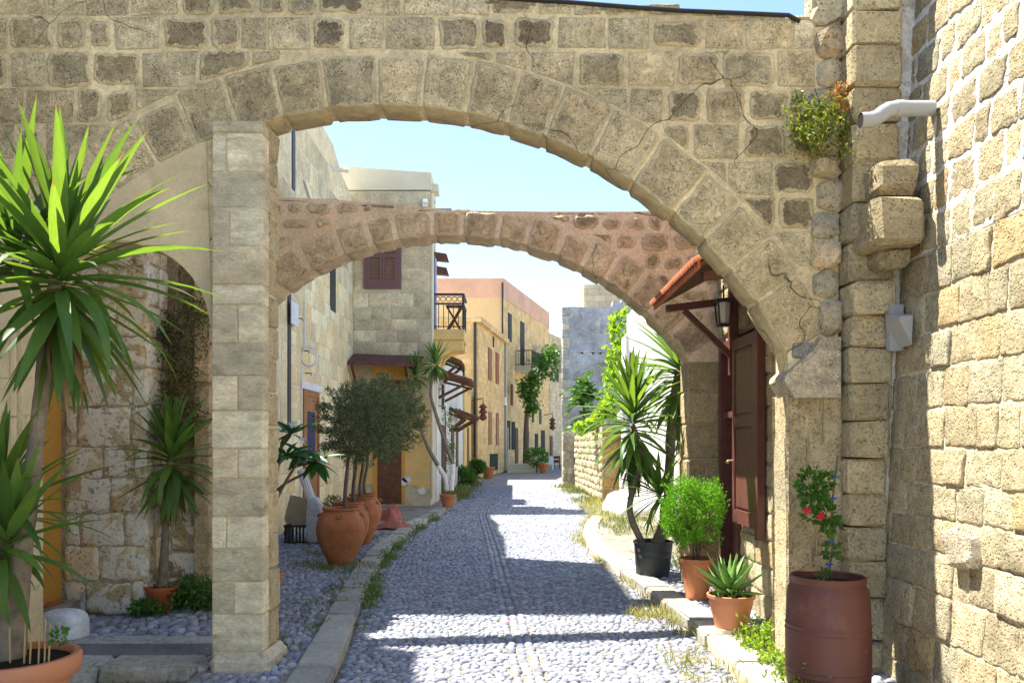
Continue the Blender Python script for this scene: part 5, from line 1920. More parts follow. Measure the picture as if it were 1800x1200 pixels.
# ================================================================== RIGHT SIDE, MIDDLE DISTANCE
lw = thing('low_stone_wall', 'low rough stone wall with an orange end face on the right', 'wall', (2.9, 28, 0))
prof = [(24.7, 0.0), (33.0, 0.0), (33.0, 2.15), (30, 2.2), (28, 2.3), (26, 2.34), (24.7, 2.38)]
Fl = lambda u, v, n: Vector((2.80 - (u - 24.7) * 0.022 - n, u, v))
outline_slab(prof, Fl, 0.0, -0.85, 'wall_core', M_DUSTM, lw)
for p in courses(24.75, 32.95, rows(0.0, 2.12, 0.2, 0.3), 0.3, 0.6, joint=0.02, wob=0.02):
    me = stone_me(p, Fl, R.uniform(0.01, 0.06), 0.03, bev=0.03, rnd=0.03, seg=0.3, cr=0.04, bulge=0.02)
    link('stone', me, M_RUB, lw, shade(pick([((0.56, 0.47, 0.32), 3), ((0.50, 0.43, 0.31), 2)])))
for p in courses(2.82, 3.62, rows(0.0, 2.3, 0.26, 0.4), 0.3, 0.5, joint=0.02, wob=0.02):
    me = stone_me(p, front(24.7), R.uniform(0.01, 0.04), 0.03, bev=0.03, rnd=0.02, seg=0.3, cr=0.04, bulge=0.02)
    link('stone', me, M_RUB, lw, shade(pick([((0.50, 0.32, 0.12), 3), ((0.46, 0.34, 0.18), 2)])))
sb = thing('rubble_stub', 'broken stub of rubble wall before the blue-grey wall', 'wall', (2.3, 33.3, 0))
MB().box(2.12, 2.62, 33.1, 33.9, 0, 2.3).build('wall_core', M_DUSTM, sb)
for p in courses(2.10, 2.64, rows(0.0, 2.35, 0.2, 0.34), 0.2, 0.4, joint=0.02, wob=0.02):
    me = stone_me(p, front(33.1), R.uniform(0.01, 0.05), 0.03, bev=0.03, rnd=0.03, seg=0.3, cr=0.05, bulge=0.02)
    link('stone', me, M_RUB, sb, shade((0.46, 0.43, 0.38), 0.2))
bwall = thing('blue_grey_wall', 'tall roofless gable wall of blue-grey plaster on the right', 'wall', (3.6, 34, 0))
KB = 34 / FPX
ub = lambda px: (px - 900) * KB
vb_ = lambda py: H + (HOR - py) * KB
gp = [(ub(990), 0), (6.0, 0), (6.0, vb_(525)), (ub(1093), vb_(526)), (ub(1091), vb_(532)), (ub(1078), vb_(528)), (ub(1076), vb_(538)), (ub(1060), vb_(543)), (ub(1050), vb_(538)), (ub(1030), vb_(540)), (ub(1010), vb_(539)), (ub(990), vb_(539))]
outline_slab(gp, front(34.0), 0.0, -0.6, 'plaster_wall', M_BLUEW, bwall)
z = 0.05
while z < vb_(541):
    h = R.uniform(0.28, 0.5)
    me = rblock(ub(989) - 0.02, ub(1001) + R.uniform(-0.05, 0.08), 33.96, 34.3, z + 0.01, min(z + h, vb_(539)) - 0.01, 0.03, 0.02)
    link('quoin_stone', me, M_RUB, bwall, shade(pick([((0.40, 0.39, 0.38), 2), ((0.52, 0.47, 0.40), 1)]), 0.2))
    z += h
lg = MB()
lg.box(ub(1001), ub(1100), 33.95, 33.998, vb_(619), vb_(616))
lg.box(ub(1001), ub(1100), 33.95, 33.998, vb_(642), vb_(640))
lg.build('string_course', M_BLUEW, bwall)
for px_ in (1022, 1041, 1054, 1068):
    MB().box(ub(px_), ub(px_ + 3), 33.93, 33.99, vb_(622), vb_(619.5)).build('beam_socket', M_DARKB, bwall)
bb = MB().box(3.62, 9, 40, 44, 0, H + (HOR - 500) * 40 / FPX)
tag(bb.build('brown_block_house', M_FARGR), 'plain brownish house block rising behind the blue-grey wall', 'house')
# whitewashed house wall behind the yuccas
ww = thing('whitewashed_wall', 'bright whitewashed house wall behind the right-hand yuccas', 'house', (3.8, 18, 0))
MB().box(3.40, 6.5, 12.3, 23.6, 0, 5.6).build('house_wall', M_WHITE, ww)
for i, (z0, z1, e) in enumerate(((0.0, 1.0, 0.05), (1.0, 2.5, 0.0), (2.5, 2.75, 0.12), (2.75, 3.8, 0.02), (3.8, 4.0, 0.10), (4.0, 5.0, 0.0))):
    me = rblock(3.30 - e, 3.72, 23.2 - e, 24.1, z0 + 0.004, z1 - 0.004, 0.03, 0.01)
    link('pilaster_block', me, M_WHITE, ww)
# stone cross wall just past the second arch
cw = thing('cross_wall', 'shaded block wall behind the right pier of the second arch', 'wall', (3, 12, 0))
MB().box(2.55, 3.9, 12.02, 12.28, 0, 3.3).build('wall_core', M_DUSTM, cw)
for p in courses(2.54, 3.9, rows(0.0, 3.3, 0.28, 0.36), 0.3, 0.55, joint=0.010):
    me = stone_me(p, front(12.02), R.uniform(0.005, 0.014), 0.03, bev=0.012, rnd=0.006, seg=0.4, cr=0.012, bulge=0.004)
    link('stone', me, M_STONE, cw, shade((0.46, 0.34, 0.20), 0.12))
# white boulder-like limewashed footing
bm = bmesh.new()
bmesh.ops.create_icosphere(bm, subdivisions=3, radius=1)
for v in bm.verts:
    n_ = v.co.normalized()
    d = 1 + 0.18 * math.sin(n_.x * 5 + 1) * math.cos(n_.y * 4)
    v.co = Vector((2.95 + n_.x * 0.55 * d, 20.6 + n_.y * 1.5 * d, 0.12 + n_.z * 0.5 * d))
me = bpy.data.meshes.new('limewashed_footing')
bm.to_mesh(me)
bm.free()
tag(link('limewashed_footing', me, M_WHITE, None, None, True), 'white limewashed mound at the foot of the white house', 'footing')

# ================================================================== PLANTS: helpers
def yleaf_me(droop, fold=0.25, seg=7, wmax=1.0, wbase=0.55, curl=0.0):
    """a sword leaf of unit length along +X, unit width scale, bending down by droop"""
    vs, fs = [], []
    x = z = 0.0
    for i in range(seg + 1):
        t = i / seg
        wd = wbase + (wmax - wbase) * min(1, t / 0.3) if t < 0.3 else wmax * (1 - ((t - 0.3) / 0.7) ** 1.8)
        wd = max(wd, 0.015)
        a = -droop * t ** 1.4
        nx, nz = -math.sin(a), math.cos(a)
        vs += [(x + nx * wd * fold * 0.06, -0.5 * wd, z + nz * wd * fold * 0.06), (x, 0, z), (x + nx * wd * fold * 0.06, 0.5 * wd, z + nz * wd * fold * 0.06)]
        x += math.cos(a) / seg
        z += math.sin(a) / seg
    for i in range(seg):
        k = i * 3
        fs += [(k, k + 3, k + 4, k + 1), (k + 1, k + 4, k + 5, k + 2)]
    me = bpy.data.meshes.new('leaf')
    me.from_pydata(vs, [], fs)
    me.polygons.foreach_set('use_smooth', [True] * len(me.polygons))
    return me


YL = [yleaf_me(d) for d in (0.05, 0.25, 0.6, 1.1, 1.7)]
for m_ in YL:
    m_.materials.append(M_YUC)
YD_ = [yleaf_me(d, 0.6) for d in (0.2, 0.7)]
for m_ in YD_:
    m_.materials.append(M_DRY)


def place_leaf(me, parent, loc, az, el, L, W, roll=0.0, name='leaf'):
    o = bpy.data.objects.new(name, me)
    COL.objects.link(o)
    o.parent = parent
    o.matrix_parent_inverse = Matrix.Translation(-wloc(parent))
    o.matrix_basis = Matrix.Translation(loc) @ Matrix.Rotation(az, 4, 'Z') @ Matrix.Rotation(-el, 4, 'Y') @ Matrix.Rotation(roll, 4, 'X') @ Matrix.Diagonal((L, W, L, 1))
    return o


def yucca_head(parent, c, n, L, W, axis=(0, 0, 1), low=-70, dry=4, el_top=86, spread=0.16, rg=None):
    rg = rg or R
    c = Vector(c)
    axis = Vector(axis).normalized()
    ga_ = 2.39996
    a0 = rg.uniform(0, 6)
    q = Vector((0, 0, 1)).rotation_difference(axis)
    for i in range(n):
        t = (i + 0.5) / n
        el = el_top + (low - el_top) * t ** 1.15 + rg.uniform(-9, 9)
        az = a0 + ga_ * i + rg.uniform(-0.25, 0.25)
        ln_ = L * (0.72 + 0.34 * math.sin(math.pi * min(1, t * 1.15))) * rg.uniform(0.85, 1.1)
        dr = 0 if el > 55 else 1 if el > 25 else 2 if el > -10 else 3
        if rg.random() < 0.3:
            dr = min(4, dr + 1)
        if el < -25:
            dr = rg.choice((0, 1, 1))
        loc = c + axis * (spread * (0.5 - t)) 
        d0 = Vector((math.cos(az) * math.cos(R_(el)), math.sin(az) * math.cos(R_(el)), math.sin(R_(el))))
        d = q @ d0
        az2 = math.atan2(d.y, d.x)
        el2 = math.asin(max(-1, min(1, d.z)))
        place_leaf(YL[dr], parent, loc + d * 0.02, az2, el2, ln_, W * rg.uniform(0.85, 1.1), rg.uniform(-0.25, 0.25))
    for i in range(dry):
        place_leaf(YD_[rg.randint(0, 1)], parent, c - axis * spread * 0.6, rg.uniform(0, 6.28), R_(rg.uniform(-88, -60)), L * rg.uniform(0.4, 0.7), W * 0.7, rg.uniform(-1, 1), 'dry_leaf')


def trunk(parent, pts_, rads, mat=M_BARK, name='trunk', n=12, bump=0.06):
    # smooth interpolation with slight ring bumps
    P_ = [Vector(p) for p in pts_]
    out, rr = [], []
    m = len(P_) - 1
    for i in range(m):
        p0, p1, p2, p3 = P_[max(i - 1, 0)], P_[i], P_[i + 1], P_[min(i + 2, m)]
        for k in range(5):
            t = k / 5
            out.append(0.5 * ((2 * p1) + (p2 - p0) * t + (2 * p0 - 5 * p1 + 4 * p2 - p3) * t * t + (3 * p1 - p0 - 3 * p2 + p3) * t ** 3))
            rr.append((rads[i] + (rads[i + 1] - rads[i]) * t) * (1 + R.uniform(-bump, bump)))
    out.append(P_[-1])
    rr.append(rads[-1])
    mb = MB()
    mb.tube(out, rr, n)
    return mb.build(name, mat, parent, None, True)


def leaf_cloud(name, C, D, Ls, Ws, mat, parent=None, rs_=rs, sag=0.0):
    C = np.asarray(C, np.float64)
    D = np.asarray(D, np.float64)
    D /= np.linalg.norm(D, axis=1, keepdims=True) + 1e-9
    n = len(C)
    rnd_ = rs_.normal(size=(n, 3))
    S = np.cross(D, rnd_)
    S /= np.linalg.norm(S, axis=1, keepdims=True) + 1e-9
    Ls = np.broadcast_to(np.asarray(Ls), (n,))[:, None] * rs_.uniform(0.7, 1.25, (n, 1))
    Ws = np.broadcast_to(np.asarray(Ws), (n,))[:, None] * rs_.uniform(0.8, 1.2, (n, 1))
    mid = C + D * Ls * 0.5
    tip = C + D * Ls
    tip[:, 2] -= sag * Ls[:, 0]
    V = np.stack([C, mid + S * Ws * 0.5, tip, mid - S * Ws * 0.5], 1).reshape(-1, 3)
    F = np.arange(n * 4).reshape(n, 4)
    c = np.repeat(rs_.uniform(0, 1, (n, 1)), 4, 0)
    cols = np.concatenate([c, c, c, np.ones_like(c)], 1)
    o = npmesh(name, V, F, mat, parent, cols)
    if parent is not None:
        o['kind'] = 'stuff'
    return o


def ball_pts(n, c, r, rs_=rs, shell=0.0):
    u = rs_.normal(size=(n, 3))
    u /= np.linalg.norm(u, axis=1, keepdims=True)
    q = rs_.uniform(shell ** 3, 1, (n, 1)) ** (1 / 3)
    return np.asarray(c) + u * q * np.asarray(r), u


def soil(parent, c, r, z):
    MB().lathe([(0.0, 0.03), (r * 0.5, 0.022), (r * 0.85, 0.012), (r, 0.0)], (c[0], c[1], z), 20).build('soil', M_SOIL, parent, None, True)


# ================================================================== FRONT-LEFT PLANTER AND YUCCA
KP_ = 4.3 / FPX
bp = thing('large_planter', 'large terracotta coloured planter cut by the lower left corner', 'planter', (-2.69, 4.3, 0))
rimz = 0.655
o = MB().lathe([(0.20, 0.0), (0.225, 0.02), (0.262, 0.40), (0.268, 0.42), (0.262, 0.43), (0.27, 0.545), (0.315, 0.555), (0.325, 0.575), (0.33, 0.64), (0.318, 0.66), (0.295, 0.662), (0.283, 0.65), (0.275, 0.60), (0.27, 0.5)], (-2.69, 4.3, 0), 40).build('pot_body', M_TERRA2, bp)
sharp(o, 50)
soil(bp, (-2.69, 4.3), 0.276, 0.625)
yk = thing('front_yucca', 'tall yucca with sunlit sword leaves in the large planter', 'yucca', (-2.69, 4.3, 0.6))
tp = [P(8, 1195, 4.3), P(26, 1060, 4.3), P(40, 960, 4.3), P(56, 840, 4.3), P(72, 700, 4.28), P(80, 610, 4.25), P(98, 490, 4.22)]
trunk(yk, tp, [0.105, 0.066, 0.05, 0.042, 0.038, 0.036, 0.034])
trunk(yk, [P(0, 1130, 4.32), P(-10, 1000, 4.35), P(-15, 900, 4.4)], [0.08, 0.055, 0.045], name='side_trunk')
rgy = random.Random(21)
yucca_head(yk, P(108, 490, 4.22), 112, 0.80, 0.074, low=-80, dry=7, rg=rgy, spread=0.34)
yucca_head(yk, P(30, 450, 4.35), 44, 0.74, 0.068, low=-30, dry=0, el_top=80, rg=rgy, spread=0.1, axis=(-0.25, 0, 1))
yucca_head(yk, P(-8, 900, 4.42), 66, 0.62, 0.066, low=-60, dry=3, rg=rgy, spread=0.2)
yucca_head(yk, P(12, 960, 4.2), 24, 0.55, 0.07, low=-40, dry=2, rg=rgy, spread=0.2, axis=(0.4, -0.2, 1))
st = thing('cane_sticks', 'thin dry canes stuck in the soil of the large planter', 'canes', (-2.55, 4.2, 0.6))
for (px_, py0, py1) in ((18, 1145, 1103), (52, 1148, 1100), (67, 1135, 1097), (78, 1140, 1087), (85, 1138, 1095), (42, 1120, 1095)):
    a, b = P(px_, py0, 4.2), P(px_ + R.uniform(-2, 4), py1, 4.2)
    a.z = 0.62
    MB().tube([a, b], 0.005, 5).build('cane', M_REED, st)
pts_, u_ = ball_pts(60, P(105, 1118, 4.2), (0.04, 0.04, 0.04))
sp_ = thing('planter_sprout', 'little green sprout at the right edge of the large planter', 'plant', P(105, 1135, 4.2))
leaf_cloud('sprout_leaves', pts_, u_ + [0, 0, 0.4], 0.03, 0.02, M_GREEN, sp_)

# ================================================================== PASSAGE YUCCA in red pot
pc = (-3.54, 8.05)
pr_ = thing('red_pot', 'red plastic flower pot at the mouth of the side passage', 'pot', (pc[0], pc[1], 0.1))
o = MB().lathe([(0.105, 0.0), (0.115, 0.02), (0.145, 0.2), (0.150, 0.205), (0.152, 0.235), (0.168, 0.24), (0.17, 0.27), (0.155, 0.272), (0.148, 0.24)], (pc[0], pc[1], 0.10), 30).build('pot_body', M_POTRED, pr_)
sharp(o, 45)
soil(pr_, pc, 0.146, 0.335)
py2 = thing('passage_yucca', 'yucca with a bare trunk in the red pot before the block wall', 'yucca', (pc[0], pc[1], 0.34))
trunk(py2, [(pc[0], pc[1], 0.33), P(290, 950, 8.05), P(292, 880, 8.05), P(300, 800, 8.05)], [0.055, 0.038, 0.036, 0.034])
rg2 = random.Random(4)
yucca_head(py2, P(302, 812, 8.05), 84, 0.64, 0.085, low=-88, dry=14, rg=rg2, spread=0.42)
# shrubs in the passage
sbh = thing('passage_shrub', 'dark green shrubs on the pebbles around the red pot', 'shrub', (-3.3, 8.6, 0.1))
cs = []
for k in range(26):
    c = (R.uniform(-3.45, -2.95), R.uniform(8.0, 8.36), 0.15 + R.uniform(0, 0.22))
    cs.append(ball_pts(80, c, (0.13, 0.12, 0.12))[0])
for k in range(10):
    c = (R.uniform(-3.72, -3.45), R.uniform(7.75, 7.95), 0.13 + R.uniform(0, 0.1))
    cs.append(ball_pts(50, c, (0.08, 0.08, 0.07))[0])
cs = np.concatenate(cs)
leaf_cloud('foliage', cs, rs.normal(size=cs.shape) + [0, -0.3, 0.5], 0.045, 0.03, M_GREEN, sbh)
tb = MB()
for k in range(14):
    b = Vector((R.uniform(-3.4, -3.0), R.uniform(8.05, 8.35), 0.09))
    tb.tube([b, b + Vector((R.uniform(-0.1, 0.1), R.uniform(-0.1, 0.1), 0.3))], 0.006, 4)
struct_part(tb.build('stems', M_OBARK, sbh))
dbs = thing('withered_bush', 'half withered bush hanging on the wall under the side arch', 'bush', P(310, 600, 8.45))
cs, ds_ = [], []
for k in range(46):
    px_ = R.uniform(262, 362)
    py_ = R.uniform(525, 745)
    if py_ > 640 and (px_ < 275 or px_ > 345):
        continue
    c = P(px_, py_, R.uniform(8.15, 8.42))
    a, u_ = ball_pts(75, c, (0.12, 0.08, 0.14))
    cs.append(a)
    ds_.append(u_ + [0, -0.2, -0.3])
leaf_cloud('foliage', np.concatenate(cs), np.concatenate(ds_), 0.035, 0.02, M_DRYB, dbs)
cs = np.concatenate([ball_pts(30, P(R.uniform(265, 365), R.uniform(520, 740), R.uniform(8.15, 8.4)), (0.1, 0.06, 0.1))[0] for k in range(22)])
leaf_cloud('green_sprigs', cs, rs.normal(size=cs.shape) + [0, -0.3, 0.4], 0.035, 0.014, M_GRASS, dbs)
tb = MB()
for k in range(16):
    a = P(R.uniform(285, 335), R.uniform(540, 580), 8.45)
    tb.tube([a, a + Vector((R.uniform(-0.25, 0.25), -0.1, R.uniform(-0.5, 0.1))), a + Vector((R.uniform(-0.35, 0.35), -0.14, R.uniform(-0.9, -0.1)))], 0.006, 4)
struct_part(tb.build('stems', M_OBARK, dbs))

# ================================================================== JARS WITH OLIVE TREES
JAR = [(0.15, 0.0), (0.165, 0.02), (0.20, 0.10), (0.262, 0.22), (0.305, 0.33), (0.308, 0.335), (0.328, 0.43), (0.331, 0.438), (0.333, 0.50), (0.336, 0.505), (0.325, 0.58), (0.322, 0.60), (0.296, 0.67), (0.262, 0.725),
       (0.234, 0.752), (0.228, 0.765), (0.240, 0.775), (0.252, 0.785), (0.250, 0.805), (0.236, 0.81), (0.222, 0.80), (0.215, 0.76)]
jars = ((602, 11.2, 'nearest and largest looking of the four clay jars by the kerb'), (614, 12.35, 'second clay jar in the row, behind the nearest one'),
        (635, 13.5, 'third clay jar in the row of four along the kerb'), (641, 14.35, 'farthest clay jar of the row beside the red cloth'))
ord_ = ('nearest', 'second', 'third', 'farthest')
M_JAR = simple('fired_clay_jar', (0.36, 0.135, 0.06), 0.75, 0.2, var=0.2, n1=5, bump=0.3, n2=30,
               stains=(((0.52, 0.33, 0.22), 3.5, 0.54, 0.72, 0.5), ((0.22, 0.08, 0.04), 3, 0.56, 0.72, 0.5), ((0.55, 0.45, 0.36), 8, 0.64, 0.72, 0.4)))
for i, (px_, d, lab) in enumerate(jars):
    x_ = (px_ - 900) * d / FPX - 0.03
    t = thing('clay_jar', lab, 'jar', (x_, d, 0.1), 'row of clay jars along the kerb')
    o = MB().lathe(JAR, (x_, d, 0.10), 36, 0.004).build('jar_body', M_JAR, t)
    sharp(o, 60)
    for an in (R_(-80 - 18 * i), R_(8), R_(172), R_(90)):
        hx, hy = x_ + math.cos(an) * 0.285, d + math.sin(an) * 0.285
        tg = Vector((-math.sin(an), math.cos(an), 0))
        out = Vector((math.cos(an), math.sin(an), 0))
        c = Vector((hx, hy, 0.80))
        hp = [c - tg * 0.03 + Vector((0, 0, 0.02)) - out * 0.01, c - tg * 0.035 + out * 0.03, c + out * 0.045 - Vector((0, 0, 0.02)), c + tg * 0.035 + out * 0.03, c + tg * 0.03 + Vector((0, 0, 0.02)) - out * 0.01]
        MB().tube(hp, 0.014, 7).build('handle', M_JAR, t, None, True)
    soil(t, (x_, d), 0.222, 0.86)
    ot = thing('olive_tree', 'olive tree with a thin bare trunk in the %s clay jar' % ord_[i], 'olive tree', (x_, d, 0.86), 'olive trees in the clay jars')
    tpx = (608, 622, 634, 641)[i]
    bx = (tpx - 900) * d / FPX
    trunk(ot, [(bx, d, 0.85), (bx - 0.01, d, 1.1), (bx + 0.02 + 0.01 * i, d, 1.45), (bx + 0.05, d, 1.8), (bx + 0.09, d, 2.3)], [0.034, 0.028, 0.026, 0.022, 0.012], M_OBARK)
    cpx = (630, 645, 668, 682)[i]
    cc = np.array([(cpx - 900) * d / FPX, d, 2.08 + 0.08 * i])
    rad = np.array([0.60 + 0.04 * i, 0.55, 0.64 + 0.03 * i])
    tw, CS, DS = MB(), [], []
    for k in range(150):
        q, u_ = ball_pts(1, cc, rad, shell=0.35)
        q, u_ = q[0], u_[0]
        if q[2] < 1.42 and R.random() < 0.6:
            continue
        L = R.uniform(0.16, 0.34)
        dr = Vector(u_) * 0.7 + Vector((R.uniform(-0.5, 0.5), R.uniform(-0.5, 0.5), R.uniform(-0.35, 0.75)))
        dr.normalize()
        a = Vector(q) - dr * L * 0.5
        b = Vector(q) + dr * L * 0.5
        if k % 2 == 0:
            tw.tube([a, b], [0.005, 0.002], 4, False)
        n_ = 48
        tt_ = rs.uniform(0, 1, (n_, 1))
        CS.append(np.array(a) + (np.array(b) - np.array(a)) * tt_ + rs.normal(0, 0.018, (n_, 3)))
        DS.append(np.array(dr) * 0.8 + rs.normal(0, 0.6, (n_, 3)))
    for k in range(9):
        e = Vector(ball_pts(1, cc, rad * 0.8)[0][0])
        s0 = Vector((bx + 0.04, d, R.uniform(1.6, 2.1)))
        tw.tube([s0, (s0 + e) / 2 + Vector((0, 0, 0.06)), e], [0.013, 0.008, 0.004], 5, False)
    tw.build('branches', M_OBARK, ot)
    leaf_cloud('crown', np.concatenate(CS), np.concatenate(DS), 0.062, 0.017, M_OLIVE, ot)

# ================================================================== SMALL STUFF ON THE LEFT PAVEMENT
# plumeria leaning out behind the pillar
pm = thing('plumeria', 'leaning plumeria with broad dark leaves beside the pillar', 'plumeria', (-2.55, 8.3, 0.1))
MB().lathe([(0.15, 0), (0.2, 0.3), (0.215, 0.31), (0.215, 0.36), (0.19, 0.36), (0.18, 0.3)], (-2.62, 8.35, 0.09), 20).build('pot_body', M_TERRA, pm)
tips = [P(535, 800, 8.3), P(512, 762, 8.4), P(556, 812, 8.5), P(505, 800, 8.1)]
PLF = yleaf_me(0.35, 0.8, 8, 1.0, 0.15)
PLF.materials.append(M_PLUM)
base = Vector((-2.6, 8.35, 0.4))
for k, tpq in enumerate(tips):
    mid = P(478, 900 - 12 * k, 8.35)
    trunk(pm, [base, mid, tpq - Vector((0.09, 0, 0.10)), tpq], [0.02, 0.016, 0.014, 0.013], M_OBARK, 'branch', 8, 0.02)
    for j in range(13):
        place_leaf(PLF, pm, tpq, j * 2.4 + k, R_(R.uniform(-35, 40)), R.uniform(0.22, 0.36), R.uniform(0.08, 0.115), R.uniform(-0.4, 0.4))
    for j in range(2 if k < 2 else 0):
        place_leaf(PLF, pm, tpq + Vector((0, 0, 0.02)), j * 2.0, R_(60), 0.06, 0.03)
fl = thing('plumeria_blossom', 'few white blossoms on the plumeria beside the pillar', 'blossoms', tips[0])
for tpq in (tips[0] + Vector((-0.02, 0, 0.16)), tips[1] + Vector((0.02, 0, 0.1))):
    bm_ = MB()
    for j in range(5):
        a = j * 1.257
        c = tpq
        bm_.add([c, c + Vector((math.cos(a) * 0.03, -0.02, math.sin(a) * 0.03)), c + Vector((math.cos(a + 0.5) * 0.045, -0.01, math.sin(a + 0.5) * 0.045)), c + Vector((math.cos(a + 1) * 0.03, -0.02, math.sin(a + 1) * 0.03))], [(0, 1, 2, 3)])
    bm_.build('petals', M_WHITEP, fl)
# clutter: sack with a fluted white pole, crate, boxes
sx0 = (553 - 900) * 13.6 / FPX
sk = thing('plastic_sack', 'grey translucent plastic sack standing beside the nearest clay jar', 'sack', (sx0, 13.6, 0.1))
bm = bmesh.new()
bmesh.ops.create_uvsphere(bm, u_segments=18, v_segments=12, radius=1)
for v in bm.verts:
    n_ = v.co.normalized()
    wr_ = 1 + 0.12 * math.sin(math.atan2(n_.y, n_.x) * 7 + n_.z * 3)
    e = lambda t: math.copysign(abs(t) ** 0.5, t)
    v.co = Vector((sx0 + e(n_.x) * 0.125 * wr_ * (1 - 0.25 * n_.z), 13.6 + e(n_.y) * 0.12 * wr_, 0.50 + e(n_.z) * 0.40))
me = bpy.data.meshes.new('sack')
bm.to_mesh(me)
bm.free()
link('sack_body', me, M_BAG, sk, None, True)
fp = thing('fluted_pole', 'white fluted pole leaning out of the plastic sack', 'pole', (sx0, 13.62, 0.8))
a, b = P(552, 890, 13.6), P(529, 826, 13.7)
mb = MB()
ax = (b - a).normalized()
sd = ax.cross(Vector((0, 1, 0))).normalized()
fw = ax.cross(sd)
nn_ = 24
ringv = []
for p_ in (a, b):
    for k in range(nn_):
        t_ = 2 * math.pi * k / nn_
        rr = 0.075 * (1 if k % 2 else 0.86)
        ringv.append(p_ + sd * math.cos(t_) * rr + fw * math.sin(t_) * rr)
mb.add(ringv, [(k, (k + 1) % nn_, nn_ + (k + 1) % nn_, nn_ + k) for k in range(nn_)] + [tuple(range(nn_ - 1, -1, -1)), tuple(range(nn_, 2 * nn_))])
mb.build('pole_shaft', M_WHITEP, fp)
cx_ = (522 - 900) * 13.9 / FPX
bxx = thing('tilted_box', 'tilted old cardboard box leaning by the plastic sack', 'box', (cx_, 13.9, 0.1))
Mx = Matrix.Translation((cx_, 13.9, 0.62)) @ Matrix.Rotation(R_(14), 4, 'Y') @ Matrix.Rotation(R_(20), 4, 'Z')
mb = MB()
mb.box(-0.16, 0.16, -0.2, 0.2, -0.2, -0.18, Mx)
for (x0, x1, y0, y1) in ((-0.16, -0.15, -0.2, 0.2), (0.15, 0.16, -0.2, 0.2), (-0.149, 0.149, -0.2, -0.19), (-0.149, 0.149, 0.19, 0.2)):
    mb.box(x0, x1, y0, y1, -0.179, 0.24, Mx)
mb.build('box_body', M_CARD, bxx)
cr = thing('black_crate', 'black plastic crate under the tilted cardboard box', 'crate', (cx_ + 0.06, 13.8, 0.1))
mb = MB()
for i in range(7):
    xx = cx_ - 0.12 + i * 0.06
    mb.box(xx, xx + 0.03, 13.58, 13.60, 0.12, 0.40)
mb.box(cx_ - 0.14, cx_ + 0.30, 13.57, 13.61, 0.09, 0.14)
mb.box(cx_ - 0.14, cx_ + 0.30, 13.57, 13.61, 0.38, 0.42)
mb.box(cx_ - 0.14, cx_ + 0.30, 13.62, 14.0, 0.09, 0.13)
mb.box(cx_ - 0.14, cx_ - 0.11, 13.62, 14.0, 0.131, 0.42)
mb.box(cx_ + 0.27, cx_ + 0.30, 13.62, 14.0, 0.131, 0.42)
mb.build('crate_body', M_IRON, cr)
for (px_, lab) in ((507, 'pink ball behind the tilted cardboard box'), (566, 'pink ball between the sack and the jars')):
    p = P(px_, 905, 14.3)
    p.z = 0.21
    o = MB().lathe([(0.001, -0.09), (0.05, -0.075), (0.085, -0.03), (0.09, 0.0), (0.085, 0.03), (0.05, 0.075), (0.001, 0.09)], p, 16).build('pink_ball', M_PINK, None, None, True)
    tag(o, lab, 'ball')
p = P(586, 905, 14.6)
bk = thing('blue_pot', 'dark blue pot with a small bushy plant behind the jars', 'pot', (p.x, p.y, 0.1))
o = MB().lathe([(0.15, 0), (0.19, 0.36), (0.205, 0.37), (0.205, 0.42), (0.18, 0.42)], (p.x, p.y, 0.1), 24).build('pot_body', M_BLUEP, bk)
sharp(o)
a, u_ = ball_pts(700, (p.x, p.y, 0.68), (0.18, 0.18, 0.17))
leaf_cloud('plant', a, u_ + [0, 0, 0.6], 0.06, 0.012, M_OLIVE, bk)
# red cloth heap
cxx, cyy = (690 - 900) * 16.3 / FPX, 16.3
bm = bmesh.new()
bmesh.ops.create_grid(bm, x_segments=26, y_segments=26, size=1)
for v in bm.verts:
    x_, y_ = v.co.x, v.co.y
    r2 = x_ * x_ + y_ * y_
    hgt = max(0, 0.46 * math.exp(-2.4 * r2)) + 0.07 * math.sin(x_ * 7 + y_ * 3) * math.cos(y_ * 6 - x_ * 2) * max(0, 1.2 - r2)
    v.co = Vector((cxx + x_ * 0.36 + 0.02 * math.sin(y_ * 9), cyy + y_ * 0.40, 0.09 + max(0.005, hgt * 0.95 + (0.1 if x_ < 0 else 0) * max(0, 1 - r2))))
me = bpy.data.meshes.new('red_cloth')
bm.to_mesh(me)
bm.free()
tag(link('red_cloth', me, M_TARP, None, None, True), 'faded red cloth heaped on the pavement past the last jar', 'cloth')
hs = MB()
hs.box(cxx - 0.25, cxx + 0.2, 16.05, 16.3, 0.087, 0.25)
tag(hs.build('stone_slab', M_LEDGE, None, (0.4, 0.38, 0.35)), 'low stone block under the red cloth', 'stone')

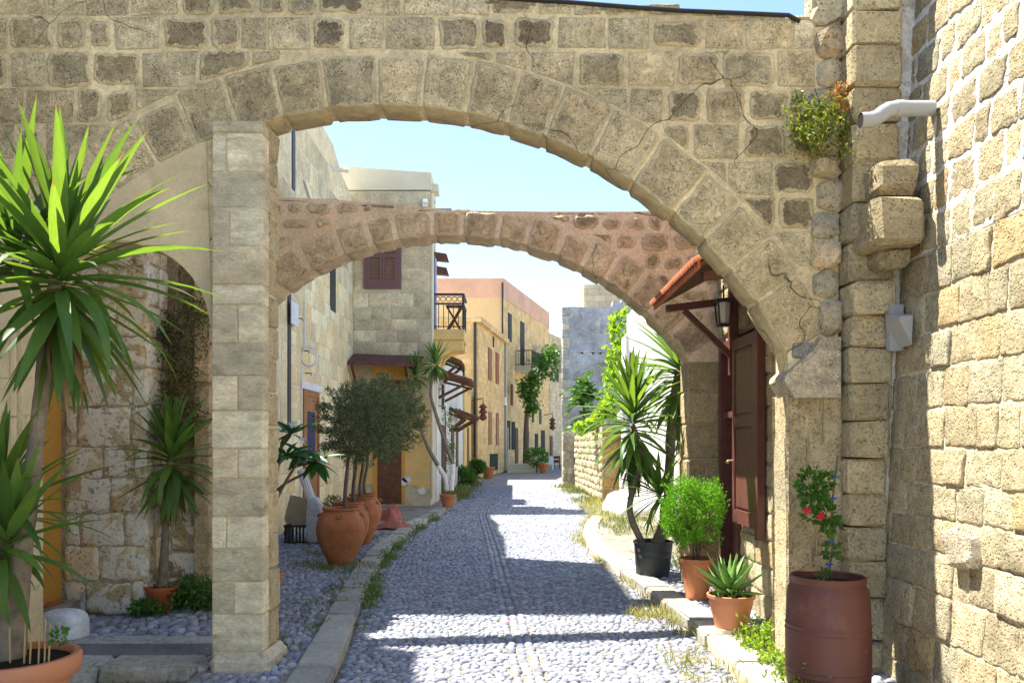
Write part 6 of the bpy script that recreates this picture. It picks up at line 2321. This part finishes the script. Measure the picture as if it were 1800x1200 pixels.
# yuccas by the grey house, painted trunks, terracotta pot
q = Vector((-1.72, 21.4, 0.1))
tpot = thing('street_pot', 'terracotta pot with white-trunked yuccas at the grey house corner', 'pot', q)
o = MB().lathe([(0.14, 0), (0.2, 0.28), (0.225, 0.29), (0.23, 0.35), (0.2, 0.35), (0.19, 0.3)], q, 24).build('pot_body', M_TERRA, tpot)
sharp(o)
for i, (lab, path, hd) in enumerate((('slender yucca leaning left against the grey house front', ((786, 862), (783, 840), (770, 818), (752, 785), (735, 740), (722, 700), (728, 668)), (730, 660)),
                                     ('slender yucca rising at the right corner of the grey house', ((793, 862), (795, 835), (796, 815), (780, 770), (764, 720), (757, 690), (762, 650)), (765, 640)))):
    t = thing('street_yucca', lab, 'yucca', q)
    pts_ = [P(a, b, 21.4) for a, b in path]
    trunk(t, pts_[:3], [0.075, 0.065, 0.06], M_WBARK, 'painted_trunk')
    trunk(t, pts_[2:], [0.058, 0.05, 0.045, 0.04, 0.04], M_BARK, 'trunk')
    yucca_head(t, P(hd[0], hd[1], 21.4), 64, 0.68, 0.07, low=-70, dry=4, rg=random.Random(31 + i), spread=0.2)

# ================================================================== RIGHT SIDE POTS
# barrel with climbing plant
bx, by = 2.22, 5.6
ba = thing('plastic_barrel', 'maroon plastic barrel used as planter at the foot of the buttress', 'barrel', (bx, by, 0))
pf_ = [(0.255, 0.0), (0.27, 0.02), (0.275, 0.05), (0.283, 0.20), (0.287, 0.205), (0.284, 0.215), (0.285, 0.24), (0.289, 0.245), (0.286, 0.255), (0.285, 0.50), (0.289, 0.505), (0.284, 0.515), (0.284, 0.535), (0.287, 0.54), (0.282, 0.55), (0.275, 0.74), (0.268, 0.79), (0.25, 0.815), (0.247, 0.83), (0.252, 0.84), (0.256, 0.875), (0.247, 0.88), (0.238, 0.87), (0.235, 0.80)]
o = MB().lathe(pf_, (bx, by, 0), 48).build('barrel_body', M_BARREL, ba)
sharp(o, 35)
soil(ba, (bx, by), 0.238, 0.82)
vi = thing('climbing_plant', 'red-flowered climbing plant tied to a cane in the barrel', 'plant', (bx, by, 0.84))
cane = [P(1455, 1020, 5.62), P(1460, 960, 5.62), P(1464, 880, 5.62), P(1472, 800, 5.65)]
MB().tube(cane, 0.007, 6).build('cane', M_REED, vi)
MB().tube([p_ + Vector((0.01 * math.sin(i * 2.1), -0.012, 0)) for i, p_ in enumerate(cane)], 0.006, 6).build('stem', M_OBARK, vi)
for (px_, py_, rx, n_) in ((1425, 850, 0.10, 150), (1433, 872, 0.09, 110), (1452, 845, 0.05, 40), (1455, 908, 0.07, 90), (1462, 925, 0.05, 50), (1425, 905, 0.05, 36), (1460, 966, 0.05, 46), (1448, 1012, 0.04, 40)):
    c = P(px_, py_, 5.6)
    a, u_ = ball_pts(n_, c, (rx, rx * 0.7, rx))
    leaf_cloud('leaves', a, u_ + [0, -0.3, -0.1], 0.052, 0.034, M_GREEN, vi)
for (px_, py_) in ((1442, 907), (1418, 897)):
    c = P(px_, py_, 5.54)
    f = MB()
    for j in range(5):
        a = j * 1.257
        f.add([c, c + Vector((math.cos(a) * 0.02, -0.01, math.sin(a) * 0.02)), c + Vector((math.cos(a + 0.55) * 0.034, -0.006, math.sin(a + 0.55) * 0.034)), c + Vector((math.cos(a + 1.1) * 0.02, -0.01, math.sin(a + 1.1) * 0.02))], [(0, 1, 2, 3)])
    f.build('flower', M_RED, vi)
for (px_, py_) in ((1466, 838), (1465, 876), (1460, 954), (1457, 992)):
    c = P(px_, py_, 5.58)
    MB().tube([c + Vector((-0.02, 0, 0.006)), c + Vector((0, -0.012, 0)), c + Vector((0.025, 0, 0.004))], 0.006, 5).build('tie', M_TIE, vi)

# aloe
ax_, ay_ = 1.98, 7.2
ap = thing('aloe_pot', 'wide terracotta coloured pot with aloe at the pavement edge', 'pot', (ax_, ay_, 0.12))
o = MB().lathe([(0.125, 0.0), (0.135, 0.008), (0.142, 0.05), (0.142, 0.055), (0.188, 0.255), (0.192, 0.26), (0.197, 0.31), (0.212, 0.315), (0.216, 0.345), (0.205, 0.35), (0.195, 0.345), (0.19, 0.30)], (ax_, ay_, 0.10), 36).build('pot_body', M_TERRA2, ap)
sharp(o, 45)
MB().lathe([(0.130, 0.0), (0.145, 0.004), (0.149, 0.045), (0.146, 0.05)], (ax_, ay_, 0.098), 36).build('saucer', M_CREAM, ap)
soil(ap, (ax_, ay_), 0.19, 0.41)
al = thing('aloe', 'spiky green aloe rosette in the wide terracotta pot', 'aloe', (ax_, ay_, 0.43))


def aloe_me(droop):
    vs, fs = [], []
    x = z = 0
    seg = 12
    for i in range(seg + 1):
        t = i / seg
        wd = (0.8 + 0.2 * min(1, t / 0.2)) * (1 - t ** 1.7) + 0.01
        j = 0.0 if i % 2 == 0 or i == seg else 0.10
        a = droop * t ** 1.3
        nx, nz = -math.sin(a), math.cos(a)
        th_ = 0.055 * wd
        e = 0.5 * wd + j * (0.5 if t < 0.9 else 0.2)
        vs += [(x + nx * th_ * 0.9, -e, z + nz * th_ * 0.9), (x, 0, z), (x + nx * th_ * 0.9, e, z + nz * th_ * 0.9), (x - nx * th_, 0, z - nz * th_)]
        x += math.cos(a) / seg
        z += math.sin(a) / seg
    for i in range(seg):
        k = i * 4
        for a, b in ((0, 1), (1, 2), (2, 3), (3, 0)):
            fs.append((k + a, k + b, k + 4 + b, k + 4 + a))
    me = bpy.data.meshes.new('aloe_leaf')
    me.from_pydata(vs, [], fs)
    me.polygons.foreach_set('use_smooth', [True] * len(me.polygons))
    me.materials.append(M_ALOE)
    return me


AL = [aloe_me(d) for d in (0.15, 0.45, -0.2)]
for i in range(26):
    t = i / 25
    place_leaf(AL[i % 3 if t > 0.3 else 0], al, Vector((ax_, ay_, 0.44 + 0.05 * (1 - t))), i * 2.4 + 0.4, R_(80 - 72 * t + R.uniform(-6, 6)), R.uniform(0.35, 0.44) * (0.8 + 0.25 * math.sin(t * 3)), 0.082, R.uniform(-0.15, 0.15))
for k in range(7):
    an = k * 0.9
    c = Vector((ax_ + math.cos(an) * 0.13, ay_ + math.sin(an) * 0.13, 0.41))
    for j in range(5):
        place_leaf(AL[0], al, c, j * 1.3 + k, R_(R.uniform(40, 80)), R.uniform(0.09, 0.14), 0.03)

# thuja
tx, ty = 2.03, 8.75
tpz = thing('thuja_pot', 'tall terracotta coloured pot under the clipped green conifer', 'pot', (tx, ty, 0.12))
o = MB().lathe([(0.12, 0.0), (0.13, 0.03), (0.125, 0.04), (0.165, 0.36), (0.17, 0.37), (0.178, 0.41), (0.195, 0.415), (0.198, 0.45), (0.182, 0.452), (0.172, 0.40)], (tx, ty, 0.10), 32).build('pot_body', M_TERRA, tpz)
sharp(o, 45)
soil(tpz, (tx, ty), 0.172, 0.50)
tj = thing('thuja', 'round clipped bright green conifer shrub beside the doorway', 'conifer', (tx, ty, 0.5))
for (dx, dy) in ((0, 0), (0.03, 0.02), (-0.03, 0.02), (0.02, -0.03)):
    trunk(tj, [(tx + dx, ty + dy, 0.5), (tx + dx * 1.5, ty + dy, 0.72), (tx + dx * 4, ty + dy * 3, 1.0)], [0.013, 0.011, 0.007], M_OBARK, 'stem', 6)
tc_ = np.array((2.00, 8.75, 1.04))
CS, DS = [], []
for k in range(520):
    u_ = rs.normal(size=3)
    u_ /= np.linalg.norm(u_)
    lump = 1 + 0.14 * math.sin(u_[0] * 5 + 1) * math.cos(u_[2] * 4) + 0.08 * math.sin(u_[1] * 9) + 0.06 * math.sin(u_[2] * 11 + u_[0] * 7)
    if u_[0] > 0.25 and u_[2] < 0.2 and rs.uniform() < 0.55:
        continue
    rr = np.array([0.335, 0.30, 0.39]) * lump * (0.80 + 0.20 * rs.uniform() + (0.14 if rs.uniform() < 0.08 else 0))
    if u_[2] < -0.2:
        rr[2] *= 0.86
    c = tc_ + u_ * rr
    n_ = 34
    ax2 = u_ * 0.55 + np.array([0, 0, 0.75]) + rs.normal(0, 0.25, 3)
    ax2 /= np.linalg.norm(ax2)
    tq = rs.uniform(-0.07, 0.05, (n_, 1))
    CS.append(c + ax2 * tq + rs.normal(0, 0.016, (n_, 3)))
    DS.append(ax2 + rs.normal(0, 0.5, (n_, 3)))
leaf_cloud('crown', np.concatenate(CS), np.concatenate(DS), 0.032, 0.010, M_THUJA, tj)
a, u_ = ball_pts(1500, tc_ + [0, 0, -0.12], (0.26, 0.22, 0.26))
leaf_cloud('inner_twigs', a, u_, 0.05, 0.008, M_DRY if False else M_DRYB, tj)

# black pot with branching yucca, just past the second arch
kx, ky = 1.83, 10.35
kp = thing('black_pot', 'large dented black plastic pot at the foot of the second arch', 'pot', (kx, ky, 0.12))
o = MB().lathe([(0.205, 0.0), (0.215, 0.02), (0.232, 0.25), (0.236, 0.255), (0.233, 0.265), (0.24, 0.33), (0.244, 0.335), (0.24, 0.345), (0.252, 0.43), (0.262, 0.435), (0.262, 0.455), (0.245, 0.455), (0.238, 0.40)], (kx, ky, 0.09), 32, 0.02).build('pot_body', M_BLACKP, kp)
sharp(o, 45)
soil(kp, (kx, ky), 0.236, 0.50)
yr = thing('branching_yucca', 'big branching yucca in the black pot by the white wall', 'yucca', (kx, ky, 0.5))
h1, h2, h3 = P(1192, 655, 10.75), P(1112, 748, 10.5), P(1158, 870, 10.3)
trunk(yr, [(kx + 0.05, ky, 0.48), P(1172, 900, 10.4), P(1178, 800, 10.5), P(1185, 700, 10.65), h1], [0.09, 0.065, 0.06, 0.06, 0.045])
trunk(yr, [(kx - 0.12, ky - 0.05, 0.48), P(1108, 905, 10.3), P(1112, 860, 10.35), P(1128, 800, 10.4), h2], [0.045, 0.042, 0.04, 0.04, 0.035], name='side_trunk')
rg5 = random.Random(77)
yucca_head(yr, h1, 120, 0.98, 0.10, low=-86, dry=22, rg=rg5, spread=0.8)
yucca_head(yr, h2, 120, 0.86, 0.085, low=-86, dry=12, rg=rg5, spread=0.75)
yucca_head(yr, h3, 46, 0.68, 0.07, low=-45, dry=2, rg=rg5, spread=0.15, axis=(-0.5, -0.1, 0.8))

# bush growing out of the arch wall top right
cb = thing('wall_bush', 'yellow-green bush growing out of the arch wall by the buttress', 'bush', P(1440, 230, 6.1))
CS, DS = [], []
for k in range(75):
    px_, py_ = R.gauss(1432, 24), R.gauss(222, 27)
    if px_ > 1488 or py_ < 165 or py_ > 280:
        continue
    c = np.array(P(px_, py_, R.uniform(5.85, 6.1)))
    CS.append(c + rs.normal(0, 0.035, (26, 3)))
    DS.append(rs.normal(0, 0.7, (26, 3)) + [-0.35, -0.2, 0.55])
leaf_cloud('foliage', np.concatenate(CS), np.concatenate(DS), 0.036, 0.017, M_CAPER, cb)
a = np.concatenate([np.array(P(R.uniform(1462, 1486), R.uniform(148, 205), 5.95)) + rs.normal(0, 0.025, (16, 3)) for k in range(14)])
M_RUST = leafmat('rust_leaf', (0.30, 0.10, 0.04), (0.34, 0.22, 0.06), 0.3, 0.7)
leaf_cloud('rusty_foliage', a, rs.normal(size=a.shape) + [0, 0, 0.5], 0.03, 0.014, M_RUST, cb)
tb = MB()
for k in range(22):
    a = P(R.uniform(1450, 1470), R.uniform(225, 255), 6.13)
    tb.tube([a, P(R.gauss(1432, 25), R.gauss(215, 25), 5.95)], 0.004, 4)
struct_part(tb.build('stems', M_OBARK, cb))

# vine hanging over the blue-grey wall and along the low wall
vn = thing('hanging_vine', 'bright lime-green vine trailing down before the blue-grey wall', 'vine', P(1070, 745, 27))
CS, DS, tb = [], [], MB()
vp = [(1098, 545, 29), (1088, 575, 28.6), (1092, 610, 28.3), (1080, 640, 28), (1075, 665, 27.5), (1088, 690, 27), (1070, 715, 26.5), (1050, 735, 26), (1030, 748, 26)]
for i in range(len(vp) - 1):
    for k in range(15):
        t = R.random()
        q = [vp[i][j] + (vp[i + 1][j] - vp[i][j]) * t for j in range(3)]
        c = np.array(P(q[0] + R.gauss(0, 8 if i < 5 else 5), q[1] + R.gauss(0, 7), q[2] + R.uniform(-0.2, 0.2)))
        CS.append(c + rs.normal(0, 0.08, (11, 3)))
        DS.append(rs.normal(0, 0.5, (11, 3)) + [-0.5, -0.4, -0.2])
for k in range(34):
    c = np.array(P(R.uniform(1064, 1115), R.uniform(668, 745), R.uniform(25.2, 27)))
    CS.append(c + rs.normal(0, 0.1, (10, 3)))
    DS.append(rs.normal(0, 0.5, (10, 3)) + [-0.5, -0.4, -0.1])
for k in range(14):
    c = np.array(P(1012 + k * 3.2, 757 - k * 1.2 + R.uniform(-6, 3), 25.6))
    CS.append(c + rs.normal(0, 0.06, (5, 3)))
    DS.append(rs.normal(0, 0.5, (5, 3)) + [-0.5, -0.4, 0.1])
leaf_cloud('foliage', np.concatenate(CS), np.concatenate(DS), 0.17, 0.15, M_VINE, vn)
tb.tube([P(*v) for v in vp], 0.015, 5)
tb.tube([P(*vp[0]), (4.4, 29.5, 6.7), (5.0, 30, 5.6)], 0.02, 5)
tb.tube([P(1070, 715, 26.5), (3.6, 26.2, 2.5), (3.75, 26.4, 0.0)], 0.03, 5)
struct_part(tb.build('stems', M_OBARK, vn))

# feather-leaved tree before the blue-grey wall
ft = thing('feather_leaf_tree', 'dark feather-leaved young tree before the blue-grey wall', 'tree', (3.0, 32.5, 0))
tr0 = P(1028, 730, 32.3)
trunk(ft, [(tr0.x + 0.05, 32.3, 0), (tr0.x, 32.3, 1.5), P(1027, 700, 32.3), P(1030, 668, 32.3)], [0.09, 0.07, 0.05, 0.03], M_OBARK)
CS, DS, tb = [], [], MB()
rgf = random.Random(3)
for k in range(44):
    an = rgf.uniform(0, 6.28)
    el = rgf.uniform(-0.2, 1.2)
    b0 = Vector(tr0) + Vector((0, 0, rgf.uniform(-0.1, 1.5)))
    L = rgf.uniform(0.6, 1.05)
    d0 = Vector((math.cos(an) * math.cos(el), math.sin(an) * math.cos(el), math.sin(el)))
    sd = d0.cross(Vector((0, 0, 1))).normalized()
    prev = b0
    for j in range(1, 15):
        t = j / 14
        q_ = b0 + d0 * L * t + Vector((0, 0, -0.45 * L * t * t))
        for s_ in (-1, 1):
            CS.append(np.array(q_))
            DS.append(np.array(sd * s_ + d0 * 0.45 + Vector((0, 0, -0.15))))
        prev = q_
    tb.tube([b0, b0 + d0 * L * 0.5 + Vector((0, 0, -0.11 * L)), b0 + d0 * L + Vector((0, 0, -0.45 * L))], 0.01, 4, False)
tb.build('frond_stalks', M_GREEN, ft)
leaf_cloud('crown', CS, DS, 0.24, 0.085, M_GREEN, ft)

# vine on the far balcony house
fv = thing('balcony_vine', 'green vine climbing past the far balcony of the pale house', 'vine', (1.4, 54, 0))
CS = []
for (a, b, n_, s_) in ((958, 640, 16, 16), (972, 625, 12, 12), (940, 668, 14, 9), (930, 700, 18, 8), (927, 680, 10, 7), (937, 715, 8, 8)):
    for k in range(n_):
        CS.append(np.array(P(R.gauss(a, s_ * 0.6), R.gauss(b, s_ * 0.7), R.uniform(52.5, 53.5))) + rs.normal(0, 0.18, (22, 3)))
CS = np.concatenate(CS)
leaf_cloud('foliage', CS, rs.normal(size=CS.shape) + [-0.2, -0.4, -0.1], 0.26, 0.17, M_GREEN, fv)
trunk(fv, [(P(925, 0, 53.5).x, 53.5, 0), P(925, 770, 53.5), P(927, 720, 53.5), P(938, 670, 53.5), P(960, 640, 53.5)], [0.24, 0.2, 0.14, 0.08, 0.04], M_OBARK)
# bushes at far doors
for (lab, px_, py_, d, r_) in (('dark green potted bush beside the far steps', 944, 803, 50, 0.75), ('green bush at the foot of the white house', 812, 842, 33, 0.55), ('weedy green bush near the ochre house', 838, 820, 40, 0.4)):
    c = P(px_, py_, d)
    t = thing('street_bush', lab, 'bush', (c.x, c.y, 0))
    a, u_ = ball_pts(1100, (c.x, c.y, max(c.z, r_ * 0.7)), (r_, r_, r_ * 0.8))
    leaf_cloud('foliage', a, u_ + rs.normal(0, 0.5, u_.shape) + [0, 0, 0.4], 0.16, 0.08, M_GREEN, t)
    MB().tube([(c.x, c.y, 0), (c.x, c.y, r_)], 0.05, 6).build('stem', M_OBARK, t)
for (lab, px_, d, m_) in (('small terracotta pot under the dark green shutters', 858, 41.5, M_TERRA), ('terracotta pot of the far bush', 955, 49, M_TERRA)):
    c = P(px_, 830, d)
    t = MB().lathe([(0.2, 0), (0.32, 0.5), (0.36, 0.52), (0.36, 0.6), (0.3, 0.6)], (c.x, c.y, 0), 16).build('street_planter', m_)
    tag(sharp(t), lab, 'pot')
# leafy twigs against the white house
tw_ = thing('white_wall_creeper', 'sparse creeper on the white house behind the painted trunks', 'creeper', (WX + 0.1, 25, 0))
CS = np.concatenate([np.array((WX + R.uniform(0.05, 0.3), R.uniform(24.3, 26.5), R.uniform(0.4, 3.0))) + rs.normal(0, 0.12, (14, 3)) for k in range(30)])
leaf_cloud('foliage', CS, rs.normal(size=CS.shape), 0.09, 0.05, M_GREEN, tw_)
MB().tube([(WX + 0.1, 25.2, 0), (WX + 0.12, 25.4, 1.5), (WX + 0.1, 25.2, 3)], 0.02, 5).build('stem', M_OBARK, tw_)
sgc = thing('pier_sprigs', 'pale green sprigs sprouting beside the second arch pier', 'plant', P(1200, 720, 11.9))
CS = np.concatenate([np.array(P(R.uniform(1192, 1212), R.choice((705, 712, 750, 756)) + R.uniform(-8, 8), 11.8)) + rs.normal(0, 0.03, (18, 3)) for k in range(16)])
leaf_cloud('foliage', CS, rs.normal(size=CS.shape) + [0, 0, 0.5], 0.06, 0.025, M_CAPER, sgc)

# ================================================================== WEEDS
def weeds(name, label, spots, mat=M_GRASS, L=0.09, W=0.008, n=26, spread=0.06, z=0.02):
    CS, DS, LL = [], [], []
    for (x_, y_, s_) in spots:
        k = int(n * s_)
        CS.append(np.stack([rs.normal(x_, spread * s_, k), rs.normal(y_, spread * s_, k), np.full(k, z)], 1))
        DS.append(rs.normal(0, 0.55, (k, 3)) + [0, 0, 1.0])
        LL.append(np.full(k, L * s_))
    D = np.concatenate(DS)
    D[:, 2] = np.abs(D[:, 2])
    o = leaf_cloud(name, np.concatenate(CS), D, np.concatenate(LL), W, mat, None)
    struct(o, label, 'stuff')
    return o


def bushy(spots, z0=0.03, n=60):
    CS = []
    for (x_, y_, s_) in spots:
        CS.append(np.stack([rs.normal(x_, 0.055 * s_, int(n * s_)), rs.normal(y_, 0.07 * s_, int(n * s_)), z0 + np.abs(rs.normal(0, 0.07 * s_, int(n * s_)))], 1))
    return np.concatenate(CS)


sp1 = []
for k in range(34):
    y_ = R.uniform(7.5, 19)
    sp1.append((lerp_path(KL_IN, y_) + R.uniform(0.0, 0.14), y_, R.uniform(0.4, 1.1)))
for (y_, c_) in ((9.3, 4), (10.4, 4), (12.4, 9), (13.4, 6), (16.5, 6), (18.6, 6)):
    for k in range(c_):
        yy = R.gauss(y_, 0.3)
        sp1.append((lerp_path(KL_IN, yy) + abs(R.gauss(0.03, 0.07)), yy, R.uniform(0.6, 1.25)))
weeds('kerb_weeds', 'weeds growing along the left kerb', sp1, M_GRASS, 0.10, 0.012, 22)
struct(leaf_cloud('kerb_herbs', bushy([s for s in sp1 if s[2] > 0.9]), rs.normal(size=bushy([s for s in sp1 if s[2] > 0.9]).shape) + [0, 0, 0.5], 0.035, 0.018, M_GREEN), 'leafy herbs at the foot of the left kerb', 'stuff')
sp2 = [(R.uniform(-2.2, -1.75), R.uniform(6.3, 11), R.uniform(0.4, 0.9)) for k in range(110)]
sp2 += [((602 - 900) * 11.2 / FPX + R.gauss(0, 0.28), 11.0 + R.gauss(0, 0.3), R.uniform(0.7, 1.4)) for k in range(36)]
sp2 += [(R.uniform(-3.6, -2.3), R.uniform(10.8, 18), R.uniform(0.4, 1.1)) for k in range(90)]
sp2 += [(R.uniform(-4.3, -2.9), R.uniform(7.1, 8.0), R.uniform(0.4, 0.8)) for k in range(24)]
weeds('pavement_weeds', 'small weeds between pebbles of the left pavement', sp2, M_GRASS, 0.085, 0.010, 16, 0.05, 0.09)
sp3 = [(lerp_path(KR_IN, y_) - abs(R.gauss(0, 0.09)), y_, R.uniform(0.5, 1.3)) for y_ in [R.uniform(5.5, 19) for k in range(46)]]
sp3 += [(R.gauss(1.55, 0.12), R.gauss(8.2, 0.4), R.uniform(0.7, 1.5)) for k in range(18)]
sp3 += [(R.gauss(1.62, 0.16), R.gauss(6.35, 0.35), R.uniform(0.6, 1.1)) for k in range(14)]
sp3 += [(R.uniform(1.9, 2.6), R.uniform(17.5, 24), R.uniform(0.8, 2.2)) for k in range(60)]
weeds('kerb_weeds', 'dry yellowish weeds along the right kerb and lane edge', sp3, leafmat('dry_weed', (0.14, 0.18, 0.04), (0.42, 0.38, 0.17), 0.3, 0.7), 0.11, 0.010, 22, 0.06)
sp4 = [(R.uniform(1.95, 2.3), R.uniform(5.3, 7.0), R.uniform(0.6, 1.3)) for k in range(26)] + [(R.gauss(2.22, 0.08), R.gauss(6.75, 0.15), 1.5) for k in range(10)] + [(R.uniform(1.9, 3.2), R.uniform(10.8, 19), R.uniform(0.7, 1.6)) for k in range(90)]
b4 = bushy(sp4[:36], 0.09, 70)
struct(leaf_cloud('pavement_herbs', b4, rs.normal(size=b4.shape) + [0, 0, 0.5], 0.045, 0.022, M_VINE), 'fresh green herbs on the right pavement near the barrel', 'stuff')
weeds('pavement_weeds', 'weeds on the right pavement around the pots', sp4, M_GRASS, 0.12, 0.012, 24, 0.06, 0.09)
sp5 = [(R.uniform(2.0, 2.9), R.uniform(23.5, 33), R.uniform(0.8, 1.8)) for k in range(40)] + [(R.uniform(-2.1, -1.6), R.uniform(24, 40), R.uniform(1, 2.4)) for k in range(60)]
weeds('wall_weeds', 'weeds at the foot of the low wall and far houses', sp5, M_GRASS, 0.14, 0.025, 22, 0.1)
# fallen pink petals
for (px_, py_, lab) in ((892, 1100, 'fallen pink blossom on the middle of the lane'), (1163, 1098, 'fallen magenta blossom near the right kerb')):
    d = H * FPX / (py_ - HOR)
    c = Vector(((px_ - 900) * d / FPX, d, 0.035))
    f = MB()
    for j in range(5):
        a = j * 1.257
        f.add([c, c + Vector((math.cos(a) * 0.018, math.sin(a) * 0.018, 0.008)), c + Vector((math.cos(a + 0.55) * 0.03, math.sin(a + 0.55) * 0.03, 0.012)), c + Vector((math.cos(a + 1.1) * 0.018, math.sin(a + 1.1) * 0.018, 0.008))], [(0, 1, 2, 3)])
    tag(f.build('fallen_blossom', M_PINK), lab, 'blossom')
